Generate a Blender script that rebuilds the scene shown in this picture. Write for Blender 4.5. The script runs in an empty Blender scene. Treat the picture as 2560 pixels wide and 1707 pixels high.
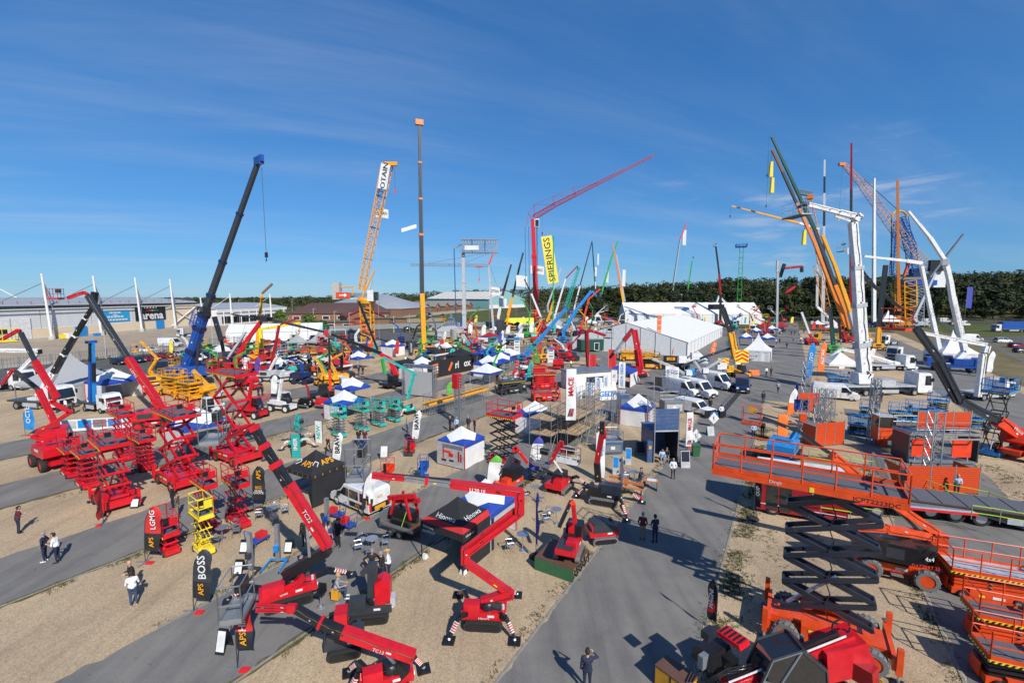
import bpy,math,random
from mathutils import Vector,Matrix
V=Vector
random.seed(7)
rad=math.radians
SC=bpy.context.scene
COL=SC.collection
# ---------------------------------------------------------------- camera, sky, sun, exposure
CAM_H=15.0;FPX=1138.0;PITCH=math.atan(115.0/FPX)
cd=bpy.data.cameras.new('camera');cam=bpy.data.objects.new('camera',cd);COL.objects.link(cam)
cam.location=(0,0,CAM_H);cam.rotation_euler=(math.pi/2-PITCH,0,0)
cd.sensor_width=36;cd.lens=FPX/2560*36;cd.clip_start=.1;cd.clip_end=9000
SC.camera=cam
SUN_EL,SUN_AZ=rad(38),rad(151)
wd=bpy.data.worlds.new('World');SC.world=wd;wd.use_nodes=True
def world_nodes():
    nt=wd.node_tree;nd,lk=nt.nodes,nt.links
    bg=nd['Background'];bg.inputs[1].default_value=.075
    sky=nd.new('ShaderNodeTexSky');sky.sky_type='NISHITA';sky.sun_disc=False
    sky.sun_elevation=SUN_EL;sky.sun_rotation=SUN_AZ;sky.altitude=10
    sky.air_density=1.0;sky.dust_density=.0;sky.ozone_density=4.0
    tc=nd.new('ShaderNodeTexCoord');sp=nd.new('ShaderNodeSeparateXYZ');lk.new(tc.outputs['Generated'],sp.inputs[0])
    def mth(op,a,b=None,c=None):
        m=nd.new('ShaderNodeMath');m.operation=op
        for i,q in enumerate((a,b,c)):
            if q is None:continue
            if isinstance(q,(int,float)):m.inputs[i].default_value=q
            else:lk.new(q,m.inputs[i])
        return m.outputs[0]
    def ramp(v,a,b):
        m=nd.new('ShaderNodeMapRange');m.interpolation_type='SMOOTHSTEP';lk.new(v,m.inputs[0])
        m.inputs[1].default_value=a;m.inputs[2].default_value=b;return m.outputs[0]
    zz=mth('MAXIMUM',sp.outputs[2],.0)
    den=mth('ADD',zz,.12)
    px=mth('DIVIDE',sp.outputs[0],den);py=mth('DIVIDE',sp.outputs[1],den)
    def noise(x,y,scale,detail,rough,dist=0):
        cb=nd.new('ShaderNodeCombineXYZ');lk.new(x,cb.inputs[0]);lk.new(y,cb.inputs[1])
        n=nd.new('ShaderNodeTexNoise');lk.new(cb.outputs[0],n.inputs['Vector'])
        n.inputs['Scale'].default_value=scale;n.inputs['Detail'].default_value=detail
        n.inputs['Roughness'].default_value=rough;n.inputs['Distortion'].default_value=dist
        return n.outputs[0]
    # high thin streaks: stretched along one wind direction
    a=rad(25);ca,sa=math.cos(a),math.sin(a)
    ux=mth('ADD',mth('MULTIPLY',px,ca),mth('MULTIPLY',py,sa))
    uy=mth('ADD',mth('MULTIPLY',px,-sa),mth('MULTIPLY',py,ca))
    st=noise(mth('MULTIPLY',ux,.32),mth('MULTIPLY',uy,1.5),1.15,9,.62,.35)
    big=noise(mth('ADD',px,3.3),py,.42,3,.5)
    cir=mth('MULTIPLY',ramp(st,.36,.84),ramp(big,.24,.60))
    cir=mth('MULTIPLY',cir,.25)
    # low fair-weather clouds in a band over the horizon
    az=mth('ARCTAN2',sp.outputs[0],sp.outputs[1])
    cu=noise(mth('MULTIPLY',mth('ADD',az,5.30),3.0),mth('MULTIPLY',zz,15.0),1.75,8,.58,.2)
    big2=noise(mth('ADD',az,2.66),mth('MULTIPLY',zz,1.2),1.1,2,.5)
    cum=mth('MULTIPLY',ramp(cu,.54,.70),ramp(big2,.47,.58))
    cum=mth('MULTIPLY',cum,mth('MULTIPLY',ramp(zz,.02,.06),ramp(zz,.32,.16)))
    cum=mth('MULTIPLY',cum,.5)
    fac=mth('MINIMUM',mth('ADD',cir,cum),1.0)
    sc_=nd.new('ShaderNodeSeparateColor');lk.new(sky.outputs[0],sc_.inputs[0]);cc=nd.new('ShaderNodeCombineColor')  # clear deep blue air: softer fall-off towards the horizon
    for i,(e_,k_)in enumerate(((.86,.50),(.70,1.30),(.62,2.45))):lk.new(mth('MULTIPLY',mth('POWER',sc_.outputs[i],e_),k_),cc.inputs[i])
    mx=nd.new('ShaderNodeMix');mx.data_type='RGBA';lk.new(fac,mx.inputs[0]);lk.new(cc.outputs[0],mx.inputs[6]);mx.inputs[7].default_value=(7.0,7.4,8.2,1)
    lk.new(mx.outputs[2],bg.inputs[0])
world_nodes()
sd=bpy.data.lights.new('sun','SUN');sd.energy=4.7;sd.angle=rad(.53);sd.color=(1,.955,.88)
so=bpy.data.objects.new('sun',sd);COL.objects.link(so)
sdir=V((math.sin(SUN_AZ)*math.cos(SUN_EL),math.cos(SUN_AZ)*math.cos(SUN_EL),math.sin(SUN_EL)))
so.rotation_euler=sdir.to_track_quat('Z','Y').to_euler();so.location=(20,-30,60)
vs=SC.view_settings;vs.view_transform='Standard';vs.look='None';vs.exposure=.25;vs.gamma=1;vs.use_curve_mapping=False
# ---------------------------------------------------------------- photo pixels -> directions -> points on the ground
K=dict(a=(0,660,4.481),b=(480,660,4.481),c=(960,660,4.481),d=(1440,660,4.481),e=(1900,660,3.564),f=(0,960,4.481),
 g=(480,960,4.481),h=(960,960,4.481),i=(1440,960,4.481),j=(1900,960,3.564),k=(0,1260,3.508),l=(500,1260,3.508),
 m=(1000,1260,3.508),n=(1560,1260,3.508),o=(1960,1260,3.508),q=(800,280,2.614),r=(1300,360,3.136),s=(1800,320,3.135),
 t=(2160,400,3.4075),u=(400,380,3.136),p=(0,0,1.0))
CT,ST=math.cos(PITCH),math.sin(PITCH)
def ray(k,x,y):
    a,b,c=K[k];X=(a+x/c-1280)/FPX;Y=(b+y/c-853.5)/FPX
    return V((X,CT-Y*ST,-(Y*CT+ST)))
def G(k,x,y,z=0.0):  # where the pixel's ray meets height z
    d=ray(k,x,y);t=(z-CAM_H)/d.z;return V((d.x*t,d.y*t,z))
def AT(base,k,x,y,az=90.0):  # where it meets the upright plane through base that runs along azimuth az
    d=ray(k,x,y);n=V((math.cos(rad(az)),-math.sin(rad(az)),0))
    t=(n.x*base[0]+n.y*base[1])/(n.x*d.x+n.y*d.y);return V((d.x*t,d.y*t,CAM_H+d.z*t))
GAZ=31.5  # azimuth of the showground's avenues
D1=V((math.sin(rad(GAZ)),math.cos(rad(GAZ)),0));D2=V((math.cos(rad(GAZ)),-math.sin(rad(GAZ)),0))
def UV(u,v,z=0.0):return D2*u+D1*v+V((0,0,z))
def dirv(az):return V((math.sin(rad(az)),math.cos(rad(az)),0))
# ---------------------------------------------------------------- materials
MATS={}
def mat(name,col,rough=.5,metal=0.0,var=.12,scale=3.0,bump=0.0,spec=.5,alpha=1.0,emit=None,coat=0.0):
    if name in MATS:return MATS[name]
    m=bpy.data.materials.new(name);m.use_nodes=True;nt=m.node_tree;nd,lk=nt.nodes,nt.links
    b=nd['Principled BSDF'];b.inputs['Roughness'].default_value=rough;b.inputs['Metallic'].default_value=metal
    b.inputs['Specular IOR Level'].default_value=spec;b.inputs['Coat Weight'].default_value=coat
    if var>0:
        tc=nd.new('ShaderNodeTexCoord');n=nd.new('ShaderNodeTexNoise');lk.new(tc.outputs['Object'],n.inputs['Vector'])
        n.inputs['Scale'].default_value=scale;n.inputs['Detail'].default_value=5;n.inputs['Roughness'].default_value=.6
        r=nd.new('ShaderNodeMapRange');lk.new(n.outputs[0],r.inputs[0]);r.inputs[1].default_value=.3;r.inputs[2].default_value=.7
        r.inputs[3].default_value=1-var;r.inputs[4].default_value=1+var*.6
        mx=nd.new('ShaderNodeMix');mx.data_type='RGBA';mx.blend_type='MULTIPLY';mx.inputs[0].default_value=1
        mx.inputs[6].default_value=(*col,1);lk.new(r.outputs[0],mx.inputs[7]);lk.new(mx.outputs[2],b.inputs['Base Color'])
        if bump:
            bp=nd.new('ShaderNodeBump');bp.inputs['Strength'].default_value=bump;bp.inputs['Distance'].default_value=.05
            lk.new(n.outputs[0],bp.inputs['Height']);lk.new(bp.outputs[0],b.inputs['Normal'])
    else:b.inputs['Base Color'].default_value=(*col,1)
    if alpha<1:b.inputs['Alpha'].default_value=alpha
    MATS[name]=m;return m
def P(name,col,rough=.38,**k):return mat(name,col,rough,coat=.2,var=.22,scale=2.2,**k)
co=P('crane orange',(.70,.20,.018));po=P('faded orange',(.70,.30,.08));red=P('paint red',(.56,.008,.018));dred=P('paint dark red',(.33,.007,.012));ored=P('paint orange red',(.72,.045,.012))
orange=P('paint orange',(.68,.068,.010));yellow=P('paint yellow',(.74,.33,.012));lemon=P('paint lemon',(.78,.60,.03))
hblue=P('hoist blue',(.055,.10,.21));blue=P('paint blue',(.012,.075,.33));sky_b=P('paint sky blue',(.015,.22,.56));navy=P('paint navy',(.012,.022,.09))
teal=P('paint teal',(.02,.43,.36));green=P('paint green',(.03,.36,.05));dgreen=P('paint dark green',(.006,.07,.045))
white=P('paint white',(.68,.68,.67));cream=P('paint cream',(.66,.62,.50));lgrey=P('paint light grey',(.42,.44,.46));lime=P('paint lime',(.42,.66,.03))
black=P('paint black',(.012,.012,.014));dgrey=P('paint charcoal',(.035,.04,.047));mgrey=P('paint mid grey',(.16,.175,.19));slate=P('paint slate',(.018,.024,.036))
steel=mat('galvanised steel',(.42,.44,.46),.42,.75);chrome=mat('polished steel',(.58,.59,.61),.36,.85)
alum=mat('aluminium',(.55,.56,.58),.35,.8);rubber=mat('rubber',(.018,.018,.018),.85,scale=8);tyre_l=mat('grey tyre',(.15,.15,.145),.9,scale=8)
glass=mat('dark glass',(.012,.016,.02),.06,var=0,spec=.8,coat=.5);cloth_w=mat('white canvas',(.66,.66,.65),.75,var=.10,scale=1.4,bump=.5)
cloth_b=mat('blue canvas',(.012,.055,.33),.7,var=.15,scale=1.4,bump=.5);cloth_k=mat('black canvas',(.016,.016,.018),.75,var=.25,scale=1.4,bump=.5);cloth_g=mat('grey canvas',(.34,.345,.35),.55,var=.06)
cloth_r=mat('red canvas',(.5,.02,.02),.7);cloth_dr=mat('dark red canvas',(.33,.012,.025),.7);cloth_o=mat('orange canvas',(.85,.16,.02),.7);cloth_y=mat('yellow canvas',(.75,.62,.08),.7)
cloth_gn=mat('green canvas',(.12,.42,.05),.7);cloth_v=mat('violet blue canvas',(.05,.06,.34),.7);cloth_t=mat('teal canvas',(.02,.33,.30),.7)
deck=mat('grey deck',(.10,.105,.12),.8,scale=6);woodm=mat('timber plank',(.42,.29,.16),.75,scale=5,var=.25);dwood=mat('dark ply',(.12,.06,.04),.6,scale=4)
brick=mat('brown brick',(.20,.105,.06),.9,scale=6,var=.25);beige=mat('beige block',(.66,.54,.38),.9,scale=3);clad=mat('grey cladding',(.62,.63,.64),.55,scale=.6,var=.06)
conc=mat('concrete',(.42,.40,.36),.9,scale=3,var=.2,bump=.2);roof_g=mat('grey roof',(.30,.32,.35),.7,scale=.5);roof_b=mat('brown tile',(.11,.055,.045),.85,scale=2,var=.25);roof_t=mat('orange tile',(.30,.13,.07),.85,scale=2)
asb=mat('old sheet roof',(.21,.19,.175),.9,scale=.8,var=.2);plast_r=mat('red plastic',(.6,.02,.02),.4);amber=mat('amber lamp',(.9,.25,.02),.3,var=0)
lampw=mat('headlamp',(.75,.78,.8),.1,var=0);teal_w=mat('pale teal sheet',(.22,.42,.42),.7,scale=.5);cream_r=mat('cream sheet roof',(.62,.60,.52),.7,scale=.4);plast_g=mat('green plastic',(.03,.12,.05),.5)
skin=mat('skin',(.48,.27,.19),.6,var=0)
# ---------------------------------------------------------------- mesh builder
class MB:
    def __init__(s):s.v=[];s.f=[];s.mi=[];s.cur=0
    def add(s,vs,fs):
        o=len(s.v);s.v+=[tuple(p)for p in vs];s.f+=[tuple(i+o for i in f)for f in fs];s.mi+=[s.cur]*len(fs);return s
    def mat(s,i):s.cur=i;return s
    def box(s,c,d,rz=0.0,tx=1.0,ty=1.0):
        x,y,z=(q/2 for q in d);vs=[];ca,sa=math.cos(rz),math.sin(rz)
        for k,(fx,fy)in((-1,(1,1)),(1,(tx,ty))):
            for(a,b)in((-x*fx,-y*fy),(x*fx,-y*fy),(x*fx,y*fy),(-x*fx,y*fy)):
                vs.append((c[0]+a*ca-b*sa,c[1]+a*sa+b*ca,c[2]+k*z))
        return s.add(vs,[(3,2,1,0),(4,5,6,7),(0,1,5,4),(1,2,6,5),(2,3,7,6),(3,0,4,7)])
    def bar(s,a,b,w,h=None,w2=None,h2=None,up=None):
        a,b=Vector(a),Vector(b);h=h or w;w2=w2 or w;h2=h2 or(h if w2==w else h*w2/w);d=(b-a)
        if d.length<1e-6:return s
        d.normalize();up=Vector(up)if up else(V((0,0,1))if abs(d.z)<.985 else V((0,1,0)))
        sx=d.cross(up).normalized();uz=sx.cross(d).normalized();vs=[]
        for p,ww,hh in((a,w,h),(b,w2,h2)):
            for q,r in((-1,-1),(1,-1),(1,1),(-1,1)):vs.append(p+sx*(q*ww/2)+uz*(r*hh/2))
        return s.add(vs,[(3,2,1,0),(4,5,6,7),(0,1,5,4),(1,2,6,5),(2,3,7,6),(3,0,4,7)])
    def tube(s,a,b,r,r2=None,n=8):
        a,b=Vector(a),Vector(b);r2=r if r2 is None else r2;d=(b-a)
        if d.length<1e-6:return s
        d.normalize();up=V((0,0,1))if abs(d.z)<.9 else V((1,0,0));sx=d.cross(up).normalized();uy=d.cross(sx);vs=[]
        for p,q in((a,r),(b,r2)):
            for i in range(n):
                t=2*math.pi*(i+.5)/n;vs.append(p+sx*(math.cos(t)*q)+uy*(math.sin(t)*q))
        return s.add(vs,[(i,(i+1)%n,n+(i+1)%n,n+i)for i in range(n)]+[tuple(range(n-1,-1,-1)),tuple(range(n,2*n))])
    def path(s,pts,r,n=6):
        for i in range(len(pts)-1):s.tube(pts[i],pts[i+1],r,n=n)
        return s
    def prism(s,pts,ax,lo,hi,k=1.0):  # 2-D outline pushed along an axis; k scales the far side about its middle
        def m3(p,h):
            if ax=='x':return(h,p[0],p[1])
            if ax=='y':return(p[0],h,p[1])
            return(p[0],p[1],h)
        n=len(pts);cx=sum(p[0]for p in pts)/n;cy=sum(p[1]for p in pts)/n
        vs=[m3(p,lo)for p in pts]+[m3((cx+(p[0]-cx)*k,cy+(p[1]-cy)*k),hi)for p in pts]
        return s.add(vs,[(i,(i+1)%n,n+(i+1)%n,n+i)for i in range(n)]+[tuple(range(n-1,-1,-1)),tuple(range(n,2*n))])
    def lathe(s,prof,c,ax='z',n=14,cap=True):
        vs=[];m=len(prof)
        for(r,h)in prof:
            for i in range(n):
                t=2*math.pi*i/n;x,y=math.cos(t)*r,math.sin(t)*r
                vs.append((c[0]+h,c[1]+x,c[2]+y)if ax=='x' else(c[0]+x,c[1]+h,c[2]+y)if ax=='y' else(c[0]+x,c[1]+y,c[2]+h))
        fs=[(j*n+i,j*n+(i+1)%n,(j+1)*n+(i+1)%n,(j+1)*n+i)for j in range(m-1)for i in range(n)]
        return s.add(vs,fs+([tuple(range(n-1,-1,-1)),tuple(range((m-1)*n,m*n))]if cap else[]))
    def grid(s,fn,nu,nv):
        vs=[fn(i/nu,j/nv)for j in range(nv+1)for i in range(nu+1)]
        return s.add(vs,[(j*(nu+1)+i,j*(nu+1)+i+1,(j+1)*(nu+1)+i+1,(j+1)*(nu+1)+i)for j in range(nv)for i in range(nu)])
    def poly(s,*pts):return s.add(pts,[tuple(range(len(pts)))])
    def loft(s,rings,cap=True):
        n=len(rings[0]);vs=[p for r in rings for p in r]
        fs=[(j*n+i,j*n+(i+1)%n,(j+1)*n+(i+1)%n,(j+1)*n+i)for j in range(len(rings)-1)for i in range(n)]
        if cap:fs+=[tuple(range(n-1,-1,-1)),tuple(range((len(rings)-1)*n,len(rings)*n))]
        return s.add(vs,fs)
XF={}
def finish(me,angle=38):
    me.shade_smooth()if hasattr(me,'shade_smooth')else None
    me.set_sharp_from_angle(angle=rad(angle))
def mesh(name,mb,mats):
    me=bpy.data.meshes.new(name);me.from_pydata(mb.v,[],mb.f)
    mats=mats if isinstance(mats,(list,tuple))else[mats]
    for m in mats:me.materials.append(m)
    if len(mats)>1:me.polygons.foreach_set('material_index',mb.mi)
    me.update();finish(me);return me
def link(name,me,parent=None,loc=None,rot=None,label=None):
    o=bpy.data.objects.new(name,me);COL.objects.link(o)
    if parent:o.parent=parent
    if loc:o.location=loc
    if rot:o.rotation_euler=rot
    if label:o['label']=label
    return o
def part(T,name,mb,mats,label=None,kind=None):
    o=link(name,mesh(name,mb,mats),T,label=label)
    if kind:o['kind']=kind
    return o
def thing(name,label,cat,loc,az=0.0,group=None):
    o=bpy.data.objects.new(name,None);COL.objects.link(o);o.empty_display_size=.3
    loc=Vector(loc);o.location=loc;o.rotation_euler=(0,0,-rad(az));o['label']=label;o['category']=cat
    if group:o['group']=group
    XF[o.name]=(loc,rad(az));return o
def L(T,p):  # a point of the place in the thing's own axes
    loc,a=XF[T.name];d=Vector(p)-loc;c,s=math.cos(a),math.sin(a)
    return V((d.x*c-d.y*s,d.x*s+d.y*c,d.z))
def solo(name,mb,mats,label,cat,loc=(0,0,0),az=0.0,group=None):
    o=link(name,mesh(name,mb,mats),loc=loc,rot=(0,0,-rad(az)));o['label']=label;o['category']=cat
    if group:o['group']=group
    XF[o.name]=(Vector(loc),rad(az));return o
def struct(name,mb,mats,parent=None):
    o=link(name,mesh(name,mb,mats),parent)
    if not parent:o['kind']='structure'
    return o
def text(T,s,at,right,up,size,m,name='lettering',fit=None,bold=0.0,squeeze=1.0):  # flat lettering; at = middle of the line
    cu=bpy.data.curves.new('txt','FONT');cu.body=s;cu.size=size;cu.align_x='CENTER';cu.align_y='CENTER';cu.offset=bold*size;cu.resolution_u=2
    to=bpy.data.objects.new('txt',cu);me=bpy.data.meshes.new_from_object(to)
    bpy.data.objects.remove(to);bpy.data.curves.remove(cu)
    xs=[v.co.x for v in me.vertices]or[0];wdt=max(xs)-min(xs);k=squeeze
    if fit and wdt>1e-6:k=fit/wdt
    R,U=Vector(right).normalized(),Vector(up).normalized();N=R.cross(U);at=Vector(at)
    for v in me.vertices:v.co=at+R*(v.co.x*k)+U*v.co.y+N*.012
    me.materials.clear();me.materials.append(m);me.update()
    return link(name,me,T)
def copy_tree(o,parent=None,loc=None,az=None,label=None,group=None):
    c=o.copy();COL.objects.link(c);c.parent=parent
    if loc is not None:c.location=loc
    if az is not None:c.rotation_euler=(0,0,-rad(az))
    if label:c['label']=label
    if group:c['group']=group
    for ch in o.children:copy_tree(ch,c)
    return c
# ---------------------------------------------------------------- people: one continuous body per pose, clothes by body region
def limb(a,b,ra,rb,tag):return(tag,Vector(a),Vector(b),ra,rb)
def pose_caps(p):
    c=[];hipz=p.get('hip',.92);lean=p.get('lean',0.0);sit=p.get('sit',False);fx=p.get('fwd',(0,0))
    pel=V((0,0,hipz));ch=pel+V((0,lean*.6,.40));nk=ch+V((0,lean*.25,.16));hd=nk+V((0,lean*.12+.015,.155))
    c+=[limb(pel+V((-.08,0,.0)),pel+V((.08,0,0)),.125,.125,2),limb(pel+V((0,0,.10)),ch+V((0,0,-.06)),.135,.15,1),limb(pel+V((-.06,.0,.14)),pel+V((.06,.0,.14)),.12,.12,1)]
    c+=[limb(ch+V((-.11,0,.0)),ch+V((.11,0,.0)),.115,.115,1),limb(ch+V((-.16,0,.09)),ch+V((.16,0,.09)),.065,.065,1),limb(nk+V((0,0,-.07)),nk+V((0,.01,.08)),.06,.055,0)]
    c+=[limb(hd+V((0,0,-.03)),hd+V((0,0,.035)),.082,.095,0),limb(hd+V((0,.03,-.085)),hd+V((0,.045,-.07)),.05,.045,0),limb(hd+V((0,.09,-.02)),hd+V((0,.108,-.035)),.018,.022,0),limb(hd+V((-.092,0,-.02)),hd+V((-.092,0,.01)),.02,.02,0),limb(hd+V((.092,0,-.02)),hd+V((.092,0,.01)),.02,.02,0)]
    if p.get('hair',1):c+=[limb(hd+V((0,-.03,.045)),hd+V((0,.02,.065)),.098,.085,4),limb(hd+V((0,-.045,-.01)),hd+V((0,-.04,.04)),.085,.09,4)]
    if p.get('long'):c+=[limb(hd+V((0,-.06,0)),hd+V((0,-.09,-.2)),.08,.06,4)]
    if p.get('hat'):c+=[limb(hd+V((-.12,0,.05)),hd+V((.12,0,.05)),.05,.05,4),limb(hd+V((0,-.14,.05)),hd+V((0,.14,.045)),.05,.04,4)]
    fin=[]
    for s,key in((-1,'L'),(1,'R')):
        sh=ch+V((s*.19,0,.075));e,w_=p['arm'+key];e,w_=sh+V((s*e[0],e[1],e[2])),sh+V((s*w_[0],w_[1],w_[2]))
        c+=[limb(sh,e,.058,.046,1),limb(e,e.lerp(w_,.85),.043,.033,1 if p.get('sleeve',1)else 0),limb(e.lerp(w_,.8),w_,.03,.028,0)]
        d=(w_-e).normalized();hnd=w_+d*.055;c.append(limb(w_,hnd,.03,.034,0));fin.append((hnd,d,s))
        hp=pel+V((s*.095,0,-.03));kn,an=p['leg'+key];kn,an=V((s*kn[0],kn[1],kn[2])),V((s*an[0],an[1],an[2]))
        c+=[limb(hp,kn,.088,.06,2),limb(kn,kn.lerp(an,.35),.058,.056,2),limb(kn.lerp(an,.35),an,.056,.04,2)]
        toe=V((an.x+s*.03,an.y+.17,an.z-.045));c+=[limb(an+V((0,-.03,-.04)),toe,.042,.034,3)]
    return c,fin,hd
def body_mesh(name,p,voxel=.021):
    c,fin,hd=pose_caps(p);mb=MB()
    for(tag,a,b,ra,rb)in c:
        mb.tube(a,b+V((0,0,1e-5)),ra,rb,10)
        for q,r in((a,ra),(b,rb)):mb.lathe([(r*math.sin(math.pi*(i+.02)/6.04),-r*math.cos(math.pi*(i+.02)/6.04))for i in range(7)],q,'z',10)
    me=bpy.data.meshes.new(name);me.from_pydata(mb.v,[],mb.f);o=bpy.data.objects.new(name,me);COL.objects.link(o)
    md=o.modifiers.new('r','REMESH');md.mode='VOXEL';md.voxel_size=voxel;sm=o.modifiers.new('s','SMOOTH');sm.factor=.5;sm.iterations=2
    dg=bpy.context.evaluated_depsgraph_get();out=bpy.data.meshes.new_from_object(o.evaluated_get(dg));bpy.data.objects.remove(o);bpy.data.meshes.remove(me)
    m2=MB();m2.v=[tuple(v.co)for v in out.vertices];m2.f=[tuple(f.vertices)for f in out.polygons]
    for f in out.polygons:
        q=f.center;best,bt=1e9,0
        for(tag,a,b,ra,rb)in c:
            d=b-a;t=max(0,min(1,(q-a).dot(d)/max(d.length_squared,1e-9)));dist=(q-a-d*t).length-(ra+(rb-ra)*t)
            if dist<best:best,bt=dist,tag
        m2.mi.append(bt)
    bpy.data.meshes.remove(out);m2.cur=0
    for(h,d,s)in fin:  # palm runs on into four fingers and a thumb
        side=d.cross(V((s*1.0,.35,.2))).normalized();nrm=side.cross(d).normalized()
        for q,ln in((-1.5,.066),(-.5,.078),(.5,.074),(1.5,.056)):
            a=h+side*q*.017;k1=a+d*ln*.55-nrm*s*.006;m2.tube(a-d*.02,k1,.0095,.009,6);m2.tube(k1,k1+d*ln*.5-nrm*s*.02,.009,.007,6)
        t0=h-d*.03+side*.026;t1=t0+side*.03+d*.025;m2.tube(t0,t1,.012,.010,6);m2.tube(t1,t1+d*.032,.010,.008,6)
    m2.cur=4
    for s in(-1,1):m2.lathe([(.004,-.006),(.009,0),(.004,.006)],hd+V((s*.034,.093,.005)),'y',6)
    m2.cur=3;m2.box(hd+V((0,.091,-.072)),(.04,.012,.008))
    return mesh(name,m2,[skin,white,navy,black,dgrey])
dn=dict(armL=((.05,-.02,-.29),(.06,.04,-.54)),armR=((.05,-.02,-.29),(.06,.04,-.54)))
st_=dict(legL=((.10,.02,.49),(.11,-.01,.085)),legR=((.10,.02,.49),(.11,-.01,.085)))
POSES=dict(
 stand=dict(dn,**st_),shorts=dict(dn,sleeve=0,**st_),
 fold=dict(st_,lean=.04,armL=((.06,.06,-.28),(-.08,.22,-.22)),armR=((.06,.06,-.28),(-.06,.24,-.18))),
 phone=dict(st_,lean=.10,sleeve=0,armL=((.06,.02,-.29),(-.08,.28,-.24)),armR=((.06,.02,-.29),(-.06,.28,-.20))),
 behind=dict(st_,armL=((.08,-.08,-.28),(-.08,-.17,-.46)),armR=((.08,-.08,-.28),(-.10,-.18,-.44))),
 walk=dict(sleeve=0,lean=.05,armL=((.05,.13,-.27),(.05,.30,-.46)),armR=((.05,-.13,-.27),(.06,-.16,-.52)),legL=((.10,-.06,.50),(.10,-.34,.13)),legR=((.10,.20,.50),(.10,.25,.085))),
 shade=dict(st_,armL=((.05,-.02,-.29),(.06,.04,-.54)),armR=((.20,.06,.02),(.0,.10,.20))),
 hips=dict(st_,sleeve=0,armL=((.17,-.06,-.24),(.02,.06,-.42)),armR=((.17,-.06,-.24),(.02,.06,-.42)),hat=0),
 lady=dict(dn,sleeve=0,long=1,**st_),
 hat=dict(st_,hat=1,lean=.08,armL=((.06,.02,-.29),(-.08,.28,-.24)),armR=((.06,.02,-.29),(-.06,.28,-.20))),
 sit=dict(hip=.52,lean=.10,armL=((.06,.10,-.26),(-.02,.34,-.28)),armR=((.06,.10,-.26),(-.02,.34,-.26)),legL=((.12,.42,.52),(.12,.40,.09)),legR=((.12,.42,.52),(.12,.44,.09))),
 bald=dict(st_,hair=0,lean=.05,armL=((.06,.02,-.29),(-.08,.28,-.24)),armR=((.06,.02,-.29),(-.06,.28,-.20))))
BODY={}
def cl(name,c):return mat('cloth '+name,c,.8,var=.15,scale=9)
CLO=dict(navy=cl('navy',(.012,.018,.045)),black=cl('black',(.012,.012,.013)),white=cl('white',(.72,.72,.72)),maroon=cl('maroon',(.09,.008,.02)),denim=cl('denim',(.03,.06,.13)),grey=cl('grey',(.28,.28,.29)),khaki=cl('khaki',(.20,.17,.10)),
 pink=cl('pink',(.62,.42,.42)),lblue=cl('light blue',(.35,.48,.68)),brown=cl('brown',(.12,.085,.05)),tan=cl('tan',(.5,.3,.1)),straw=cl('straw',(.45,.30,.13)),blond=cl('blond',(.38,.26,.11)),red=cl('red',(.45,.02,.02)),hiv=cl('hi vis',(.55,.7,.02)),hdark=cl('dark hair',(.022,.015,.011)),hgrey=cl('grey hair',(.22,.21,.2)),orange=cl('hi vis orange',(.8,.16,.02)))
def person(label,loc,az,pose='stand',top='navy',legs='navy',shoes='black',hair='hdark',h=1.76,z=0.0):
    if pose not in BODY:BODY[pose]=body_mesh('person_'+pose,POSES[pose])
    o=link('person',BODY[pose],loc=(loc[0],loc[1],loc[2]+z),rot=(0,0,-rad(az)));s=h/1.76;o.scale=(s,s,s);o['label']=label;o['category']='person'
    for i,m in((1,top),(2,legs),(3,shoes),(4,hair)):o.material_slots[i].link='OBJECT';o.material_slots[i].material=CLO[m]
    XF[o.name]=(Vector(loc),rad(az));return o
for q_ in POSES:BODY[q_]=body_mesh('person_'+q_,POSES[q_])
# ---------------------------------------------------------------- ground, gravel, avenues
def nodes(name):
    m=bpy.data.materials.new(name);m.use_nodes=True;nt=m.node_tree;MATS[name]=m
    return m,nt.nodes,nt.links,nt.nodes['Principled BSDF']
def tex(nd,lk,kind,scale,**kw):
    ge=nd.new('ShaderNodeNewGeometry');n=nd.new(kind);lk.new(ge.outputs['Position'],n.inputs['Vector']);n.inputs['Scale'].default_value=scale
    for k,v in kw.items():n.inputs[k].default_value=v
    return n
def cramp(nd,lk,src,stops):
    r=nd.new('ShaderNodeValToRGB');lk.new(src,r.inputs[0]);e=r.color_ramp.elements
    while len(e)<len(stops):e.new(.5)
    for q,(p,c)in zip(e,stops):q.position=p;q.color=(*c,1)
    return r.outputs[0]
def mixc(nd,lk,f,a,b,mode='MIX'):
    m=nd.new('ShaderNodeMix');m.data_type='RGBA';m.blend_type=mode
    if isinstance(f,(int,float)):m.inputs[0].default_value=f
    else:lk.new(f,m.inputs[0])
    for i,q in((6,a),(7,b)):
        if isinstance(q,tuple):m.inputs[i].default_value=(*q,1)
        else:lk.new(q,m.inputs[i])
    return m.outputs[2]
def streaks(nd,lk,across,along):  # long soft marks that run with the avenues, as wheels leave them
    ge=nd.new('ShaderNodeNewGeometry');mp=nd.new('ShaderNodeMapping');lk.new(ge.outputs['Position'],mp.inputs[0]);mp.inputs['Rotation'].default_value=(0,0,rad(GAZ));mp.inputs['Scale'].default_value=(across,along,1)
    n=nd.new('ShaderNodeTexNoise');lk.new(mp.outputs[0],n.inputs['Vector']);n.inputs['Scale'].default_value=1;n.inputs['Detail'].default_value=5;n.inputs['Roughness'].default_value=.6;n.inputs['Distortion'].default_value=.4;return n.outputs[0]
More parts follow.
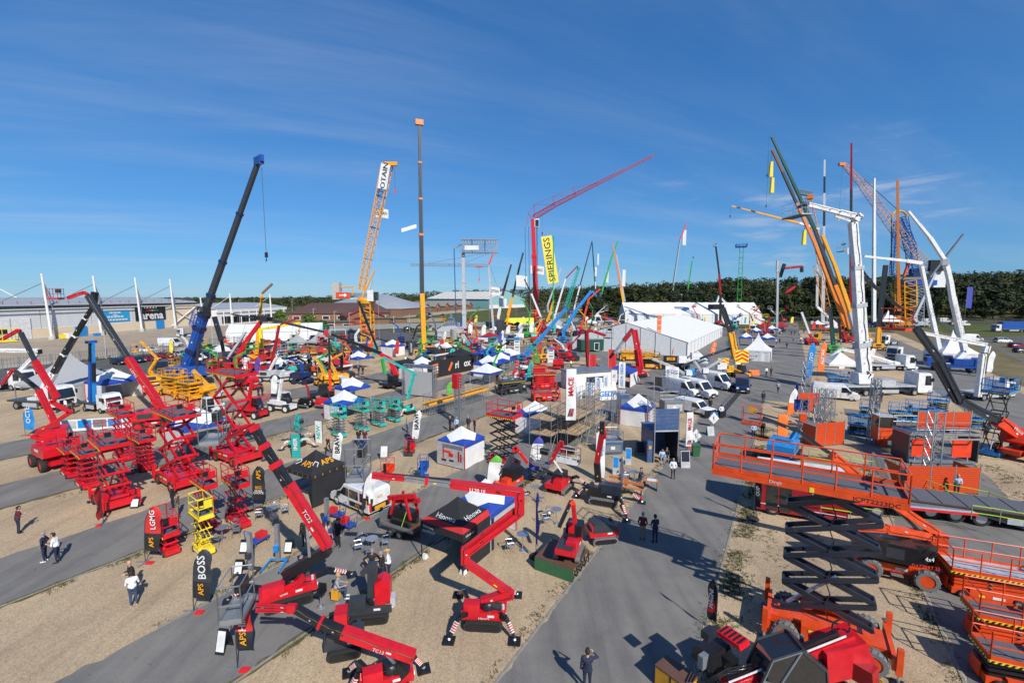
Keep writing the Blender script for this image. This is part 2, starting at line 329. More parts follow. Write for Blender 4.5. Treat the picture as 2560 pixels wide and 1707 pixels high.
def gravel_mat():
    m,nd,lk,b=nodes('gravel')
    big=tex(nd,lk,'ShaderNodeTexNoise',.16,Detail=4.0);mid=tex(nd,lk,'ShaderNodeTexNoise',1.7,Detail=6.0,Roughness=.7)
    peb=tex(nd,lk,'ShaderNodeTexVoronoi',19.0);fin=tex(nd,lk,'ShaderNodeTexNoise',30.0,Detail=3.0,Roughness=.8)
    c1=cramp(nd,lk,fin.outputs[0],[(.30,(.235,.170,.106)),(.50,(.445,.342,.224)),(.72,(.63,.515,.365))])
    c2=cramp(nd,lk,peb.outputs['Color'],[(.1,(.62,.62,.62)),(.6,(1,1,1)),(.95,(1.22,1.20,1.16))])
    c=mixc(nd,lk,.75,c1,c2,'MULTIPLY')
    c=mixc(nd,lk,1.0,c,cramp(nd,lk,big.outputs[0],[(.30,(.72,.71,.71)),(.48,(.95,.94,.93)),(.68,(1.14,1.11,1.05))]),'MULTIPLY')
    c=mixc(nd,lk,1.0,c,cramp(nd,lk,streaks(nd,lk,1.3,.09),[(.32,(.86,.85,.84)),(.47,(1,1,1)),(.66,(1.05,1.05,1.03))]),'MULTIPLY')
    d=cramp(nd,lk,mid.outputs[0],[(.60,(0,0,0)),(.74,(1,1,1))]);wd2=cramp(nd,lk,big.outputs[0],[(.50,(0,0,0)),(.60,(.8,.8,.8))])
    dirt=mixc(nd,lk,1.0,d,wd2,'MULTIPLY')
    c=mixc(nd,lk,dirt,c,(.115,.088,.05));lk.new(c,b.inputs['Base Color'])
    b.inputs['Roughness'].default_value=.95;b.inputs['Specular IOR Level'].default_value=.2
    bp=nd.new('ShaderNodeBump');bp.inputs['Strength'].default_value=.6;bp.inputs['Distance'].default_value=.03;lk.new(fin.outputs[0],bp.inputs['Height']);lk.new(bp.outputs[0],b.inputs['Normal'])
    return m
def tarmac_mat(name,base):
    m,nd,lk,b=nodes(name)
    big=tex(nd,lk,'ShaderNodeTexNoise',.35,Detail=6.0,Roughness=.65);fin=tex(nd,lk,'ShaderNodeTexNoise',22.0,Detail=3.0,Roughness=.8);sp=tex(nd,lk,'ShaderNodeTexNoise',2.6,Detail=2.0)
    k=base;W_=(1.04,1.0,.93)
    c=cramp(nd,lk,fin.outputs[0],[(.3,(k*.83,k*.81,k*.76)),(.7,(k*1.27,k*1.21,k*1.12))])
    c=mixc(nd,lk,1.0,c,cramp(nd,lk,big.outputs[0],[(.3,(.80,.80,.82)),(.7,(1.16,1.14,1.10))]),'MULTIPLY')
    c=mixc(nd,lk,cramp(nd,lk,sp.outputs[0],[(.72,(0,0,0)),(.80,(.65,.65,.65))]),c,(k*.42,k*.42,k*.43))
    c=mixc(nd,lk,1.0,c,cramp(nd,lk,streaks(nd,lk,.9,.05),[(.32,(.78,.78,.79)),(.5,(1,1,1)),(.68,(1.13,1.11,1.06))]),'MULTIPLY')
    sp2=tex(nd,lk,'ShaderNodeTexNoise',4.3,Detail=5.0,Roughness=.7)
    c=mixc(nd,lk,cramp(nd,lk,sp2.outputs[0],[(.72,(0,0,0)),(.78,(.4,.4,.4))]),c,(k*2.1,k*2.05,k*1.95))
    lk.new(c,b.inputs['Base Color']);b.inputs['Roughness'].default_value=.88;b.inputs['Specular IOR Level'].default_value=.3
    bp=nd.new('ShaderNodeBump');bp.inputs['Strength'].default_value=.3;bp.inputs['Distance'].default_value=.02;lk.new(fin.outputs[0],bp.inputs['Height']);lk.new(bp.outputs[0],b.inputs['Normal'])
    return m
def turf_mat(name,a,b2,sc=.12):
    m,nd,lk,b=nodes(name)
    big=tex(nd,lk,'ShaderNodeTexNoise',sc,Detail=6.0,Roughness=.6);fin=tex(nd,lk,'ShaderNodeTexNoise',6.0,Detail=3.0)
    c=mixc(nd,lk,cramp(nd,lk,big.outputs[0],[(.35,(0,0,0)),(.65,(1,1,1))]),a,b2)
    c=mixc(nd,lk,.8,c,cramp(nd,lk,fin.outputs[0],[(.3,(.7,.7,.7)),(.7,(1.2,1.2,1.2))]),'MULTIPLY')
    lk.new(c,b.inputs['Base Color']);b.inputs['Roughness'].default_value=.95;b.inputs['Specular IOR Level'].default_value=.1;return m
gravel=gravel_mat();tarmac=tarmac_mat('tarmac',.168);tarmac_d=tarmac_mat('car park tarmac',.095)
turf=turf_mat('mown turf',(.060,.090,.022),(.115,.115,.045));fields=turf_mat('far fields',(.05,.065,.022),(.14,.115,.055),.01);dry=turf_mat('dry verge',(.21,.16,.095),(.13,.12,.055),.2)
def sst(a,b,x):s=min(max((x-a)/(b-a),0),1);return s*s*(3-2*s)
def hill(x,y):
    a=x/max(y,1);k=min(max((a+.25)/1.1,0),1)
    return(2+21*k)*sst(265,435,y)*sst(.06,.26,a)+8*sst(585,680,y)*sst(-.35,-.1,a)*(1-sst(.06,.26,a))
g=MB();NX=44
def gp(i,j):
    y=-400+(j*j)*3400;x=(i-.5)*(900+y*2.6+1200);y2=y
    return(x,y2,-.06+hill(x,y2)*(1 if y2>0 else 0))
g.grid(gp,60,70);struct('ground',g,fields)
def sheet(name,pts,z,m):return struct(name,MB().poly(*[(p[0],p[1],z)for p in pts]),m)
sheet('gravel_yard',[UV(-128,-70),UV(60,-70),UV(60,75),UV(46,150),UV(46,235),UV(-128,235)],0,gravel)
def strip(name,u0,u1,v0,v1,z=.006,m=None):
    n=int((v1-v0)/.45);j=lambda:random.gauss(0,.07);mb=MB()
    a=[(UV(u0+j(),v0+(v1-v0)*i/n,z),UV(u1+j(),v0+(v1-v0)*i/n,z))for i in range(n+1)]
    mb.add([p for q in a for p in q],[(2*i,2*i+1,2*i+3,2*i+2)for i in range(n)]);return struct(name,mb,m or tarmac)
strip('avenue',-9.0,-2.6,-40,74);strip('avenue',-9.0,3.4,74,330,.0062)
strip('avenue',-23.7,-17.8,-40,74);strip('avenue',-38.0,-32.0,-40,103);strip('avenue',-53.0,-47.0,-40,103);strip('avenue',-68.0,-61.0,-40,235)
strip('avenue',6.6,14.6,-40,74);strip('avenue',20,31,72,230,.0062)
strip('cross_avenue',-23.7,-9.0,66,235,.0068);strip('cross_avenue',-61,-23.7,103,117,.0066);strip('cross_avenue',-100,-61,88,112,.0066);strip('cross_avenue',-61,-23.7,117,235,.0064)
sheet('car_park',[(-128,70),(-80,70),UV(-101,30),UV(-101,80),UV(-104,128),(-52,196),(-76,192),(-86,140),(-96,104)],.008,tarmac_d)
sheet('forecourt',[(-240,60),(-106,84),(-92,130),(-84,158),(-72,215),(-150,330),(-240,330)],.004,mat('forecourt grit',(.34,.27,.19),.95,scale=.25,var=.25))
sheet('field',[(-70,205),(-10,200),(60,250),(75,500),(-24,480),(-60,330),(-92,262)],.012,turf)
sheet('lane',[(-95,265),(-62,338),(-20,500),(-36,515),(-130,345),(-140,260)],.012,mat('pale lane',(.36,.31,.24),.95,scale=.2,var=.2))
sheet('overflow_park',[UV(46,150),UV(60,75),UV(64,60),(190,90),(300,215),(240,242),UV(46,300)],.004,tarmac_d)
sheet('verge',[UV(33,90),UV(60,92),UV(60,150),UV(50,330),UV(38,330)],.009,dry)
sheet('verge',[(160,160),(290,200),(262,236),(205,232)],.012,turf)
moss=turf_mat('mossy dirt',(.16,.125,.075),(.085,.085,.035),2.2)
for u_,w_,v1_ in((-17.95,.36,60),(-32.15,.34,70),(-47.1,.36,70),(-61.2,.4,70)):strip('dirt_edge',u_,u_+w_,-10,v1_,.0085,moss)
def kerb(u,v0,v1):  # flush concrete edging, one stone after the other
    k=link('kerb',None);k['kind']='structure';k.location=UV(u,0)
    st=mesh('kerb_stone',MB().box((0,.455,.014),(.11,.895,.028)),mat('edging',(.26,.24,.205),.9,scale=2,var=.3))
    for n in range(int((v1-v0)/.915)):link('kerb_stone',st,k,loc=D1*(v0+n*.915)+V((random.uniform(-.012,.012),0,random.uniform(-.004,.004))),rot=(0,0,-rad(GAZ)))
kerb(-9.05,6,66);kerb(-2.55,6,66);kerb(6.5,14,60);kerb(-17.75,8,46);kerb(-23.75,8,30);kerb(-31.95,4,30)
# weeds along the edgings
def weeds(name,spans,seed,m):
    rnd=random.Random(seed);mb=MB()
    for(u0,u1,v0,v1,n)in spans:
        for _ in range(n):
            c=UV(rnd.gauss((u0+u1)/2,(u1-u0)/3),rnd.uniform(v0,v1));s=rnd.uniform(.04,.11)
            if math.sin(c.x*1.7)+math.sin(c.y*2.3+1)<rnd.uniform(-1.2,1):continue
            for q in range(5):
                a=rnd.uniform(0,6.28);d=V((math.cos(a),math.sin(a),0));e=V((-d.y,d.x,0))
                o=c+d*rnd.uniform(0,.12);mb.poly(o-e*.02,o+e*.02,o+d*s*.6+V((0,0,s)))
    o=link(name,mesh(name,mb,m));o['kind']='stuff';o['label']='low weeds and grass growing along the edges of the avenues';o['category']='weeds'
weedm=mat('weeds',(.085,.088,.028),.8,var=.4,scale=1.0)
weeds('weeds',[(-2.5,-1.3,12,58,6500),(-9.7,-9.1,10,50,700),(-17.7,-17.2,10,40,2200),(-24.1,-23.8,8,26,700),(-31.8,-31.4,6,30,1000),(-46.8,-45.6,10,40,700),(5.9,6.6,16,50,1500),(14.6,17,40,76,1600),(-1.9,2,20,36,400)],3,weedm)
# ---------------------------------------------------------------- trees
def leafmat(name,c):
    m,nd,lk,b=nodes(name);oi=nd.new('ShaderNodeObjectInfo');n=tex(nd,lk,'ShaderNodeTexNoise',.35,Detail=4.0)
    v=cramp(nd,lk,oi.outputs['Random'],[(0,(.62,.72,.7)),(.5,(1,1,1)),(1,(1.75,1.5,1.0))])
    x=mixc(nd,lk,1.0,c,v,'MULTIPLY');x=mixc(nd,lk,1.0,x,cramp(nd,lk,n.outputs[0],[(.3,(.7,.75,.75)),(.7,(1.25,1.2,1.05))]),'MULTIPLY')
    lk.new(x,b.inputs['Base Color']);b.inputs['Roughness'].default_value=.7;b.inputs['Specular IOR Level'].default_value=.25;return m
leaf=leafmat('dark leaves',(.027,.038,.014));leaf2=leafmat('mid leaves',(.055,.095,.025));leafw=leafmat('blossom',(.40,.42,.40));bark=mat('bark',(.09,.07,.05),.9)
def crown(rnd,rx,rz,nl,nleaf,ls):
    mb=MB()
    for i in range(nl):
        a=rnd.uniform(0,6.28);r=math.sqrt(rnd.random())*rx*.72;z=rnd.uniform(-.55,.75)*rz
        k=math.sqrt(max(.12,1-(z/rz)**2));c=V((math.cos(a)*r*k,math.sin(a)*r*k,z));cr=rnd.uniform(.30,.58)*rx
        for _ in range(nleaf):
            d=V((rnd.gauss(0,1),rnd.gauss(0,1),rnd.gauss(0,1)*.8+.25));d.normalize();p=c+d*cr*rnd.uniform(.7,1.08)
            n=(d+V((rnd.gauss(0,.28),rnd.gauss(0,.28),rnd.gauss(0,.28)))).normalized();t=n.cross(V((.3,.2,1))).normalized();w=n.cross(t);s=ls*rnd.uniform(.6,1.3)
            mb.poly(p-t*s,p-w*s*.6,p+t*s,p+w*s*.6)
    return mb
def trunk(rnd,h,r):
    mb=MB();top=V((rnd.uniform(-.3,.3),rnd.uniform(-.3,.3),h));mb.tube((0,0,-.3),top*.5,r,r*.7,7);mb.tube(top*.5,top,r*.7,r*.35,7)
    for i in range(5):
        a=i*1.3+rnd.random();b=top*rnd.uniform(.5,.95);mb.tube(b,b+V((math.cos(a)*h*.42,math.sin(a)*h*.42,h*rnd.uniform(.25,.45))),r*.32,r*.1,5)
    return mb
def tree_kit(seed,h,rx,nl,nleaf,ls,m):
    rnd=random.Random(seed);th=h*.55;rz=h*.42
    cm=mesh('crown',crown(rnd,rx,rz,nl,nleaf,ls),m)
    for v in cm.vertices:v.co.z+=h-rz*1.15
    return cm,mesh('trunk',trunk(rnd,th,h*.022),bark)
def plant(kit,loc,s,rz,label,group=None,name='tree'):
    T=bpy.data.objects.new(name,None);COL.objects.link(T);T.location=loc;T.scale=s;T.rotation_euler=(0,0,rz);T['label']=label;T['category']='tree'
    if group:T['group']=group
    link('crown',kit[0],T);link('trunk',kit[1],T)
woodkits=[tree_kit(s,15,5.8+.6*(s%3),17,84,.6,leaf)for s in range(11,17)]
TOPS=[(0,748),(480,742),(700,741),(900,733),(1000,730),(1250,718),(1400,715),(1500,711),(1700,701),(1850,691),(2000,689),(2200,688),(2400,678),(2560,674),(2900,676)]
def toppy(px):
    for(a,b),(c,d)in zip(TOPS,TOPS[1:]):
        if a<=px<=c:return b+(d-b)*(px-a)/(c-a)
    return 680
rnd=random.Random(5);wood=[]
def canopy_rows(px0,px1,rows,step,out):
    for(Y,f)in rows:
        px=px0+rnd.uniform(0,8)
        while px<px1:
            if 1030<px<1330 and Y<690:px+=8;continue
            x=(px-1280)/FPX*Y;zt=CAM_H+(738-toppy(px))/FPX*Y;gz=hill(x,Y);top=gz+(zt-gz)*f*rnd.uniform(.70,1.07)
            hh=max(top-gz,7);y2=Y+rnd.uniform(-7,7);out.append((x,y2,hill(x,y2)-.1,hh));px+=step*FPX/Y*rnd.uniform(.75,1.2)
canopy_rows(1470,2700,[(268,.55),(292,.78),(330,.93),(385,1.0)],8.6,wood)
mass=[];canopy_rows(6,1500,[(470,.95),(560,1.0),(640,1.0),(705,1.0),(730,1.0)],10.5,mass);canopy_rows(1300,2800,[(430,1.0),(470,1.0)],9.5,mass)
wood.sort(key=lambda t:t[1]);near,rest=wood[:290],wood[290:]
for(x,y,z,h)in near:
    s=h/15*rnd.uniform(.95,1.1);plant(rnd.choice(woodkits),(x,y,z),(s*rnd.uniform(.95,1.25),s*rnd.uniform(.95,1.25),h/15),rnd.uniform(0,6.28),'dark leafy tree in the dense wood that closes the view beyond the showground fence','trees of the wood beyond the fence')
def far_mass(name,lst,label):
    mb=MB();rr=random.Random(9)
    for(x,y,z,h)in lst:
        rx=h*.45
        for _ in range(150):
            d=V((rr.gauss(0,1),rr.gauss(0,1)-.3,rr.gauss(0,1)*.9+.3));d.normalize();p=V((x,y,z+h*.55))+V((d.x*rx,d.y*rx,d.z*h*.42))*rr.uniform(.75,1.05)
            n=(d+V((rr.gauss(0,.5),rr.gauss(0,.5),rr.gauss(0,.5)))).normalized();t=n.cross(V((.3,.2,1))).normalized();w=n.cross(t);s=rr.uniform(.6,1.3)
            mb.poly(p-t*s,p-w*s*.6,p+t*s,p+w*s*.6)
        mb.tube((x,y,z-2),(x,y,z+h*.5),.25,.12,4)
    o=link(name,mesh(name,mb,leaf));o['kind']='stuff';o['label']=label;o['category']='woodland'
far_mass('distant_woodland',mass+rest,'far woodland forming the dark tree line along the horizon')
kit_b=tree_kit(31,8,3.2,34,60,.34,leaf2);kit_s=tree_kit(32,4,2.6,22,60,.3,leaf2);kit_w=tree_kit(33,12,5,26,50,.5,leafw)
def tree_at(k,x,y,h,kit,h0,label,wide=1.0):
    b=G(k,x,y);s=h/h0;plant(kit,b,(s*wide,s*wide,s),random.uniform(0,6),label)
tree_at('b',1000,760,9.5,kit_b,8,'slim green tree in front of the brown tiled roofs, left of the others',.8)
tree_at('b',1310,800,8.5,kit_b,8,'round green tree behind the parked cars, beside the white hoarding')
tree_at('b',1460,800,6,kit_b,8,'bushy low tree right of the round green tree',1.1)
tree_at('b',1215,815,2.6,kit_s,4,'small rounded shrub at the foot of the round green tree')
plant(kit_w,(-118,452,0),(1.2,1.2,1.25),.4,'pale blossoming tree standing behind the brick stable roofs')
plant(kit_w,(-190,640,0),(1.5,1.2,1.25),1.4,'wide pale tree left of the cream barn roof')
# ---------------------------------------------------------------- arena hall on the left
def arena():
    A=V((-163,120,0));B=V((-155,224,0));d=(B-A).normalized();az=math.degrees(math.atan2(d.x,d.y));Ln=(B-A).length
    T=thing('arena_hall','long grey clad arena hall with white mast and cable roof','arena',A,az)
    # local: y along the front, +x towards the showground
    hb,ht=4.0,11.2
    w=MB().box((-30,Ln/2,5.4),(59.6,Ln,10.8));part(T,'hall_wall',w,clad)
    part(T,'plinth_wall',MB().box((-.05,Ln/2,1.9),(.9,Ln-.2,3.8)),beige)
    part(T,'footing',MB().box((.25,Ln/2,.35),(.9,Ln+.2,.7)),conc)
    bays=[(i*Ln/6,(i+1)*Ln/6)for i in range(6)]
    for(y0,y1)in bays[:5]:
        bm=mesh('cladding_board',MB().box((0,0,0),(.12,y1-y0-.25,.62)),clad)
        for n in range(10):link('cladding_board',bm,T,loc=(.12,(y0+y1)/2,4.15+n*.69))
    part(T,'end_panel',MB().box((.12,(bays[5][0]+bays[5][1])/2,5.9),(.3,Ln/6-.3,9.9)),beige)
    part(T,'gutter',MB().box((.5,Ln/2,11.25),(1.1,Ln+1,.7)),dgrey)
    r=MB().prism([(.8,11.6),(-1,12.3),(-26,14.2),(-59,12.0),(-59,11.6)],'y',0,Ln);part(T,'roof',r,roof_g)
    for n in range(0,int(Ln),4):part(T,'roof_post',MB().bar((-.6,n+1,12.3),(-.6,n+1,13.1),.12),dred)
    part(T,'roof_rail',MB().tube((-.6,0,13.1),(-.6,Ln,13.1),.06),lgrey)
    part(T,'boom_rail',MB().tube((1.4,0,10.4),(1.4,Ln,10.4),.18),white)
    for i in range(7):
        y=i*Ln/6+.2;hgt=21.8 if i<6 else 13.5
        o=part(T,'mast',MB().tube((3.4,y,0),(3.0,y-.9,hgt),.44,.30,12).lathe([(.34,0),(.3,.4),(.1,.5)],(3.0,y-.9,hgt),n=12),white)
        part(o,'mast_base',MB().lathe([(.95,0),(.95,.9),(.75,1.3)],(3.4,y,0),n=12),conc)
        if i<6:
            o=part(T,'mast_strut',MB().tube((3,y-.8,hgt-2.3),(.8,y+3.3,10.5),.2,n=8).tube((.8,y+3.3,10.5),(3.4,y+.3,1.2),.16,n=8),white)
            part(T,'stay_cable',MB().tube((3,y-.8,hgt-2.6),(-6,y-7.5,12.4),.12,n=6),mgrey)
            part(T,'stay_rod',MB().tube((3.1,y-.8,hgt-2.4),(-2,y+6.5,12.2),.2,n=6),white)
    y0=5*Ln/6
    for a,b in(((.9,y0+1,10),(.9,y0+Ln/6-1,1)),((.9,y0+1,1),(.9,y0+Ln/6-1,10))):part(T,'cross_brace',MB().tube(a,b,.26),white)
    for i in(1,2,3):
        y=i*Ln/6+9;part(T,'rear_mast',MB().tube((-58,y,11),(-58,y-.8,24.5),.6,.45,10),white);part(T,'rear_stay',MB().tube((-58,y-.7,22.8),(-48,y+7,13),.18),white)
    o=part(T,'roller_door',MB().box((.25,25.5,3.9),(.7,11.5,7.6)),white);part(o,'door_seam',MB().box((.64,25.5,3.9),(.06,.12,7.5)),mgrey)
    o=part(T,'door',MB().box((.55,47.5,1.9),(.5,4.2,3.6)),sky_b);o=part(T,'door',MB().box((.55,82.0,2.2),(.5,4.0,3.8)),sky_b)
    bn=part(T,'banner',MB().box((.3,61.5,6.8),(.2,12.5,4.4)),mat('cyan banner',(.02,.30,.56),.6))
    for z,w,hh in((8.2,5,.5),(7.3,2.5,.3),(6.6,7,.6),(5.4,10.5,.55)):
        n=int(w/1.3)
        for q in range(n):part(bn,'lettering',MB().box((.42,61.5-w/2+(q+.5)*w/n,z),(.03,w/n*.78,hh)),white)
    sg=part(T,'sign_board',MB().box((.35,78.0,7.5),(.25,15,6.3)),black)
    text(sg,'arena',(.49,78.4,6.3),(0,1,0),(0,0,1),4.6,white,fit=11.5,bold=.03)
    for k in range(8):
        y=75.2+k*.75;s=-1 if k<4 else 1
        part(sg,'chevron',MB().bar((.5,y,9.4),(.5,y+.5*(1 if k%2 else-1),10.2),.05,.2),white)
    for k,c in enumerate((red,orange,lemon,green,sky_b)):part(sg,'colour_stripe',MB().box((.5,76.3+k*1.2,8.55),(.04,1.2,.28)),c)
    # lower wing beyond the hall
    W=thing('arena_wing','low white wing with curved grey roof beyond the arena hall','building',(-150,226,0),az+2)
    part(W,'wing_wall',MB().box((-16,28,3.9),(40,56,7.8)),white);part(W,'fascia',MB().box((4.2,28,7.2),(.8,57,1.6)),white)
    part(W,'roof',MB().prism([(4.6,8.1),(0,8.9),(-10,10.4),(-22,10.8),(-36,8.1)],'y',0,56),roof_g)
    part(W,'window_band',MB().box((4.1,28,2.7),(.3,50,3.4)),glass)
    for n in range(9):part(W,'column',MB().tube((5.2,3+n*6.2,0),(5.2,3+n*6.2,7),.22),white)
    for y in(8,40):part(W,'mast',MB().tube((5.5,y,0),(5.2,y,16),.5,.35,10),white);part(W,'stay_cable',MB().tube((5.2,y,14.5),(2,y-9,8.6),.1).tube((5.2,y,14.5),(2.5,y+5,8.6),.2),white)
arena()
# ---------------------------------------------------------------- other buildings behind the fence
def hip_house(name,label,loc,az,L_,W_,h,hr,wm,rm,hip=.5,windows=0,cat='building'):
    T=thing(name,label,cat,loc,az);part(T,'wall',MB().box((0,0,h/2),(L_,W_,h)),wm)
    e=.6;a,b=L_/2+e,W_/2+e;k=max(.01,a-b*hip*1.2)if hip else a
    r=MB().add([(-a,-b,h+.01),(a,-b,h+.01),(a,b,h+.01),(-a,b,h+.01),(-k,0,h+hr),(k,0,h+hr)],[(0,1,5,4),(1,2,5),(2,3,4,5),(3,0,4),(3,2,1,0)]);part(T,'roof',r,rm)
    for n in range(windows):
        x=-L_/2+L_*(n+.5)/windows;o=part(T,'window',MB().box((x,-W_/2-.03,h*.55),(L_/windows*.5,.12,h*.4)),white);part(o,'pane',MB().box((x,-W_/2-.1,h*.55),(L_/windows*.42,.06,h*.33)),glass)
    return T
hip_house('clubhouse','wide brown tiled clubhouse with red gable behind the parked cars',(-98,265,0),-14,52,30,5.2,5.6,brick,roof_b,windows=7)
T=thing('gable_hall','brown gabled hall end with dark red bargeboards beside the clubhouse','building',(-83,250,0),150)
part(T,'wall',MB().prism([(-9,0),(9,0),(9,4.6),(0,8.2),(-9,4.6)],'y',-10,10),brick);part(T,'roof',MB().prism([(-10,4.4),(0,8.6),(10,4.4),(10,4.1),(0,8.25),(-10,4.1)],'y',-10.6,10.6),roof_b);part(T,'bargeboard',MB().bar((-10,10.7,4.2),(0,10.7,8.4),.25,.5).bar((0,10.7,8.4),(10,10.7,4.2),.25,.5),dred)
hip_house('grey_hall','big grey hipped roof hall beyond the clubhouse',(-108,360,0),12,70,54,5.4,10.2,brick,roof_g,hip=.75)
T=hip_house('pyramid_roof_house','house with orange pyramid roof rising above the clubhouse',(-135,398,0),10,17,17,8,5.6,beige,roof_t,hip=.83,windows=4,cat='house')
hip_house('distant_house','pale house with brown roof right of the orange pyramid roof',(-112,404,0),15,26,14,5.5,4.6,cream,roof_b,windows=5,cat='house')
hip_house('brick_cabin','small brick cabin with flat green roof behind the white hoarding',(-78,205,0),-18,14,7,3.3,.5,brick,mat('moss roof',(.12,.11,.07),.9),windows=2)
hip_house('brick_cabin','long low brick cabin with dull green roof right of the round green tree',(-67,232,0),-12,26,8,3.4,.7,brick,MATS['moss roof'],windows=0)
hip_house('distant_shed','low stone shed with brown roof far right of the teal barn',(88,640,0),10,50,24,6,5,conc,roof_b)
hip_house('hillside_house','red roofed house among the trees right of the teal barn',(112,585,hill(112,585)),20,18,12,6,5,beige,roof_t,windows=3,cat='house')
hip_house('hillside_house','white roofed building on the skyline above the woods to the left',(-95,690,6),0,44,16,8,1.5,cream,cream_r)
def stables():
    A,B=V((-90,338,0)),V((-44,512,0));d=B-A;n=d.normalized();az=math.degrees(math.atan2(n.x,n.y))
    T=thing('brick_stables','long row of brown brick stables with small gabled porches','stables',A,az);Ln=d.length
    part(T,'wall',MB().box((-9,Ln/2,2.6),(18,Ln,5.2)),brick)
    part(T,'roof',MB().prism([(.9,5.1),(-9,9.6),(-19,5.1)],'y',-1,Ln+1),asb)
    for k in range(8):
        y=14+k*21.5;o=part(T,'porch',MB().prism([(y-5.2,0),(y+5.2,0),(y+5.2,5.0),(y,7.6),(y-5.2,5.0)],'x',-3,2.4),brick)
        part(o,'porch_roof',MB().prism([(y-6,4.7),(y,7.9),(y+6,4.7),(y+6,5.2),(y,8.5),(y-6,5.2)],'x',-5,3.2),asb)
        part(o,'door',MB().box((2.42,y,1.7),(.2,2.6,3.4)),dwood);part(o,'lamp',MB().box((2.5,y,4.9),(.3,.8,.6)),white)
        part(T,'stall_door',MB().box((.05,y+10.5,1.9),(.2,4.6,3.3)),dwood)
stables()
def barn():
    T=thing('cream_barn','large barn with pale cream roof and teal gable beyond the field','barn',(-26,521,0),40)
    # local y along gable wall, x negative into the long side
    part(T,'side_wall',MB().box((-55,.15,5.5),(110,.3,11)),teal_w)
    o=part(T,'gable_wall',MB().prism([(0,0),(66,0),(66,11),(33,19.5),(0,11)],'x',-.3,0),teal_w);part(o,'white_base',MB().box((.1,33,2),(.3,66,4)),white)
    part(T,'back_wall',MB().box((-55,66,5.5),(110,.3,11)),teal_w)
    for n in range(11):
        x0,x1=-10*n-9.9,-10*n;part(T,'roof_panel',MB().add([(x1+.5,-1,10.8),(x0,-1,10.8),(x0,33,19.8),(x1+.5,33,19.8)],[(0,1,2,3)]),cream_r);part(T,'roof_panel',MB().add([(x1+.5,33,19.8),(x0,33,19.8),(x0,67,10.8),(x1+.5,67,10.8)],[(0,1,2,3)]),cream_r)
        part(T,'roof_rib',MB().bar((x0,-1,10.95),(x0,33,19.95),.3,.2),asb)
barn()
# ---------------------------------------------------------------- fences: every panel a piece
def palisade(label,pts,h,bay,m,solid=None,name='palisade_fence',step=.55):
    T=thing(name,label,'fence',(pts[0][0],pts[0][1],0))
    mb=MB()
    n=max(2,int(bay/step))
    for q in range(n):x=(q+.5)*bay/n;mb.box((x,0,h/2+.05),(.09,.03,h-.1))
    for z in(h*.2,h*.85):mb.box((bay/2,.03,z),(bay,.05,.07))
    if solid:mb=MB().box((bay/2,0,h/2+.05),(bay-.06,.04,h-.1))
    pm=mesh('fence_panel',mb,solid or m);po=mesh('post',MB().box((0,0,h/2),(.12,.12,h)),m)
    for a,b in zip(pts,pts[1:]):
        a,b=V((a[0],a[1],0)),V((b[0],b[1],0));d=b-a;k=max(1,round(d.length/bay));ang=math.atan2(d.y,d.x)
        for q in range(k):
            p=a+d*(q/k)-V((pts[0][0],pts[0][1],0));o=link('fence_panel',pm,T,loc=p,rot=(0,0,ang));o.scale=(d.length/k/bay,1,1);link('post',po,T,loc=p,rot=(0,0,ang))
    return T
pal=mat('fence steel',(.30,.315,.33),.5,.6)
palisade('tall grey palisade fence running below the arena hall forecourt',[(-112,78),(-103,91),(-97,108),(-90,131),(-83,151)],2.4,2.75,pal)
palisade('long grey fence of solid panels between the car park and the green field',[(-83,151),(-77,190),(-52,206),(-29,212),(-8,222),(40,262)],2.3,3.0,pal,solid=mat('fence sheet',(.20,.215,.22),.6))
palisade('dark mesh fence along the foot of the wood on the right',[(95,262),(150,252),(205,246),(262,238),(330,226)],3.0,4.0,mat('dark fence',(.05,.06,.06),.6),step=.4)
palisade('timber board fence behind the round green trees',[(-74,236),(-40,262)],2.2,2.4,woodm,solid=mat('fence boards',(.24,.20,.15),.9,scale=2),name='board_fence')
k_=solo('kerb_wall',MB().bar((-112,77,.2),(-90,130,.2),.5,.5).bar((-90,130,.2),(-82,152,.2),.5,.5),conc,'low concrete kerb wall under the palisade fence','wall')
def lamp_post(label,k,x,y,ytop,m=lgrey,arm=1.2,group=None):
    b=G(k,x,y);t=AT(b,k,x,ytop);h=t.z;T=thing('lamp_post',label,'lamp post',b,0,group)
    part(T,'pole',MB().tube((0,0,0),(0,0,h),.09,.06,8),m);a=part(T,'arm',MB().tube((0,0,h-.05),(arm,0,h),.05,n=6),m);part(a,'lamp_head',MB().box((arm+.2,0,h),(.7,.25,.14)),mgrey)
lamp_post('tall lamp post in front of the teal banner of the arena hall','a',1190,1060,740,arm=.9)
lamp_post('lamp post beside the white hoarding left of the yellow crane boom','b',235,910,590)
for i_,(x_,y_,t_)in enumerate(((1365,700,500),(1600,760,530),(1765,740,545),(2262,770,585))):lamp_post(['slim pale lamp post behind the bushy low tree','pale lamp post left of the yellow tower crane with a square head','short pale lamp post just left of the yellow tower crane mast','white lamp post at the right edge of the green field below the tower crane'][i_],'b',x_,y_,t_,white)
for x_,y_,t_,l_ in((1130,640,390,'thin lamp post before the grey hipped roof'),(540,700,400,'thin lamp post in front of the arena wing'),(705,560,390,'slim lamp post far behind the clubhouse')):lamp_post(l_,'b',x_,y_,t_)
lamp_post('lamp post with square arm on the fence line left of the orange mobile crane','c',110,770,585,white)
lamp_post('thin flag pole on the fence line beside the orange mobile crane','c',288,770,560,arm=.3)
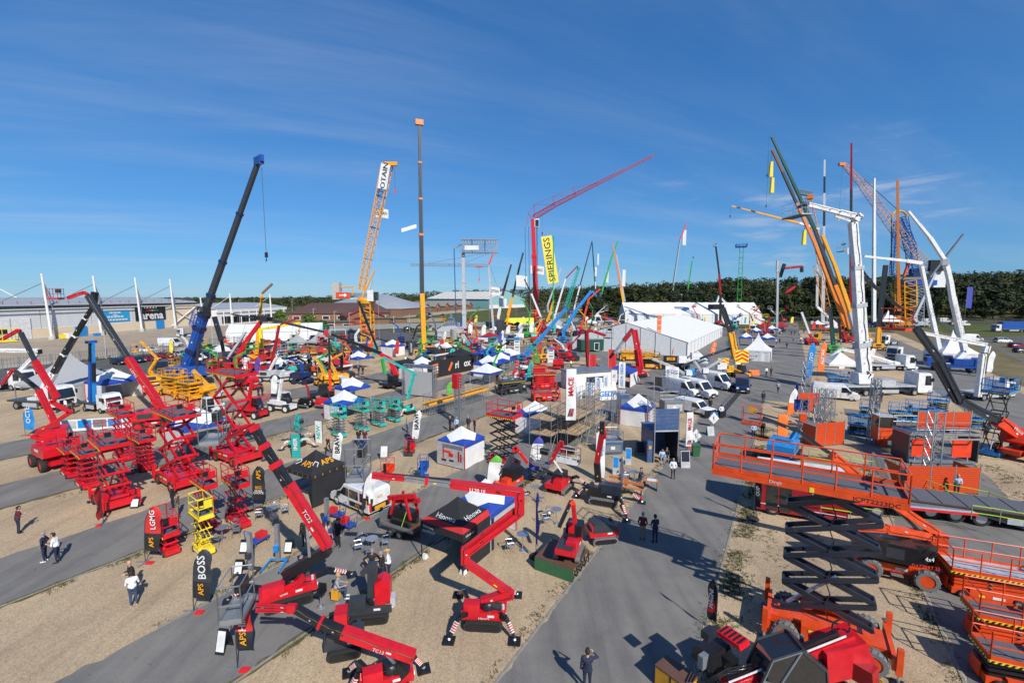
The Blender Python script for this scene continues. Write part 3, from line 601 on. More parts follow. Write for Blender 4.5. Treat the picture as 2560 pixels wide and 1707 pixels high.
def bin_box(label,k,x,y,d,m,az,name='waste_container',lid=None):
    T=thing(name,label,'container',G(k,x,y),az);part(T,'body',MB().box((0,0,d[2]/2+.08),d,tx=1.06,ty=1.06),m);part(T,'lid',MB().box((0,0,d[2]+.14),(d[0]*1.1,d[1]*1.1,.1)),lid or m)
    for s in(-1,1):part(T,'wheel',MB().lathe([(.1,-.04),(.1,.04)],(s*d[0]*.4,d[1]*.4,.1),'x',10),rubber)
bin_box('yellow skip at the foot of the arena hall wall','a',745,832,(3.2,1.8,1.3),lemon,100);bin_box('white storage box right of the yellow skip','a',800,830,(3,2,1.7),white,100)
bin_box('small blue bin by the arena wall','a',1088,806,(1.8,1.2,.9),sky_b,100)
# ---------------------------------------------------------------- shared builders: wheels, rails, baskets, booms
WC={}
def wheel(T,x,y,r,w,rim=chrome,tyre=rubber,z=None,name='wheel',lug=0):
    key=(r,w,rim.name,tyre.name,lug)
    if key not in WC:
        a=MB().lathe([(r*.62,-w/2),(r*.93,-w/2),(r,-w*.32),(r,w*.32),(r*.93,w/2),(r*.62,w/2)],(0,0,0),'x',18,cap=False)
        for q in range(lug):
            t=2*math.pi*q/lug
            for sd in(-1,1):a.bar((sd*w*.06,math.cos(t)*r*.99,math.sin(t)*r*.99),(sd*w*.46,math.cos(t+.16)*r*.99,math.sin(t+.16)*r*.99),r*.09,r*.09)
        b=MB().lathe([(r*.64,-w*.40),(r*.5,-w*.30),(r*.22,-w*.34),(r*.22,w*.34),(r*.5,w*.30),(r*.64,w*.40)],(0,0,0),'x',16)
        WC[key]=(mesh('tyre',a,tyre),mesh('rim',b,rim))
    t,b=WC[key];o=link(name,t,T,loc=(x,y,r if z is None else z));link('rim',b,o);return o
def rails(T,x0,x1,y0,y1,z,h,m,r=.022,n=3,mid=1,toe=True,name='guard_rail',tw=None):
    sides=[((x0,y0),(x1,y0)),((x1,y0),(x1,y1)),((x1,y1),(x0,y1)),((x0,y1),(x0,y0))]
    for(a,b)in sides:
        ln=math.hypot(b[0]-a[0],b[1]-a[1]);k=max(1,round(ln/1.1))if n==3 else n;mb=MB()
        for q in range(k+1):t=q/k;p=(a[0]+(b[0]-a[0])*t,a[1]+(b[1]-a[1])*t);mb.tube((*p,z),(*p,z+h),r,n=5)
        for j in range(mid+1):zz=z+h*(j+1)/(mid+1);mb.tube((*a,zz),(*b,zz),r,n=5)
        if toe:mb.bar((*a,z+.08),(*b,z+.08),.02,.16)
        part(T,name,mb,m)
def hazard(T,a,b,h,n=14,base=None):
    a,b=Vector(a),Vector(b);d=(b-a)/n;o=part(T,'hazard_strip',MB().bar(a,b,.025,h),lemon)
    nrm=d.cross(V((0,0,1))).normalized()*.02;mb=MB()
    for q in range(n):p=a+d*q;u=V((0,0,h/2));mb.poly(p-u+nrm,p+d*.5-u+nrm,p+d*.9+u+nrm,p+d*.4+u+nrm)
    part(o,'stripe',mb,black)
def basket(T,c,w,d,h,m,az=0.0,floor=deck,panel=black,world=True):
    B=bpy.data.objects.new('basket',None)
    c=L(T,c)if world else Vector(c);o=part(T,'basket',MB().box((0,0,.04),(w,d,.08)),floor);o.location=c;o.rotation_euler=(0,0,-rad(az))
    rails(o,-w/2,w/2,-d/2,d/2,.06,h,m,r=.026);part(o,'control_box',MB().box((0,d/2-.18,h*.82),(w*.45,.3,.4)),panel);return o
def detail(T,o,a,b,w,h):  # hoses, pins and stickers that break up a bare boom
    d=b-a;ln=d.length
    if ln<.7 or w<.1:return
    d.normalize();c,s=math.cos(XF[T.name][1]),math.sin(XF[T.name][1]);f=V((s,-c,0));f=(f-d*f.dot(d)).normalized();u=d.cross(f).normalized()
    p=f*(w*.54)
    part(o,'hydraulic_hose',MB().path([a+p+d*(ln*t)+u*(h*(.18+.07*math.sin(t*9)))for t in(.04,.25,.5,.75,.96)],max(.012,w*.05),5),black)
    for t in(.02,.98):q=a+d*(ln*t);part(o,'pin',MB().tube(q-f*(w*.58),q+f*(w*.58),w*.13,n=8),dgrey)
    q=a+d*(ln*.3)+p*1.02-u*h*.15;part(o,'sticker',MB().bar(q,q+d*min(.22,ln*.07),.01,h*.16),[white,lgrey,black,lgrey,lemon][int(ln*7)%5])
def sect(T,pts,ws,mats,name='boom_section',asp=1.25,world=True,collar=None):
    for i in range(len(pts)-1):
        a,b=pts[i],pts[i+1];a,b=(L(T,a),L(T,b))if world else(Vector(a),Vector(b));w=ws[i]if isinstance(ws,(list,tuple))else ws;m=mats[i]if isinstance(mats,(list,tuple))else mats
        o=part(T,name,MB().bar(a,b,w,w*asp),m);detail(T,o,a,b,w,w*asp)
        if collar:d=(b-a).normalized();part(o,'collar',MB().bar(b-d*w*.6,b,w*1.18,w*asp*1.18),collar)
def tele(T,p0,p1,n,w0,w1,mats,collar=None,world=True,fr=None,asp=1.25,oct_=False):
    p0,p1=Vector(p0),Vector(p1);fr=fr or[i/n for i in range(n+1)];n=len(fr)-1
    for i in range(n):
        a,b=p0.lerp(p1,fr[i]),p0.lerp(p1,fr[i+1]);a,b=(L(T,a),L(T,b))if world else(a,b)
        w=(w0+(w1-w0)*i/max(1,n-1))*.74;m=mats[i%len(mats)]if isinstance(mats,(list,tuple))else mats
        mb=MB().tube(a,b,w*.58,n=10)if oct_ else MB().bar(a,b,w,w*asp)
        o=part(T,'boom_section',mb,m)
        if collar and i<n-1:d=(b-a).normalized();mb=MB().tube(b-d*w*.4,b+d*w*.25,w*.68,n=10)if oct_ else MB().bar(b-d*w*.4,b+d*w*.25,w*1.2,w*asp*1.2);part(o,'collar',mb,collar)
def lattice(T,p0,p1,w0,w1,n,m,world=True,r=None,tri=False,name='lattice_section',seg=1,h=None):
    p0,p1=(L(T,p0),L(T,p1))if world else(Vector(p0),Vector(p1));d=(p1-p0);dn=d.normalized()
    up=V((0,0,1))if abs(dn.z)<.9 else V((0,1,0));sx=dn.cross(up).normalized();uy=sx.cross(dn).normalized();hh=h or 1.0
    offs=[(-.5,-.5),(.5,-.5),(.5,.5),(-.5,.5)]if not tri else[(-.5,-.4),(.5,-.4),(0,.5)]
    c=len(offs);r0=r or w0*.06
    for s_ in range(seg):
        mb=MB();i0,i1=n*s_//seg,n*(s_+1)//seg;rings=[]
        for i in range(i0,i1+1):
            t=i/n;w=w0+(w1-w0)*t;rings.append([p0+d*t+sx*(a*w)+uy*(b*w*hh)for a,b in offs])
        for q in range(c):mb.bar(rings[0][q],rings[-1][q],r0*2)
        for i in range(len(rings)-1):
            for q in range(c):
                a,b=rings[i][q],rings[i+1][(q+1)%c];mb.bar(a,b,r0*1.1);mb.bar(rings[i][q],rings[i][(q+1)%c],r0*1.1)
        for q in range(c):mb.bar(rings[-1][q],rings[-1][(q+1)%c],r0*1.1)
        part(T,name,mb,m)
def hook(T,top,ln,m=black,world=True,flag=None):
    t=L(T,top)if world else Vector(top);part(T,'hoist_rope',MB().tube(t,t-V((0,0,ln)),.035,n=5),dgrey)
    e=t-V((0,0,ln));o=part(T,'hook_block',MB().box(e-V((0,0,.35)),(.5,.35,.8),tx=.7),m);part(o,'hook',MB().path([e-V((0,0,.75)),e-V((0,0,1.2)),e-V((.22,0,1.38)),e-V((.3,0,1.1))],.06),m)
def track(T,x,ln,r,w,m=rubber,z=0.0,y=0.0,wm=black):
    pr=[];n=6
    for q in range(n+1):t=-math.pi/2+math.pi*q/n;pr.append((y+ln/2-r+math.cos(t)*r,z+r+math.sin(t)*r))
    for q in range(n+1):t=math.pi/2+math.pi*q/n;pr.append((y-ln/2+r+math.cos(t)*r,z+r+math.sin(t)*r))
    o=part(T,'track',MB().prism(pr,'x',x-w/2,x+w/2),m);fr=[(a+(y-a)*.12,b+(z+r-b)*.35)for a,b in pr]
    part(o,'track_frame',MB().prism(fr,'x',x-w/2-.025,x+w/2+.025),wm);mb=MB()
    for q in range(int(ln/.16)):yy=y-ln/2+r*.6+q*.16;mb.box((x,yy,z+2*r+.012),(w*.98,.07,.03))
    part(o,'track_lug',mb,m)
    return o
def pad(T,p,s=.5,m=black):return part(T,'foot_pad',MB().box((p[0],p[1],p[2]+.035),(s,s,.07)),m)
# ---------------------------------------------------------------- scissor lifts
def scissor(label,loc,az,L_=2.4,W=1.2,n=5,H=5.0,m=red,am=None,PL=None,PW=None,dy=0.0,at=None,hwf=.36,rough=False,group='scissor lifts',rr=.3,tyre=rubber,fl=deck,af=.94,rh=1.1,haz=True,wrim=None,name='scissor_lift',platm=None,r=.029):
    T=thing(name,label,'scissor lift',loc,az,group);am=am or m;PL=PL or L_*1.02;PW=PW or W;platm=platm or m;zc=rr*2+.12 if rough else.42;wrim=wrim or m
    if rough:
        part(T,'chassis',MB().box((0,0,rr+.22),(W*.55,L_*1.0,.34)).box((0,L_*.5,rr+.22),(W*1.02,.16,.5)).box((0,-L_*.5,rr+.22),(W*1.02,.16,.5)),m)
        part(T,'power_pack',MB().box((W*.40,0,rr+.32),(W*.26,L_*.44,.66)),m);part(T,'fuel_tank',MB().box((-W*.40,0,rr+.32),(W*.26,L_*.44,.6)),m)
        for sx in(-1,1):
            for sy in(-1,1):
                wheel(T,sx*(W/2-.04),sy*L_*.345,rr,rr*.72,wrim,tyre,lug=16)
                o=part(T,'outrigger',MB().box((sx*(W/2+.06),sy*(L_*.5+.13),rr+.42),(.2,.2,1.05)),m);part(o,'ram',MB().tube((sx*(W/2+.06),sy*(L_*.5+.13),0.05),(sx*(W/2+.06),sy*(L_*.5+.13),rr),.055),chrome);pad(o,(sx*(W/2+.06),sy*(L_*.5+.13),0),.42)
    else:
        part(T,'chassis',MB().box((0,0,.28),(W*.86,L_,.3)),m);part(T,'battery_tray',MB().box((W*.36,0,.36),(W*.3,L_*.55,.34)),m);part(T,'ladder',MB().box((0,-L_/2-.05,.45),(W*.4,.06,.6)),m)
        for sx in(-1,1):
            for sy in(-1,1):wheel(T,sx*(W/2-.06),sy*L_*.36,.19,.12,mgrey,tyre)
    z0,z1=zc+.04,H-.16;dz=(z1-z0)/n;sp=math.sqrt(max(.3,(L_*af)**2-dz*dz));a,b=-L_*af*.49,-L_*af*.49+sp;t=at or max(.05,min(.2,L_*(.042 if rough else.032)));hw=W*hwf
    for i in range(n):
        za,zb=z0+i*dz,z0+(i+1)*dz
        for k,(p,q,xo)in enumerate(((a,b,1.0),(b,a,.78))):
            mb=MB()
            for s in(-1,1):mb.bar((s*hw*xo,p,za+t*.3),(s*hw*xo,q,zb-t*.3),t*.62,t*1.35)
            for yy,zz in((p,za+t*.3),(q,zb-t*.3),((p+q)/2,(za+zb)/2)):mb.tube((-hw*xo-.05,yy,zz),(hw*xo+.05,yy,zz),t*.42,n=8)
            o=part(T,'scissor_arm',mb,am)
        if i==0:part(T,'lift_ram',MB().tube((0,a+.2,z0+.1),(0,(a+b)/2+.3,z0+min(dz*1.6,z1-z0-.2)),t*.5,n=8),chrome)
    part(T,'cable',MB().path([(hw*1.05,(a+b)/2+.1*(-1)**i,z0+i*dz*.5)for i in range(2*n+1)],.025,5),black);part(T,'decal',MB().box((W*(.535 if rough else.515),L_*.1,zc-.12),(.02,L_*.16,.12)),white);part(T,'decal',MB().box((W*(.535 if rough else.515),-L_*.12,zc-.14),(.02,L_*.08,.1)),lemon)
    P_=part(T,'platform',MB().box((0,dy,H-.06),(PW,PL,.12)),platm);part(P_,'platform_floor',MB().box((0,dy,H+.012),(PW-.1,PL-.1,.02)),fl)
    x0,x1,y0,y1=-PW/2+.03,PW/2-.03,dy-PL/2+.03,dy+PL/2-.03
    rails(P_,x0,x1,y0,y1,H,rh,platm,r=r)
    part(P_,'control_box',MB().box((PW*.2,dy+PL/2-.18,H+rh*.8),(.35,.2,.3)),black);part(P_,'manual_box',MB().box((-PW*.15,dy+PL/2-.05,H+rh*.7),(.4,.08,.45)),platm)
    if haz:hazard(P_,(PW/2+.01,dy-PL/2,H-.06),(PW/2+.01,dy+PL/2,H-.06),.1,int(PL*5));hazard(P_,(-PW/2,dy-PL/2-.015,H-.06),(PW/2,dy-PL/2-.015,H-.06),.1,int(PW*6))
    return T
# ---------------------------------------------------------------- cars, vans, trucks
CARS={}
def car_meshes(kind):
    if kind in CARS:return CARS[kind]
    dims=dict(hatch=(4.1,1.76,1.48,.95),saloon=(4.7,1.82,1.44,.93),estate=(4.7,1.82,1.5,.95),suv=(4.6,1.88,1.68,1.06))
    ln,w,h,zb=dims[kind];a,b=-ln/2,ln/2;tail={'hatch':.1,'saloon':.75,'estate':.06,'suv':.1}[kind]
    st=[(a,.40,.62,.86),(a+.1,.30,.68,.97),(a+.5,.22,zb,1.0),(a+ln*.5,.20,zb+.0,1.0),(b-1.35,.20,zb-.02,1.0),(b-.9,.22,zb-.10,.99),(b-.3,.26,zb-.22,.93),(b-.05,.32,zb-.34,.82),(b,.40,.55,.74)]
    body=MB().loft([[(-w/2*k*.93,y,z0),(-w/2*k,y,z0+.18),(-w/2*k,y,z1-.14),(-w/2*k*.9,y,z1),(w/2*k*.9,y,z1),(w/2*k,y,z1-.14),(w/2*k,y,z0+.18),(w/2*k*.93,y,z0)]for(y,z0,z1,k)in st])
    g0,g1,r0,r1=a+tail,b-1.05,a+tail+(.45 if kind!='saloon' else.75),b-1.85;wb,wt=w/2*.91,w/2*.74
    gl=MB().loft([[(-wb,g0,zb-.02),(wb,g0,zb-.02),(wb,g1,zb-.06),(-wb,g1,zb-.06)],[(-wt,r0,h-.04),(wt,r0,h-.04),(wt,r1,h-.04),(-wt,r1,h-.04)]])
    rf=MB().loft([[(-wt-.01,r0-.05,h-.05),(wt+.01,r0-.05,h-.05),(wt+.01,r1+.06,h-.05),(-wt-.01,r1+.06,h-.05)],[(-wt*.86,r0+.1,h),(wt*.86,r0+.1,h),(wt*.86,r1-.1,h),(-wt*.86,r1-.1,h)]])
    for s in(-1,1):
        for(ya,yb)in((g0,r0),(g1,r1)):rf.bar((s*wb,ya,zb-.03),(s*wt,yb,h-.04),.07,.07)
        ym=(r0+r1)/2+.1;rf.bar((s*(wb+.004),ym,zb-.03),(s*(wt+.004),ym,h-.04),.06,.05)
    hl=MB();tl=MB();mir=MB();bp=MB().box((0,b-.02,.42),(w*.7,.08,.16))
    hl.box((0,b-.12,.66),(.34,.16,.13));tl.box((0,a+.04,.80),(.2,.1,.26));mir.box((0,b-1.55,zb+.06),(.18,.12,.12))
    CARS[kind]=(ln,w,mesh('car_body',body,white),mesh('window_band',gl,glass),mesh('roof',rf,white),mesh('headlight',hl,lampw),mesh('tail_light',tl,plast_r),mesh('bumper',bp,black),mesh('door_mirror',mir,black));return CARS[kind]
def slot(o,m):o.material_slots[0].link='OBJECT';o.material_slots[0].material=m;return o
def car(label,loc,az,kind='hatch',m=black,group='parked cars'):
    ln,w,bo,gl,rf,hl,tl,bp,mi=car_meshes(kind);T=thing('parked_car',label,'car',loc,az,group)
    o=slot(link('car_body',bo,T),m);slot(link('roof',rf,T),m);link('window_band',gl,T)
    link('bumper',bp,o)
    for nm,me,x in(('headlight',hl,w*.33),('tail_light',tl,w*.41),('door_mirror',mi,w/2+.06)):
        for s in(-1,1):link(nm,me,o,loc=(s*x,0,0))
    for s in(-1,1):
        for y in(-ln*.29,ln*.31):wheel(T,s*(w/2-.1),y,.33,.22,alum)
    return T
def van(label,loc,az,ln=5.4,w=2.0,h=2.3,m=white,group=None,bonnet=.85,side_glass=False,name='van'):
    T=thing(name,label,'van',loc,az,group);a,b=-ln/2,ln/2;bz=h*.47;ws=b-bonnet;rf=ws-h*.36
    pr=[(a,.35),(b-.05,.35),(b,.55),(b-.03,bz-.18),(b-.25,bz),(ws,bz+.12),(rf,h-.06),(rf-.5,h),(a+.15,h),(a,h-.12)]
    k=.93
    rings=[]
    for(x,s)in((-w/2,k),(-w/2+.06,1),(w/2-.06,1),(w/2,k)):
        cy,cz=0,h*.42;rings.append([(x,y if 1 else 0,cz+(z-cz)*(s if z>cz else 1))for(y,z)in pr])
    o=part(T,'body',MB().loft(rings),m)
    part(T,'windscreen',MB().add([(-w*.43,ws+.015,bz+.18),(w*.43,ws+.015,bz+.18),(w*.38,rf+.05,h-.13),(-w*.38,rf+.05,h-.13),(-w*.43,ws-.06,bz+.18),(w*.43,ws-.06,bz+.18),(w*.38,rf-.05,h-.13),(-w*.38,rf-.05,h-.13)],[(0,1,2,3),(7,6,5,4),(0,4,5,1),(1,5,6,2),(2,6,7,3),(3,7,4,0)]),glass)
    for s in(-1,1):
        x=s*(w/2+.004);sw=MB().poly((x,ws-.12,bz+.14),(x,rf-.55,bz+.10),(x,rf-.55,h*.86),(x,rf-.02,h*.86));wd_=part(T,'side_window',sw,glass)
        if side_glass:
            for q in range(2):y0=rf-.65-q*(rf-a)*.42;part(T,'side_window',MB().poly((x,y0,bz+.1),(x,y0-(rf-a)*.36,bz+.1),(x,y0-(rf-a)*.36,h*.86),(x,y0,h*.86)),glass)
        part(T,'door_seam',MB().box((s*(w/2+.002),rf-.6,h*.45),(.012,.03,h*.7)),mgrey);part(T,'door_mirror',MB().box((s*(w/2+.12),ws-.25,bz+.2),(.2,.12,.3)),black)
        part(T,'headlight',MB().box((s*w*.36,b-.1,bz-.2),(.32,.22,.24)),lampw);part(T,'tail_light',MB().box((s*w*.44,a-.01,h*.42),(.14,.06,.6)),plast_r)
        for y in(a+ln*.19,b-ln*.17):wheel(T,s*(w/2-.12),y,.36,.24,alum)
    part(T,'bumper',MB().box((0,b-.03,.48),(w*.94,.14,.3)),dgrey);part(T,'grille',MB().box((0,b+.0,.75),(w*.5,.06,.22)),black);part(T,'number_plate',MB().box((0,b+.05,.48),(.52,.02,.11)),white)
    return T
def cab(T,y,w=2.4,h=2.6,ln=2.0,z=.5,m=white):
    pr=[(y-ln/2,z),(y+ln/2,z),(y+ln/2+.06,z+.9),(y+ln/2-.18,z+h-.25),(y+ln/2-.45,z+h),(y-ln/2,z+h)]
    o=part(T,'cab',MB().prism(pr,'x',-w/2,w/2),m);f=y+ln/2
    part(o,'windscreen',MB().poly((-w*.44,f+.09,z+1.05),(w*.44,f+.09,z+1.05),(w*.41,f-.16,z+h-.35),(-w*.41,f-.16,z+h-.35)),glass)
    for s in(-1,1):part(o,'side_window',MB().poly(*[(s*(w/2+.008),*q)for q in((f-.1,z+1.05),(f-1.15,z+1.05),(f-1.15,z+h-.4),(f-.3,z+h-.4))]),glass);part(o,'door_mirror',MB().box((s*(w/2+.16),f-.1,z+h*.66),(.2,.14,.55)),black);part(o,'headlight',MB().box((s*w*.38,f+.05,z+.25),(.36,.1,.24)),lampw)
    part(o,'grille',MB().box((0,f+.06,z+.55),(w*.7,.06,.6)),black);part(o,'bumper',MB().box((0,f+.03,z-.02),(w,.2,.4)),mgrey);return o
def truck(label,loc,az,ln=9,w=2.45,m=white,bed=lgrey,axles=(-2.6,-1.3,3.2),group=None,cabl=2.0,cabh=2.6,bedz=1.15,name='lorry',low=None,ws=.5,box=None,cat='lorry',bedl=None):
    T=thing(name,label,cat,loc,az,group);a,b=-ln/2,ln/2
    part(T,'chassis',MB().box((0,-.3,.75),(w*.45,ln-.8,.35)),low or dgrey)
    cab(T,b-cabl/2,w*.97,cabh,cabl,.55,m)
    if bed:o=part(T,'deck',MB().box((0,(a+b-cabl-.3)/2,bedz),(w,ln-cabl-.3,.22)),bed);[part(o,'side_skirt',MB().box((q*w*.47,-.4,.72),(.06,ln*.28,.5)),lgrey)for q in(-1,1)]
    if box:part(T,'cargo_box',MB().box((0,(a+b-cabl-.3)/2,bedz+.12+box[0]/2),(w,ln-cabl-.4,box[0])),box[1])
    for y in axles:
        for s in(-1,1):wheel(T,s*(w/2-.16),y,ws,.32,alum)
    return T
def outrig(T,x,y,z=.9,m=lgrey,s=.45):
    o=part(T,'outrigger',MB().box((x*.5,y,z),(abs(x),.22,.26)).box((x,y,z*.6),(.2,.24,z*1.0)),m);pad(o,(x,y,0),s)
# ---------------------------------------------------------------- tents
def gazebo(label,loc,az,s=3.0,sy=None,eave=2.15,peak=3.45,walls='',wm=None,val=None,body=None,group='blue and white gazebos',trim=True,legm=lgrey,name='gazebo',edge=cloth_r,v=.34):
    T=thing(name,label,'gazebo',loc,az,group);sy=sy or s;a,b=s/2,sy/2;val=val or cloth_b;body=body or cloth_w;wm=wm or cloth_w
    Pk=V((0,0,peak));cs=[V((-a,-b,eave)),V((a,-b,eave)),V((a,b,eave)),V((-a,b,eave))]
    def sag(p,q,k):r=p.lerp(q,k);r.z-=.12*math.sin(math.pi*k)*(peak-eave)*.6;return r
    for i in range(4):
        A,B=cs[i],cs[(i+1)%4];Mid=(A+B)/2;A2,B2=sag(A,Pk,.36),sag(B,Pk,.36);A3,B3=sag(A,Pk,.7),sag(B,Pk,.7)
        if trim:
            mb=MB().poly(Pk,A3,B3).poly(A3,A2,Mid).poly(B3,A3,Mid).poly(B2,B3,Mid);mb.mat(1);mb.poly(A,Mid,A2).poly(Mid,B,B2);part(T,'roof_panel',mb,[body,val])
        else:part(T,'roof_panel',MB().poly(Pk,A3,B3).poly(A3,A2,B2,B3).poly(A2,A,B,B2),body)
        out=(Mid-V((0,0,eave))).normalized()*.015
        part(T,'valance',MB().add([A+out,B+out,B+out-V((0,0,v)),A+out-V((0,0,v))],[(0,1,2,3)]),val)
        part(T,'leg',MB().box((A.x*.985,A.y*.985,eave/2),(.05,.05,eave)),legm)
        if 'sefn'.find('x')<0 and str(i)in walls:
            def wf(u_,w_,A=A,B=B):p=A.lerp(B,u_);n=out.normalized();return tuple(V((p.x,p.y,.03+(eave-.06)*w_))+n*(.05*math.sin(u_*9+w_*2)*(1-w_)-.03))
            o=part(T,'side_wall',MB().grid(wf,8,3),wm)
            if edge:part(o,'edge_strip',MB().box((A.x*1.005,A.y*1.005,eave/2),(.07,.07,eave-.05)),edge)
    return T
def pagoda(label,loc,az,s=6.0,eave=2.5,peak=6.0,m=None,walls='',group='pagoda tents',wm=None):
    T=thing('pagoda_tent',label,'tent',loc,az,group);m=m or cloth_w;a=s/2
    for i in range(4):
        c,sn=((0,-1),(1,0),(0,1),(-1,0))[i];px_,py_=-sn,c
        def rf(u_,w_):
            k=(1-w_);k2=k**1.75*.985+.015 if 0 else(k*.35+.65*k**2.4);r=a*max(k2,.012);x=(u_*2-1)*r;z=eave+(peak-eave)*(w_)
            return(c*r+px_*x,sn*r+py_*x,z)
        part(T,'roof_panel',MB().grid(rf,6,9),m)
        q=part(T,'valance',MB().poly(*[(c*(a+.02)+px_*t,sn*(a+.02)+py_*t,z)for t,z in((-a,eave),(a,eave),(a,eave-.32),(-a,eave-.32))]),m)
        part(T,'leg',MB().box(((c-sn)*a*.99,(sn+c)*a*.99,eave/2),(.1,.1,eave)),alum)
        if str(i)in walls:part(T,'side_wall',MB().grid(lambda u_,w_:(c*(a-.04+.05*math.sin(u_*22))+px_*(u_*2-1)*a,sn*(a-.04+.05*math.sin(u_*22))+py_*(u_*2-1)*a,.03+w_*(eave-.1)),16,1),wm or m)
    return T
def marquee(label,loc,az,Ln,W,eave,ridge,bay,m=None,gable=True,wallm=None,name='marquee'):
    T=thing(name,label,'marquee',loc,az);m=m or cloth_w;wallm=wallm or m;n=round(Ln/bay);bay=Ln/n
    # local y along the ridge, starts at the near gable; x from -W to 0
    for i in range(n):
        y0,y1=i*bay,(i+1)*bay
        for(x0,z0,x1,z1)in((.15,eave,-W/2,ridge),(-W/2,ridge,-W-.15,eave)):
            def f(u_,w_):return(x0+(x1-x0)*u_,y0+(y1-y0)*w_,z0+(z1-z0)*u_+.10*(1 if w_ in(0,1)else 0)*0+.16*abs(w_-.5)*2-.08)
            part(T,'roof_panel',MB().grid(f,4,4),m)
        for x in(0,-W):part(T,'wall_panel',MB().poly((x,y0+.06,.05),(x,y1-.06,.05),(x,y1-.06,eave-.05),(x,y0+.06,eave-.05)),wallm);
        part(T,'frame_leg',MB().box((.03,y0,eave/2),(.12,.14,eave)),alum)
        part(T,'valance',MB().poly((.17,y0,eave),(.17,y1,eave),(.17,y1,eave-.28),(.17,y0,eave-.28)),m)
    for y in(0,Ln):
        k=8
        for q in range(k):
            xa,xb=-W*q/k,-W*(q+1)/k;za,zb=(eave+(ridge-eave)*(1-abs(x+W/2)/(W/2))for x in(xa,xb))
            part(T,'gable_panel',MB().poly((xa-.04,y,.05),(xb+.04,y,.05),(xb+.04,y,zb-.06),(xa-.04,y,za-.06)),wallm)
            part(T,'gable_post',MB().box((xa,y-.02 if y==0 else y+.02,za/2),(.14,.1,za)),alum)
    return T
# ---------------------------------------------------------------- flags and boards
def feather(label,k,x,y,ytop,w=.75,bands=((1,white),),words=(),az=0.0,lean=0.0,base='cross',group='feather flags',xt=None,straight=False,pole=None,low=.22,side=1,name='feather_flag',loc=None):
    b=loc if loc is not None else G(k,x,y);top=AT(b,k,x if xt is None else xt,ytop);h=top.z;T=thing(name,label,'flag',b,az,group)
    dx=lean*h
    def px(t):return dx*t*t+(0 if straight else side*.42*w*max(0,(t-.72)/.28)**2.2)
    pts=[V((px(t),0,h*t))for t in[i/10 for i in range(11)]];part(T,'pole',MB().path(pts,.022,5),pole or dgrey)
    z0=low
    def cl(u_,w_):
        t=z0+(1-z0)*w_;wd_=w if straight else w*(1-.86*max(0,(w_-.74)/.26)**2.4)*(.86+.14*min(1,w_*6));wav=.06*math.sin(w_*11+u_*3)*u_
        return(px(t)+side*wd_*u_+.012*side,wav,h*t-.1*u_*(0 if straight else 1)*(1-w_))
    mb=MB();mb.grid(cl,4,20);ms=[m for _,m in bands]
    for f in range(len(mb.f)):
        t=(f//4+.5)/20;acc=0
        for i,(fr,_)in enumerate(bands):
            acc+=fr
            if t<=acc+1e-6:mb.mi[f]=i;break
        else:mb.mi[f]=len(bands)-1
    c=part(T,'flag_cloth',mb,ms)
    for wd_ in words:
        s,t,sz,m=wd_[:4];vert=wd_[4]if len(wd_)>4 else True;q=cl(.52,t);mid=V((q[0],-.075,q[2]));R,U=((0,0,1),(-1,0,0))if vert else((1,0,0),(0,0,1));text(c,s,mid,R,U,sz,m,bold=.015)
    if base=='cross':part(T,'flag_base',MB().bar((-.5,0,.03),(.5,0,.03),.05,.05).bar((0,-.5,.03),(0,.5,.03),.05,.05),mgrey);part(T,'ground_weight',MB().box((.35,-.12,.06),(.35,.25,.08)),plast_r)
    elif base=='round':part(T,'flag_base',MB().lathe([(.36,0),(.38,.06),(.3,.16),(.06,.2)],(0,0,0),n=16),rubber if pole is None else mgrey)
    return T
def sign_board(label,k,x,y,w=.6,h=1.0,m=white,frame=black,az=0.0,name='a_board',tilt=.18,face=None,z=0.0,group='A-frame boards'):
    T=thing(name,label,'sign',G(k,x,y,z),az,group)
    for s in(-1,1):
        o=part(T,'board',MB().bar((0,s*.28,0),(0,s*.03,h),w,.03),frame)
        if s<0:part(o,'poster',MB().bar((0,s*.28-.02+.035,.12),(0,s*.03-.025,h-.05),w*.86,.012),face or m)
    return T
def banner(T,pts,m,name='banner'):return part(T,name,MB().poly(*pts),m)
def hflag(label,k,x,y,w,h,z_base,m=cloth_w,word=None,wm=navy,az=0.0,group=None,pole_m=lgrey,wave=.12):  # rectangular flag on its own upright pole; x, y = photo point of the cloth's upper left
    b=z_base;top=AT(b,k,x,y);T=thing('banner_flag',label,'flag',b,az,group)
    part(T,'pole',MB().tube((0,0,0),(0,0,top.z),.035,n=6),pole_m)
    c=part(T,'flag_cloth',MB().grid(lambda u_,w_:(.03+u_*w,wave*math.sin(u_*5+w_)*u_,top.z-h+h*w_-.12*w*u_*u_),8,4),m)
    if word:text(c,word,(w*.52,-wave-.02,top.z-h*.5-.04*w),(1,0,-.1),(0,0,1),h*.5,wm,fit=w*.8)
    return T
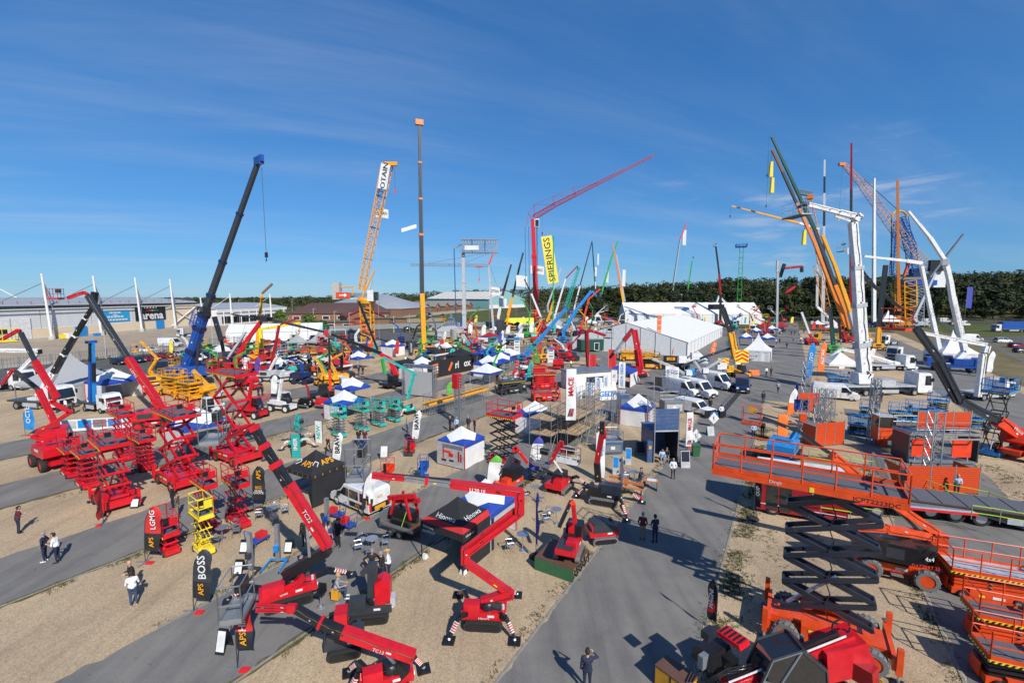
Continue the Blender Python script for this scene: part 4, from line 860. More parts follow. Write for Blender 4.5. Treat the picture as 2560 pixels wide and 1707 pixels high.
# ================================================================ LEFT SIDE
def pl(b,k,pts,az=90.0):return[AT(b,k,x,y,az)for x,y in pts]
def boom_chassis(T,W=2.3,L_=3.6,r=.48,m=red,rim=None,turret=True,ty=rubber,tm=None):
    part(T,'chassis',MB().box((0,0,r+.12),(W*.55,L_,.4)).box((0,L_*.34,r),(W*.8,.3,.3)).box((0,-L_*.34,r),(W*.8,.3,.3)),m)
    for s in(-1,1):
        for y in(-L_*.34,L_*.34):wheel(T,s*(W/2-.15),y,r,.34,rim or m,ty,lug=14)
    part(T,'axle',MB().tube((-W*.45,L_*.34,r),(W*.45,L_*.34,r),.09),black);part(T,'step',MB().box((W*.36,0,r*.75),(.25,.5,.05)),steel);part(T,'decal',MB().box((W*.285,.2,r+.15),(.02,.5,.14)),white)
    if turret:zt=r*2+.1;o=part(T,'turret',MB().prism([(-L_*.55,zt+.1),(-L_*.5,zt),(L_*.25,zt),(L_*.32,zt+.3),(L_*.2,zt+.95),(-L_*.42,zt+1.0),(-L_*.56,zt+.75)],'x',-W*.46,W*.46),tm or m);part(o,'hood_panel',MB().box((W*.465,-L_*.15,zt+.5),(.03,L_*.4,.55)),dgrey);part(o,'decal',MB().box((-W*.468,-L_*.1,zt+.55),(.02,L_*.22,.2)),white);part(o,'vent',MB().box((0,-L_*.3,zt+1.0),(W*.5,L_*.16,.04)),black);part(o,'turret_ring',MB().lathe([(.6,0),(.6,.14)],(0,0,r*2-.02),n=16),black)
def boomlift(label,loc,az,m,pts,ws,mats,bk=None,W=2.3,L_=3.6,r=.48,group='boom lifts',jib=None,rim=None,ty=rubber,asp=1.25,bm=None,cat='boom lift',tm=None):
    T=thing('boom_lift',label,cat,loc,az,group);boom_chassis(T,W,L_,r,m,rim,ty=ty,tm=tm)
    sect(T,pts,ws,mats,asp=asp)
    for p in pts[1:-1]:q=L(T,p);w=(max(ws)if isinstance(ws,list)else ws)*.62;part(T,'pivot',MB().lathe([(w*.7,-w*.9),(w*.7,w*.9)],q,'x',12),m)
    if bk:c,w,d,h,ba=bk;b=basket(T,c,w,d,h,bm or m,ba)
    return T
# --- tall red boom lift with raised basket
b0=G('f',1720,480);pp=[AT(b0,'f',1830,330)]+pl(b0,'a',[(1740,1500),(1440,1062),(985,352)])
T=boomlift('red articulated boom lift behind the scissor lifts, its basket raised high before the arena hall',b0,60,red,pp,[.58,.58,.42],[red,red,dgrey],None)
jj=pl(b0,'a',[(985,345),(940,318),(760,380)]);sect(T,jj,.26,red);c_=AT(b0,'a',625,398);basket(T,c_,2.0,.9,1.15,red,0)
text(T,'LGMG',L(T,pl(b0,'a',[(1520,1215)])[0]+V((.1,-.42,0))),L(T,b0+(pp[1]-pp[2]))-L(T,b0),Vector(L(T,b0+V((0,-1,0))))-L(T,b0)if 0 else(L(T,b0+(pp[1]-pp[2])).cross(L(T,b0+V((0,-1,0))))*-1),.42,white)
# --- red Z-boom lift on the far left
b0=G('f',600,915);pp=pl(b0,'f',[(520,700),(360,640),(370,560),(790,320),(560,190),(330,440),(340,490)])
T=boomlift('red articulated boom lift with folded Z shaped arms at the left edge',b0,300,red,pl(b0,'f',[(560,650),(365,590),(790,315),(580,200),(640,130)]),[.26,.24,.24,.24],red,r=.56)
q=pl(b0,'a',[(640,1500),(390,1085),(230,765)]);sect(T,q,[.34,.24],[red,dgrey]);sect(T,pl(b0,'a',[(230,755),(205,740),(15,850)]),.2,red);c_=AT(b0,'a',20,880);basket(T,c_,1.9,.8,1.1,lemon,0)
b1=G('f',620,700);T=boomlift('red boom lift parked behind the Z shaped boom lift, dark arm laid low',b1,320,red,pl(b1,'f',[(600,560),(640,485),(430,60)]),[.36,.36],red,r=.5)
sect(T,pl(b1,'a',[(430,1405),(170,1200)]),.26,dgrey);sect(T,pl(b1,'a',[(165,1195),(140,1185),(25,1350)]),.18,red)
# --- white truck with black and white boom
b0=G('f',480,270);T=truck('white platform truck with black boom rising right behind the silver pagoda tent',b0,100,ln=8,axles=(-2.6,2.4),bed=dgrey)
pp=pl(b0,'a',[(440,1480),(600,1230)]);sect(T,pp,.62,white);pp=pl(b0,'a',[(600,1230),(715,1020),(840,812),(955,615),(1045,470)])
for i_ in range(4):
    sect(T,[pp[i_],pp[i_+1]],.52-.06*i_,black);part(T,'white_band',MB().bar(L(T,pp[i_].lerp(pp[i_+1],-.03)),L(T,pp[i_].lerp(pp[i_+1],.05)),.6-.06*i_,.75-.07*i_),white)
sect(T,pl(b0,'a',[(1045,480),(1062,315)]),.5,black);part(T,'turret',MB().box(L(T,pl(b0,'a',[(430,1500)])[0])-V((0,0,.5)),(1.5,1.5,1.4)),white)
b1=G('a',60,1400);T=truck('white crane truck at the far left edge with a folded white boom',b1,95,ln=8.5,axles=(-2.6,2.6),bed=dgrey);sect(T,pl(b1,'a',[(-60,965),(440,968)]),.5,white);sect(T,pl(b1,'a',[(430,990),(205,1215)]),.42,white);sect(T,pl(b1,'a',[(200,1290),(430,1490)]),.5,white);part(T,'boom_tip',MB().box(L(T,pl(b1,'a',[(440,980)])[0]),(.5,.5,.7)),black)
# --- tents on the left
pagoda('silver grey pagoda tent behind the red lifts on the left',G('f',800,150),14,8.2,2.6,7.3,cloth_g,walls='12')
part_g=gazebo('blue and white gazebo right of the silver pagoda tent',G('f',1290,170),20,4.6,walls='02',peak=4.6,eave=2.9)
gazebo('blue and white gazebo between the tall red scissor lift and the metal basket',G('g',30,760)+V((-1.0,2.2,0)),GAZ,4.2,walls='0',peak=3.9,eave=2.4)
# --- blue mast and small truck
b0=G('f',1130,300);T=truck('small white truck carrying a blue telescopic mast',b0,110,ln=5.6,w=2.0,axles=(-1.5,1.7),bed=dgrey,cabh=1.9,cabl=1.7,ws=.38)
for dx_,m_ in((0,blue),(1,sky_b)):
    pp=pl(b0,'a',[(1010+dx_*50,1540),(1010+dx_*34,880)]);tele(T,pp[0],pp[1],3,.42,.34,[sky_b,black,sky_b]if dx_ else[blue,blue,black],collar=blue)
part(T,'mast_head',MB().box(L(T,pl(b0,'a',[(1022,872)])[0]),(1.1,.5,.35)),blue)
feather('blue feather flag behind the red Z boom lift','f',285,575,270,1.1,((1,sky_b),),(('OCTE',.7,.7,white),))
T=thing('photo_hoarding','long low hoarding with blue and white pictures behind the red scissor lifts','hoarding',G('f',700,545),-15);part(T,'panel',MB().box((4.2,0,.75),(8.6,.06,1.3)),white)
for i_ in range(6):part(T,'picture',MB().box((.7+i_*1.4,-.05,.85),(1.25,.02,.85)),[lgrey,sky_b,mgrey,sky_b,lgrey,sky_b][i_])
# --- blue crawler crane with long grey boom
b0=G('a',2140,1335);T=thing('crawler_crane','blue crawler crane with long grey telescopic boom leaning right','crane',b0,40)
track(T,-2.0,5.6,.5,.8);track(T,2.0,5.6,.5,.8);part(T,'carbody',MB().box((0,0,.9),(3.2,2.2,.8)),dgrey);part(T,'upper_deck',MB().prism([(-3.2,1.3),(2.6,1.3),(2.6,2.3),(1.5,3.0),(-2.2,3.1),(-3.4,2.6)],'x',-1.3,1.3),blue);part(T,'counterweight',MB().box((0,-3.2,2.0),(3.0,1.0,1.5)),navy)
o_=part(T,'operator_cab',MB().box((-1.5,1.8,2.3),(1.0,1.7,1.9),tx=.9,ty=.85),blue);part(o_,'window',MB().box((-1.5,1.95,2.6),(1.03,1.3,.9)),glass)
pp=pl(b0,'a',[(2090,1180),(2165,960),(2240,700),(2290,555)],100);sect(T,pp,[1.25,1.15,1.1],blue,collar=navy,asp=1.15)
top_=AT(b0,'u',765,95,100);tele(T,pp[-1],top_,4,1.0,.72,dgrey,collar=navy,fr=[0,.13,.36,.68,1.0]);
part(T,'boom_head',MB().box(L(T,top_)+V((.5,0,.4)),(2.2,.7,1.2)).box(L(T,top_)+V((1.3,0,.6)),(1.2,.5,1.0)),blue);hook(T,AT(b0,'u',797,125,100),13.2)
part(T,'lift_ram',MB().tube(L(T,pl(b0,'a',[(2200,1190)],100)[0]),L(T,pl(b0,'a',[(2225,830)],100)[0]),.22),dgrey);part(T,'winch_frame',MB().box(L(T,pl(b0,'a',[(2300,530)],100)[0]),(1.6,1.2,1.6)),black)
lattice(T,AT(b0,'a',2195,700,100),AT(b0,'a',2230,550,100),1.6,1.4,4,blue,r=.05)
# --- yellow lifts
def ylift(label,k,x,y,az,pts,m=yellow,bk=None,ws=(.3,.26),**kw):
    b=G(k,x,y);pp=pl(b,k,pts);T=boomlift(label,b,az,m,pp,list(ws)[:len(pp)-1]if len(ws)>=len(pp)-1 else list(ws)+[ws[-1]]*(len(pp)-1-len(ws)),m,None,r=.42,W=2.0,L_=2.8,**kw)
    if bk:basket(T,AT(b,k,bk[0],bk[1]),bk[2]if len(bk)>2 else 1.8,.8,1.1,m,0)
    return T
ylift('yellow boom lift with raised basket in front of the white van','a',1740,1365,50,[(1720,1290),(1680,1190),(1765,1060),(1590,880),(1570,860)],bk=(1515,985),ws=(.42,.36,.24,.2))
ylift('yellow boom lift with its basket beside the blue crane boom','a',1960,1420,80,[(1990,1330),(1930,1250),(1960,1180)],bk=(1955,1135),ws=(.34,.3))
b0=G('f',1950,120);scissor('yellow scissor lift folded low behind the red scissor platforms',b0,115,L_=4.2,W=1.9,n=3,H=2.9,m=yellow,group='yellow lifts',rough=True,rr=.4)
b0=G('g',150,160);T=boomlift('yellow boom lift with grey engine hood lying low beside the tallest red scissor',b0,105,yellow,pl(b0,'b',[(60,1440),(-110,1400),(210,1390),(10,1190)]),[.42,.4,.36],yellow,rim=tyre_l)
part(T,'engine_hood',MB().box((0,-.9,1.5),(1.9,1.4,1.0)),dgrey)
scissor('second yellow scissor lift beside the red and white barrier',G('f',2120,175),118,L_=3.6,W=1.8,n=3,H=2.6,m=yellow,group='yellow lifts',rough=True,rr=.38)
# --- red scissor lifts, nearest group
g_='red scissor lifts'
def rscissor(label,k,x,y,ptop,az,**kw):  # ptop = photo height of the platform edge
    b=G(k,x,y);z=AT(b,k,x,ptop).z;return scissor(label,b,az,H=z,group=g_,**kw)
rscissor('red slab scissor lift in the middle of the left pair, raised half way','f',990,1130,760,126,L_=2.5,W=1.25,n=5,PL=2.9)
rscissor('red slab scissor lift behind it with folded platform against the Z boom lift','f',820,1010,720,126,L_=2.5,W=1.25,n=4,PL=2.6)
rscissor('red rough terrain scissor lift raised high beside the thin red flag','f',1290,1340,640,128,L_=3.3,W=1.9,n=4,PL=3.6,PW=1.75,rough=True,rr=.36,am=red)
rscissor('red slab scissor lift standing left of the largest red platform','f',1620,940,600,126,L_=2.5,W=1.25,n=6,PL=2.9)
rscissor('red slab scissor lift at the back, partly hidden, with the highest small platform','f',1400,830,330,126,L_=2.7,W=1.3,n=7,PL=3.0)
rscissor('large red rough terrain scissor lift with long deck, right of the small red lifts','f',2030,1110,320,126,L_=3.9,W=2.2,n=3,PL=4.6,PW=1.9,rough=True,rr=.42)
rscissor('largest red rough terrain scissor lift with thick arms beside the white gazebo wall','g',510,850,-130,122,L_=4.1,W=2.3,n=3,PL=5.0,PW=2.1,rough=True,rr=.44,dy=0)
rscissor('narrow red scissor lift below the black feather flag','l',335,170,-200,128,L_=2.3,W=.85,n=3,PL=2.4)
rscissor('narrow red scissor lift behind the yellow one','l',60,190,-190,128,L_=2.2,W=.85,n=3,PL=2.3)
rscissor('small red scissor lift behind the red feather flag','k',1465,400,215,128,L_=2.2,W=.85,n=2,PL=2.3)
rscissor('narrow yellow scissor lift behind the black and orange feather flag','k',1790,420,80,128,L_=1.5,W=.8,n=3,PL=1.6,m=lemon,name='scissor_lift')
b0=G('g',640,60);boomlift('red boom lift with stowed arms behind the largest red scissor lift',b0,110,red,pl(b0,'g',[(560,-20),(450,30),(620,-60)]),[.4,.36],red,rim=white)
# --- flags and board
rf_='feather flags of the front stands'
feather('thin edge-on red feather flag with white letters before a red scissor lift','f',1160,1560,1110,.75,((1,cloth_r),),(('LGMG',.55,.4,white),),az=68)
feather('red and black feather flag reading LGMG and APS','k',1275,510,20,.86,((.38,cloth_k),(.62,cloth_r)),(('APS',.22,.36,yellow),('LGMG',.72,.42,white)),lean=.1,xt=1330)
feather('grey and black feather flag reading BOSS and APS','k',1700,940,395,.82,((.36,cloth_k),(.64,dgrey)),(('APS',.22,.36,yellow),('BOSS',.66,.52,white)),lean=.09,xt=1780)
feather('red and black feather flag reading Hinowa and APS at the bottom left','l',330,1440,880,.66,((.42,cloth_k),(.58,cloth_r)),(('APS',.28,.36,yellow),('Hinowa',.78,.42,white)),straight=True,low=.30,xt=322)
feather('black feather flag with yellow APS sign beside the narrow red lift','g',688,1390,920,.85,((1,cloth_k),),(('APS',.76,.42,yellow),('BIG',.38,.3,yellow,False),('MORE',.28,.2,white,False),('CHOICE',.22,.2,white,False)),lean=.03,xt=720)
sign_board('small black A-board with white sheet beside the front red flag','l',215,1275,.42,.95,az=8);sign_board('white notice board at the front corner of a red scissor lift','f',1530,1370,.5,.7,az=-10)
sign_board('black poster board left of the grey mobile hoist','l',400,410,.45,.7,az=0);sign_board('black poster board right of the blue crane trolley','l',788,410,.45,.7,az=0);sign_board('black poster board in front of the grey mobile hoist','l',355,600,.45,.75)
# --- car park
cr='cars in the left car park'
cols=dict(k=P('car black',(.012,.012,.014),.2),n=P('car navy',(.014,.022,.05),.2),g=P('car grey',(.10,.105,.115),.25),s=P('car silver',(.35,.36,.37),.25),w=P('car white',(.72,.72,.72),.25),r=P('car red',(.25,.012,.016),.25))
for(k,x,y,az,kind,c,lab)in[('a',1340,1125,110,'hatch','k','black hatchback nearest the palisade fence, left of the dark red boom'),('a',1525,1102,110,'saloon','n','dark blue saloon just right of the dark grey boom'),('a',1695,1085,105,'hatch','r','red hatchback behind the yellow boom lift'),('a',1860,1055,105,'saloon','r','dark red saloon in front of the white van'),('a',2010,1035,100,'saloon','s','silver saloon left of the blue crane boom'),('a',2225,1090,150,'suv','w','white off-road car right of the blue crane boom'),('a',2300,1060,150,'suv','n','navy car at the right of the white off-road car'),
 ('a',1000,1235,112,'estate','k','black estate car with its boot towards the blue mast'),('a',1090,1262,112,'estate','g','dark grey estate car in the nearest car park row'),('a',1280,1275,112,'estate','s','pale grey estate car at the front of the car park row'),('a',1840,1180,100,'suv','n','dark off-road car behind the yellow basket'),('a',1675,985,95,'saloon','w','white saloon parked before the white van on the forecourt'),
 ('b',185,990,110,'suv','n','dark blue car right of the blue crane, front row'),('b',190,1065,110,'saloon','n','navy saloon below the dark blue car'),('b',60,1075,110,'suv','w','white car half hidden by the blue boom'),('b',310,975,105,'hatch','k','black hatchback left of the silver strut'),('b',560,930,100,'hatch','k','black hatchback behind the red boom'),('b',620,1045,140,'hatch','w','white hatchback between red and yellow booms'),('b',720,920,100,'saloon','r','red saloon behind the yellow boom'),('b',850,900,100,'hatch','k','dark hatchback right of the red saloon'),('b',960,900,100,'saloon','n','dark saloon in the rear row of the car park'),
 ('b',890,960,105,'estate','n','navy estate car left of the dark red boom'),('b',1010,935,105,'suv','k','black car with roof rails right of the dark red boom'),('b',1240,905,110,'estate','w','white pick-up like car beside the pale van'),('b',1350,910,110,'suv','n','dark car left of the right hand orange platform'),('b',1460,890,110,'hatch','n','blue hatchback above the orange platform'),('b',1640,900,100,'hatch','s','silver hatchback left of the yellow tower crane base'),('b',1260,845,100,'suv','k','black car in the back row under the bushy tree'),('b',1190,850,100,'hatch','n','navy hatchback in the back row left of the trees'),('b',1400,850,100,'suv','k','black off-road car in the back row right of the trees'),('b',1840,890,100,'suv','k','black car at the foot of the yellow tower crane'),('b',760,1020,150,'suv','n','navy people carrier in front of the dark red boom'),
 ('c',395,590,80,'saloon','k','black saloon on the lane behind the green field, left'),('c',490,592,80,'estate','g','grey estate on the lane behind the green field'),('c',665,580,80,'saloon','k','dark saloon alone on the lane behind the green field'),('e',2160,700,95,'suv','w','white off-road car parked on the right car park'),('e',2290,745,95,'hatch','r','dark red car below the white off-road car'),('e',2340,790,95,'hatch','g','dark grey car at the right edge below the red one'),('e',1720,540,80,'hatch','s','silver car beside the white vans at the right'),('b',1640,660,80,'hatch','k','black car by the fence left of the tower crane'),('b',1770,690,80,'hatch','n','teal-dark car by the fence under the orange basket'),
 ('a',100,800,120,'hatch','r','small red car by the arena door'),('b',135,800,30,'hatch','w','pale car beside the left end of the white hoarding')][:-2]:
    car(lab,G(k,x,y),az,kind,cols[c],cr)
van('long white van parked on the arena forecourt',G('a',1915,925),98,6.6,2.1,2.6);van('dark blue van left of the orange platforms',G('b',985,1005),150,5.0,1.95,2.0,cols['n']);van('white van in the car park behind the orange platforms',G('b',1135,905),285,5.2,1.95,2.2)
truck('white and blue lorry with loader at the end of the arena forecourt',G('a',2140,815),250,ln=8,bed=navy,axles=(-2.4,2.4),group=None)
T=thing('white_hoarding','long low white temporary hall behind the car park','hall',G('b',380,880),-22)
for i_ in range(6):
    part(T,'wall_panel',MB().box((2.4+i_*4.8,0,1.5),(4.7,.1,3)),cloth_w);part(T,'roof_panel',MB().add([(i_*4.8,-.2,3),(i_*4.8+4.72,-.2,3),(i_*4.8+4.72,7,5.4),(i_*4.8,7,5.4)],[(0,1,2,3)]),cloth_w);part(T,'roof_panel',MB().add([(i_*4.8,7,5.4),(i_*4.8+4.72,7,5.4),(i_*4.8+4.72,14,3),(i_*4.8,14,3)],[(0,1,2,3)]),cloth_w)
part(T,'end_wall',MB().poly((0,0,0),(0,14,0),(0,14,3),(0,7,5.4),(0,0,3)),cloth_w)
# ================================================================ FRONT STANDS
def spider(label,loc,az,m=red,tl=1.7,tw=.26,gap=.9,pads=(),legm=black,body=True,group='spider lifts',tm=rubber,name='spider_lift',tz=0.0,cat='spider lift',tr=.22):
    T=thing(name,label,cat,loc,az,group)
    for s in(-1,1):track(T,s*gap/2,tl,tr,tw,tm,z=tz)
    if body:o=part(T,'chassis',MB().box((0,0,tr*2+.17+tz),(gap*.9,tl*1.15,.36)),m);part(o,'engine_cover',MB().box((gap*.2,-tl*.3,tr*2+.5+tz),(gap*.5,tl*.42,.4),tx=.9),m);part(T,'turntable',MB().lathe([(.36,0),(.36,.2),(.28,.3)],(0,tl*.1,tr*2+.35+tz),n=14),black)
    if body:[part(T,'hydraulic_hose',MB().path([(x,-tl*.4,tr*2+.4+tz),(x*1.2,0,tr*2+.62+tz),(x,tl*.45,tr*2+.4+tz)],.022,5),black)for x in(-gap*.2,gap*.28)];part(T,'control_panel',MB().box((-gap*.3,tl*.42,tr*2+.55+tz),(.24,.16,.35)),dgrey);part(T,'lamp',MB().box((gap*.3,tl*.59,tr*2+.2+tz),(.12,.04,.1)),lampw);part(T,'decal',MB().box((gap*.455,tl*.2,tr*2+.2+tz),(.012,.3,.1)),white);part(T,'filter',MB().lathe([(.07,0),(.07,.2),(.03,.24)],(gap*.1,tl*.5,tr*2+.35+tz),n=8),lgrey)
    for p in pads:
        q=L(T,p);s=(1 if q.x>0 else-1);a=V((s*gap*.35,max(-tl*.45,min(tl*.45,q.y*.5)),tr*2+.25+tz));k=a.lerp(q,.45)+V((0,0,.42));e=q+V((0,0,.16))
        o=part(T,'outrigger',MB().bar(a,k,.16,.2),legm);part(o,'outrigger_leg',MB().bar(k,e,.14,.17,.10,.12),legm);d=(e-k);mb=MB()
        for i in range(5):mb.bar(k+d*(.25+i*.11),k+d*(.30+i*.11),.15,.17)
        part(o,'warning_band',mb,white);mb=MB()
        for i in range(4):mb.bar(k+d*(.31+i*.11),k+d*(.35+i*.11),.152,.172)
        part(o,'red_band',mb,plast_r);part(o,'ball_joint',MB().lathe([(.05,-.08),(.09,0),(.05,.06)],e-V((0,0,.04)),n=8),chrome);pad(o,q,.52)
    return T
def cage(T,c,w,d,h,az=0.0,m=steel):return basket(T,c,w,d,h,m,az,floor=mgrey)
def blk(T,name,a,b,w,h,m,**k):
    o=part(T,name,MB().bar(L(T,a),L(T,b),w,h,**k),m)
    if name in('boom_section','jib'):detail(T,o,L(T,a),L(T,b),w,h)
    return o
# --- TC22 tracked crane, long boom leaning left
b0=G('l',780,850);T=spider('red and black spider crane with long boom marked TC22',b0,60,pads=[G('l',1330,625),G('l',545,870),G('l',900,470),G('l',250,850)],tl=2.2,gap=1.1,tr=.26)
root=AT(b0,'l',1125,375);pp=[root,AT(b0,'g',1080,1120)];blk(T,'boom_section',pp[0],pp[1],.40,.46,red);o_=T
for a_,c_,w_ in(((1080,1130),(930,885),.36),((930,885),(800,680),.32),((800,680),(690,470),.28)):
    p_,q_=AT(b0,'g',*a_),AT(b0,'g',*c_);blk(T,'boom_section',p_,q_,w_,w_*1.1,black);d_=(q_-p_).normalized();blk(T,'collar',q_-d_*.22,q_+d_*.05,w_*1.2,w_*1.3,red)
sect(T,[AT(b0,'g',700,450),AT(b0,'g',400,605)],.16,dred);sect(T,[AT(b0,'g',705,475),AT(b0,'g',420,590)],.10,dred);cage(T,AT(b0,'g',240,640),1.5,.8,1.5,10)
tdir=(root-pp[1]);text(T,'TC22',L(T,AT(b0,'l',965,80)+V((0,-.32,0))),L(T,b0+tdir),L(T,b0+tdir.cross(V((0,-1,0)))*-1),.30,white)
blk(T,'turret',AT(b0,'l',730,640)+V((0,.2,0)),AT(b0,'l',1110,420)+V((0,.2,0)),.45,.5,black);blk(T,'lift_ram',AT(b0,'l',960,460),AT(b0,'l',935,170),.12,.12,chrome);blk(T,'engine_hood',AT(b0,'l',650,770),AT(b0,'l',890,660),.6,.34,red)
text(T,'Hinowa',L(T,AT(b0,'l',770,725)+V((0,-.62,0))),L(T,b0+V((1,0,.42))),(0,0,1),.22,white)
# --- TC13
b0=G('l',1640,1620);T=spider('red spider crane with low boom marked TC13 at the bottom',b0,70,pads=[G('l',1310,1480),G('l',1960,1450),G('l',1300,1700)],tl=1.7,gap=.95)
root=AT(b0,'l',1880,1335);A1,A2,A3,A4=(AT(b0,'l',*q)for q in((1250,1115),(1045,1030),(845,915),(490,905)));
blk(T,'boom_section',root,A1,.34,.40,red);blk(T,'boom_section',A1,A2,.27,.32,black);blk(T,'collar',A2,A2.lerp(A1,.12),.33,.38,red);blk(T,'boom_section',A2,A3,.23,.28,black);blk(T,'jib',A3+V((0,0,.06)),A4+V((0,0,.12)),.10,.10,red);blk(T,'jib',A3-V((0,0,.08)),A4-V((0,0,.12)),.10,.10,red);blk(T,'jib_frame',A3,A3.lerp(A4,.22),.16,.34,red)
cage(T,AT(b0,'l',330,950),1.35,.75,1.4,8);td=root-A1;text(T,'TC13',L(T,AT(b0,'l',1580,1240)+V((0,-.27,0))),L(T,b0+td),L(T,b0+td.cross(V((0,-1,0)))*-1),.2,white)
blk(T,'turret',AT(b0,'l',1800,1400),AT(b0,'l',1700,1500),.5,.5,black);blk(T,'lift_ram',AT(b0,'l',1620,1300),AT(b0,'l',1760,1450),.08,.08,chrome);part(T,'front_shield',MB().prism([(-.5,.1),(.5,.1),(.45,.55),(0,.95),(-.4,.6)],'y',-.95,-.85),ored)
for nm_,x_,y_,az_,l_ in(('tracked_carrier',1275,1300,75,'small red tracked carrier with raised tipping box'),):
    b0=G('l',x_,y_);T=spider(l_,b0,az_,tl=1.35,gap=.7,m=dgrey,name=nm_,group=None,cat='carrier');part(T,'tipping_box',MB().box((0,-.1,1.55),(.75,.5,.85),tx=.9),red);part(T,'engine',MB().box((.15,.55,1.0),(.4,.5,.5)),dgrey);part(T,'mast',MB().bar((0,-.1,.6),(0,-.1,1.2),.12),black)
b0=G('l',1500,985);T=spider('black and red tracked lift with upright mast beside three people',b0,82,m=dgrey,tl=1.75,gap=.95,name='tracked_lift',group=None,cat='tracked lift');part(T,'mast',MB().bar((.05,.1,.6),(.05,.15,2.7),.3,.42),dgrey);part(T,'mast_arm',MB().bar((.05,.15,2.6),(.05,-.35,2.2),.26,.2),dgrey);part(T,'engine_hood',MB().prism([(.25,.8),(.95,.8),(.95,1.75),(.6,2.0),(.25,1.8)],'x',-.35,.35),red);part(T,'engine',MB().box((.1,.95,.85),(.5,.45,.4)),lgrey)
# --- LL20.10
b0=G('m',740,1035);T=spider('red spider lift marked LL20.10 with zig-zag arms over the gravel',b0,94,pads=[G('m',430,1200),G('m',1005,1205),G('m',515,800),G('m',1025,800)],tl=1.75,gap=1.0)
Y1=pl(b0,'m',[(985,790),(560,490)]);sect(T,pl(b0,'m',[(720,860),(985,775)]),.34,red);sect(T,Y1,.26,red);sect(T,[p+V((.05,.1,-.28))for p in Y1],.12,dred)
Y2=[AT(b0,'m',560,450),AT(b0,'h',1530,1440)];sect(T,Y2,.24,red);sect(T,[p+V((0,.1,.3))for p in Y2],.14,red);sect(T,pl(b0,'m',[(575,380),(575,520)]),.3,red);sect(T,pl(b0,'h',[(1520,1200),(1520,1450)]),.34,red)
B1,B2,B3,B4=(AT(b0,'h',*q)for q in((1555,1215),(745,1115),(235,1050),(0,1040)));blk(T,'boom_section',B1,B2,.30,.36,red);blk(T,'boom_section',B2,B3,.22,.26,chrome);blk(T,'energy_chain',B2+V((0,0,.2)),B4+V((0,0,.16)),.08,.06,black);blk(T,'collar',B2.lerp(B3,.48),B2.lerp(B3,.55),.27,.32,red);blk(T,'boom_section',B3,AT(b0,'g',2020,1020),.2,.26,red)
text(T,'LL20.10',L(T,AT(b0,'h',1050,1165)+V((0,-.27,0))),L(T,b0+(B1-B2)),L(T,b0+(B1-B2).cross(V((0,-1,0)))*-1),.22,white,bold=.02);cage(T,AT(b0,'g',1870,1040),1.35,.75,1.45,-8);text(T,'Hinowa',(-.02,0,.7)if 0 else L(T,AT(b0,'m',740,930)+V((0,-.52,0))),L(T,b0+V((1,0,0))),(0,0,1),.16,white)
part(T,'hydraulic_block',MB().box((0,.55,.95),(.5,.5,.35)),dgrey)
# --- branded tents
A_,B_,C_=G('m',215,470),G('m',555,605),G('m',800,400);ctr=(A_+C_)/2
T=gazebo('black and red gazebo reading Hinowa in the middle of the front stands',ctr,GAZ,3.0,eave=2.3,peak=3.5,body=cloth_k,val=cloth_k,trim=False,legm=black,group=None,edge=None,v=.42)
for i_ in range(4):
    a_=i_*math.pi/2;c_,s_=math.cos(a_),math.sin(a_);R_=(c_,s_,0);N_=V((s_,-c_,0))
    part(T,'red_band',MB().poly(*[tuple(Vector(R_)*x+N_*y+V((0,0,z)))for x,y,z in((-1.51,1.52,2.31),(1.51,1.52,2.31),(1.22,1.225,2.51),(-1.22,1.225,2.51))]),cloth_r)
    text(T,'Hinowa',V((0,0,2.66))+N_*1.06,R_,tuple(V((0,0,.62))-N_*.8),.44,white);text(T,'Hinowa',V((-.95,0,2.1))if 0 else Vector(R_)*-.9+N_*1.53+V((0,0,2.08)),R_,(0,0,1),.24,white)
part(T,'side_wall',MB().box((1.5,0,1.0),(.03,2.9,1.95)),cloth_k);part(T,'side_wall',MB().box((0,1.5,1.0),(2.9,.03,1.95)),cloth_k)
for p_ in(A_,B_):
    q_=L(T,p_);part(T,'sand_bag',MB().box((q_.x,q_.y,.12),(.35,.3,.22),tx=.7,ty=.7),cloth_w)
p_,q_,r_=G('h',790,1335,2.3),G('h',1190,1475,2.3),G('h',1470,1260,2.3);gazebo('blue and white gazebo directly behind the Hinowa gazebo',V(((p_.x+r_.x)/2,(p_.y+r_.y)/2,0)),GAZ,(q_-p_).length,(r_-q_).length,eave=2.35,peak=3.7,walls='2')
p_,q_,r_=G('g',1090,945,2.35),G('g',1330,1065,2.35),G('g',1690,885,2.35)
T=gazebo('black gazebo with yellow APS lettering left of the white van',V(((p_.x+r_.x)/2,(p_.y+r_.y)/2,0)),GAZ,3.0,eave=2.4,peak=3.6,body=cloth_k,val=cloth_k,trim=False,walls='12',wm=cloth_k,legm=black,group=None,edge=None,v=.3)
for i_ in(0,1):
    a_=i_*math.pi/2;R_=V((math.cos(a_),math.sin(a_),0));N_=V((R_.y,-R_.x,0));text(T,'APS',R_*.25+N_*.92+V((0,0,2.82)),R_,tuple(V((0,0,.62))-N_*.75),.62,yellow,bold=.02)
    part(T,'swoosh',MB().path([R_*x+N_*y+V((0,0,z+.02))for x,y,z in((-.95,.95,2.86),(-.6,.75,3.0),(-.45,.9,2.88),(-.75,1.15,2.72))],.03),white)
    for q in range(5):text(T,'S',R_*(-1.2+q*.6)+N_*1.535+V((0,0,2.24)),R_,(0,0,1),.24,yellow)
a_=G('h',905,960);gazebo('blue and white gazebo with a large machinery photograph on its front wall',a_-D2*1.5+D1*1.5,GAZ,3.0,eave=2.2,peak=3.3,walls='13')
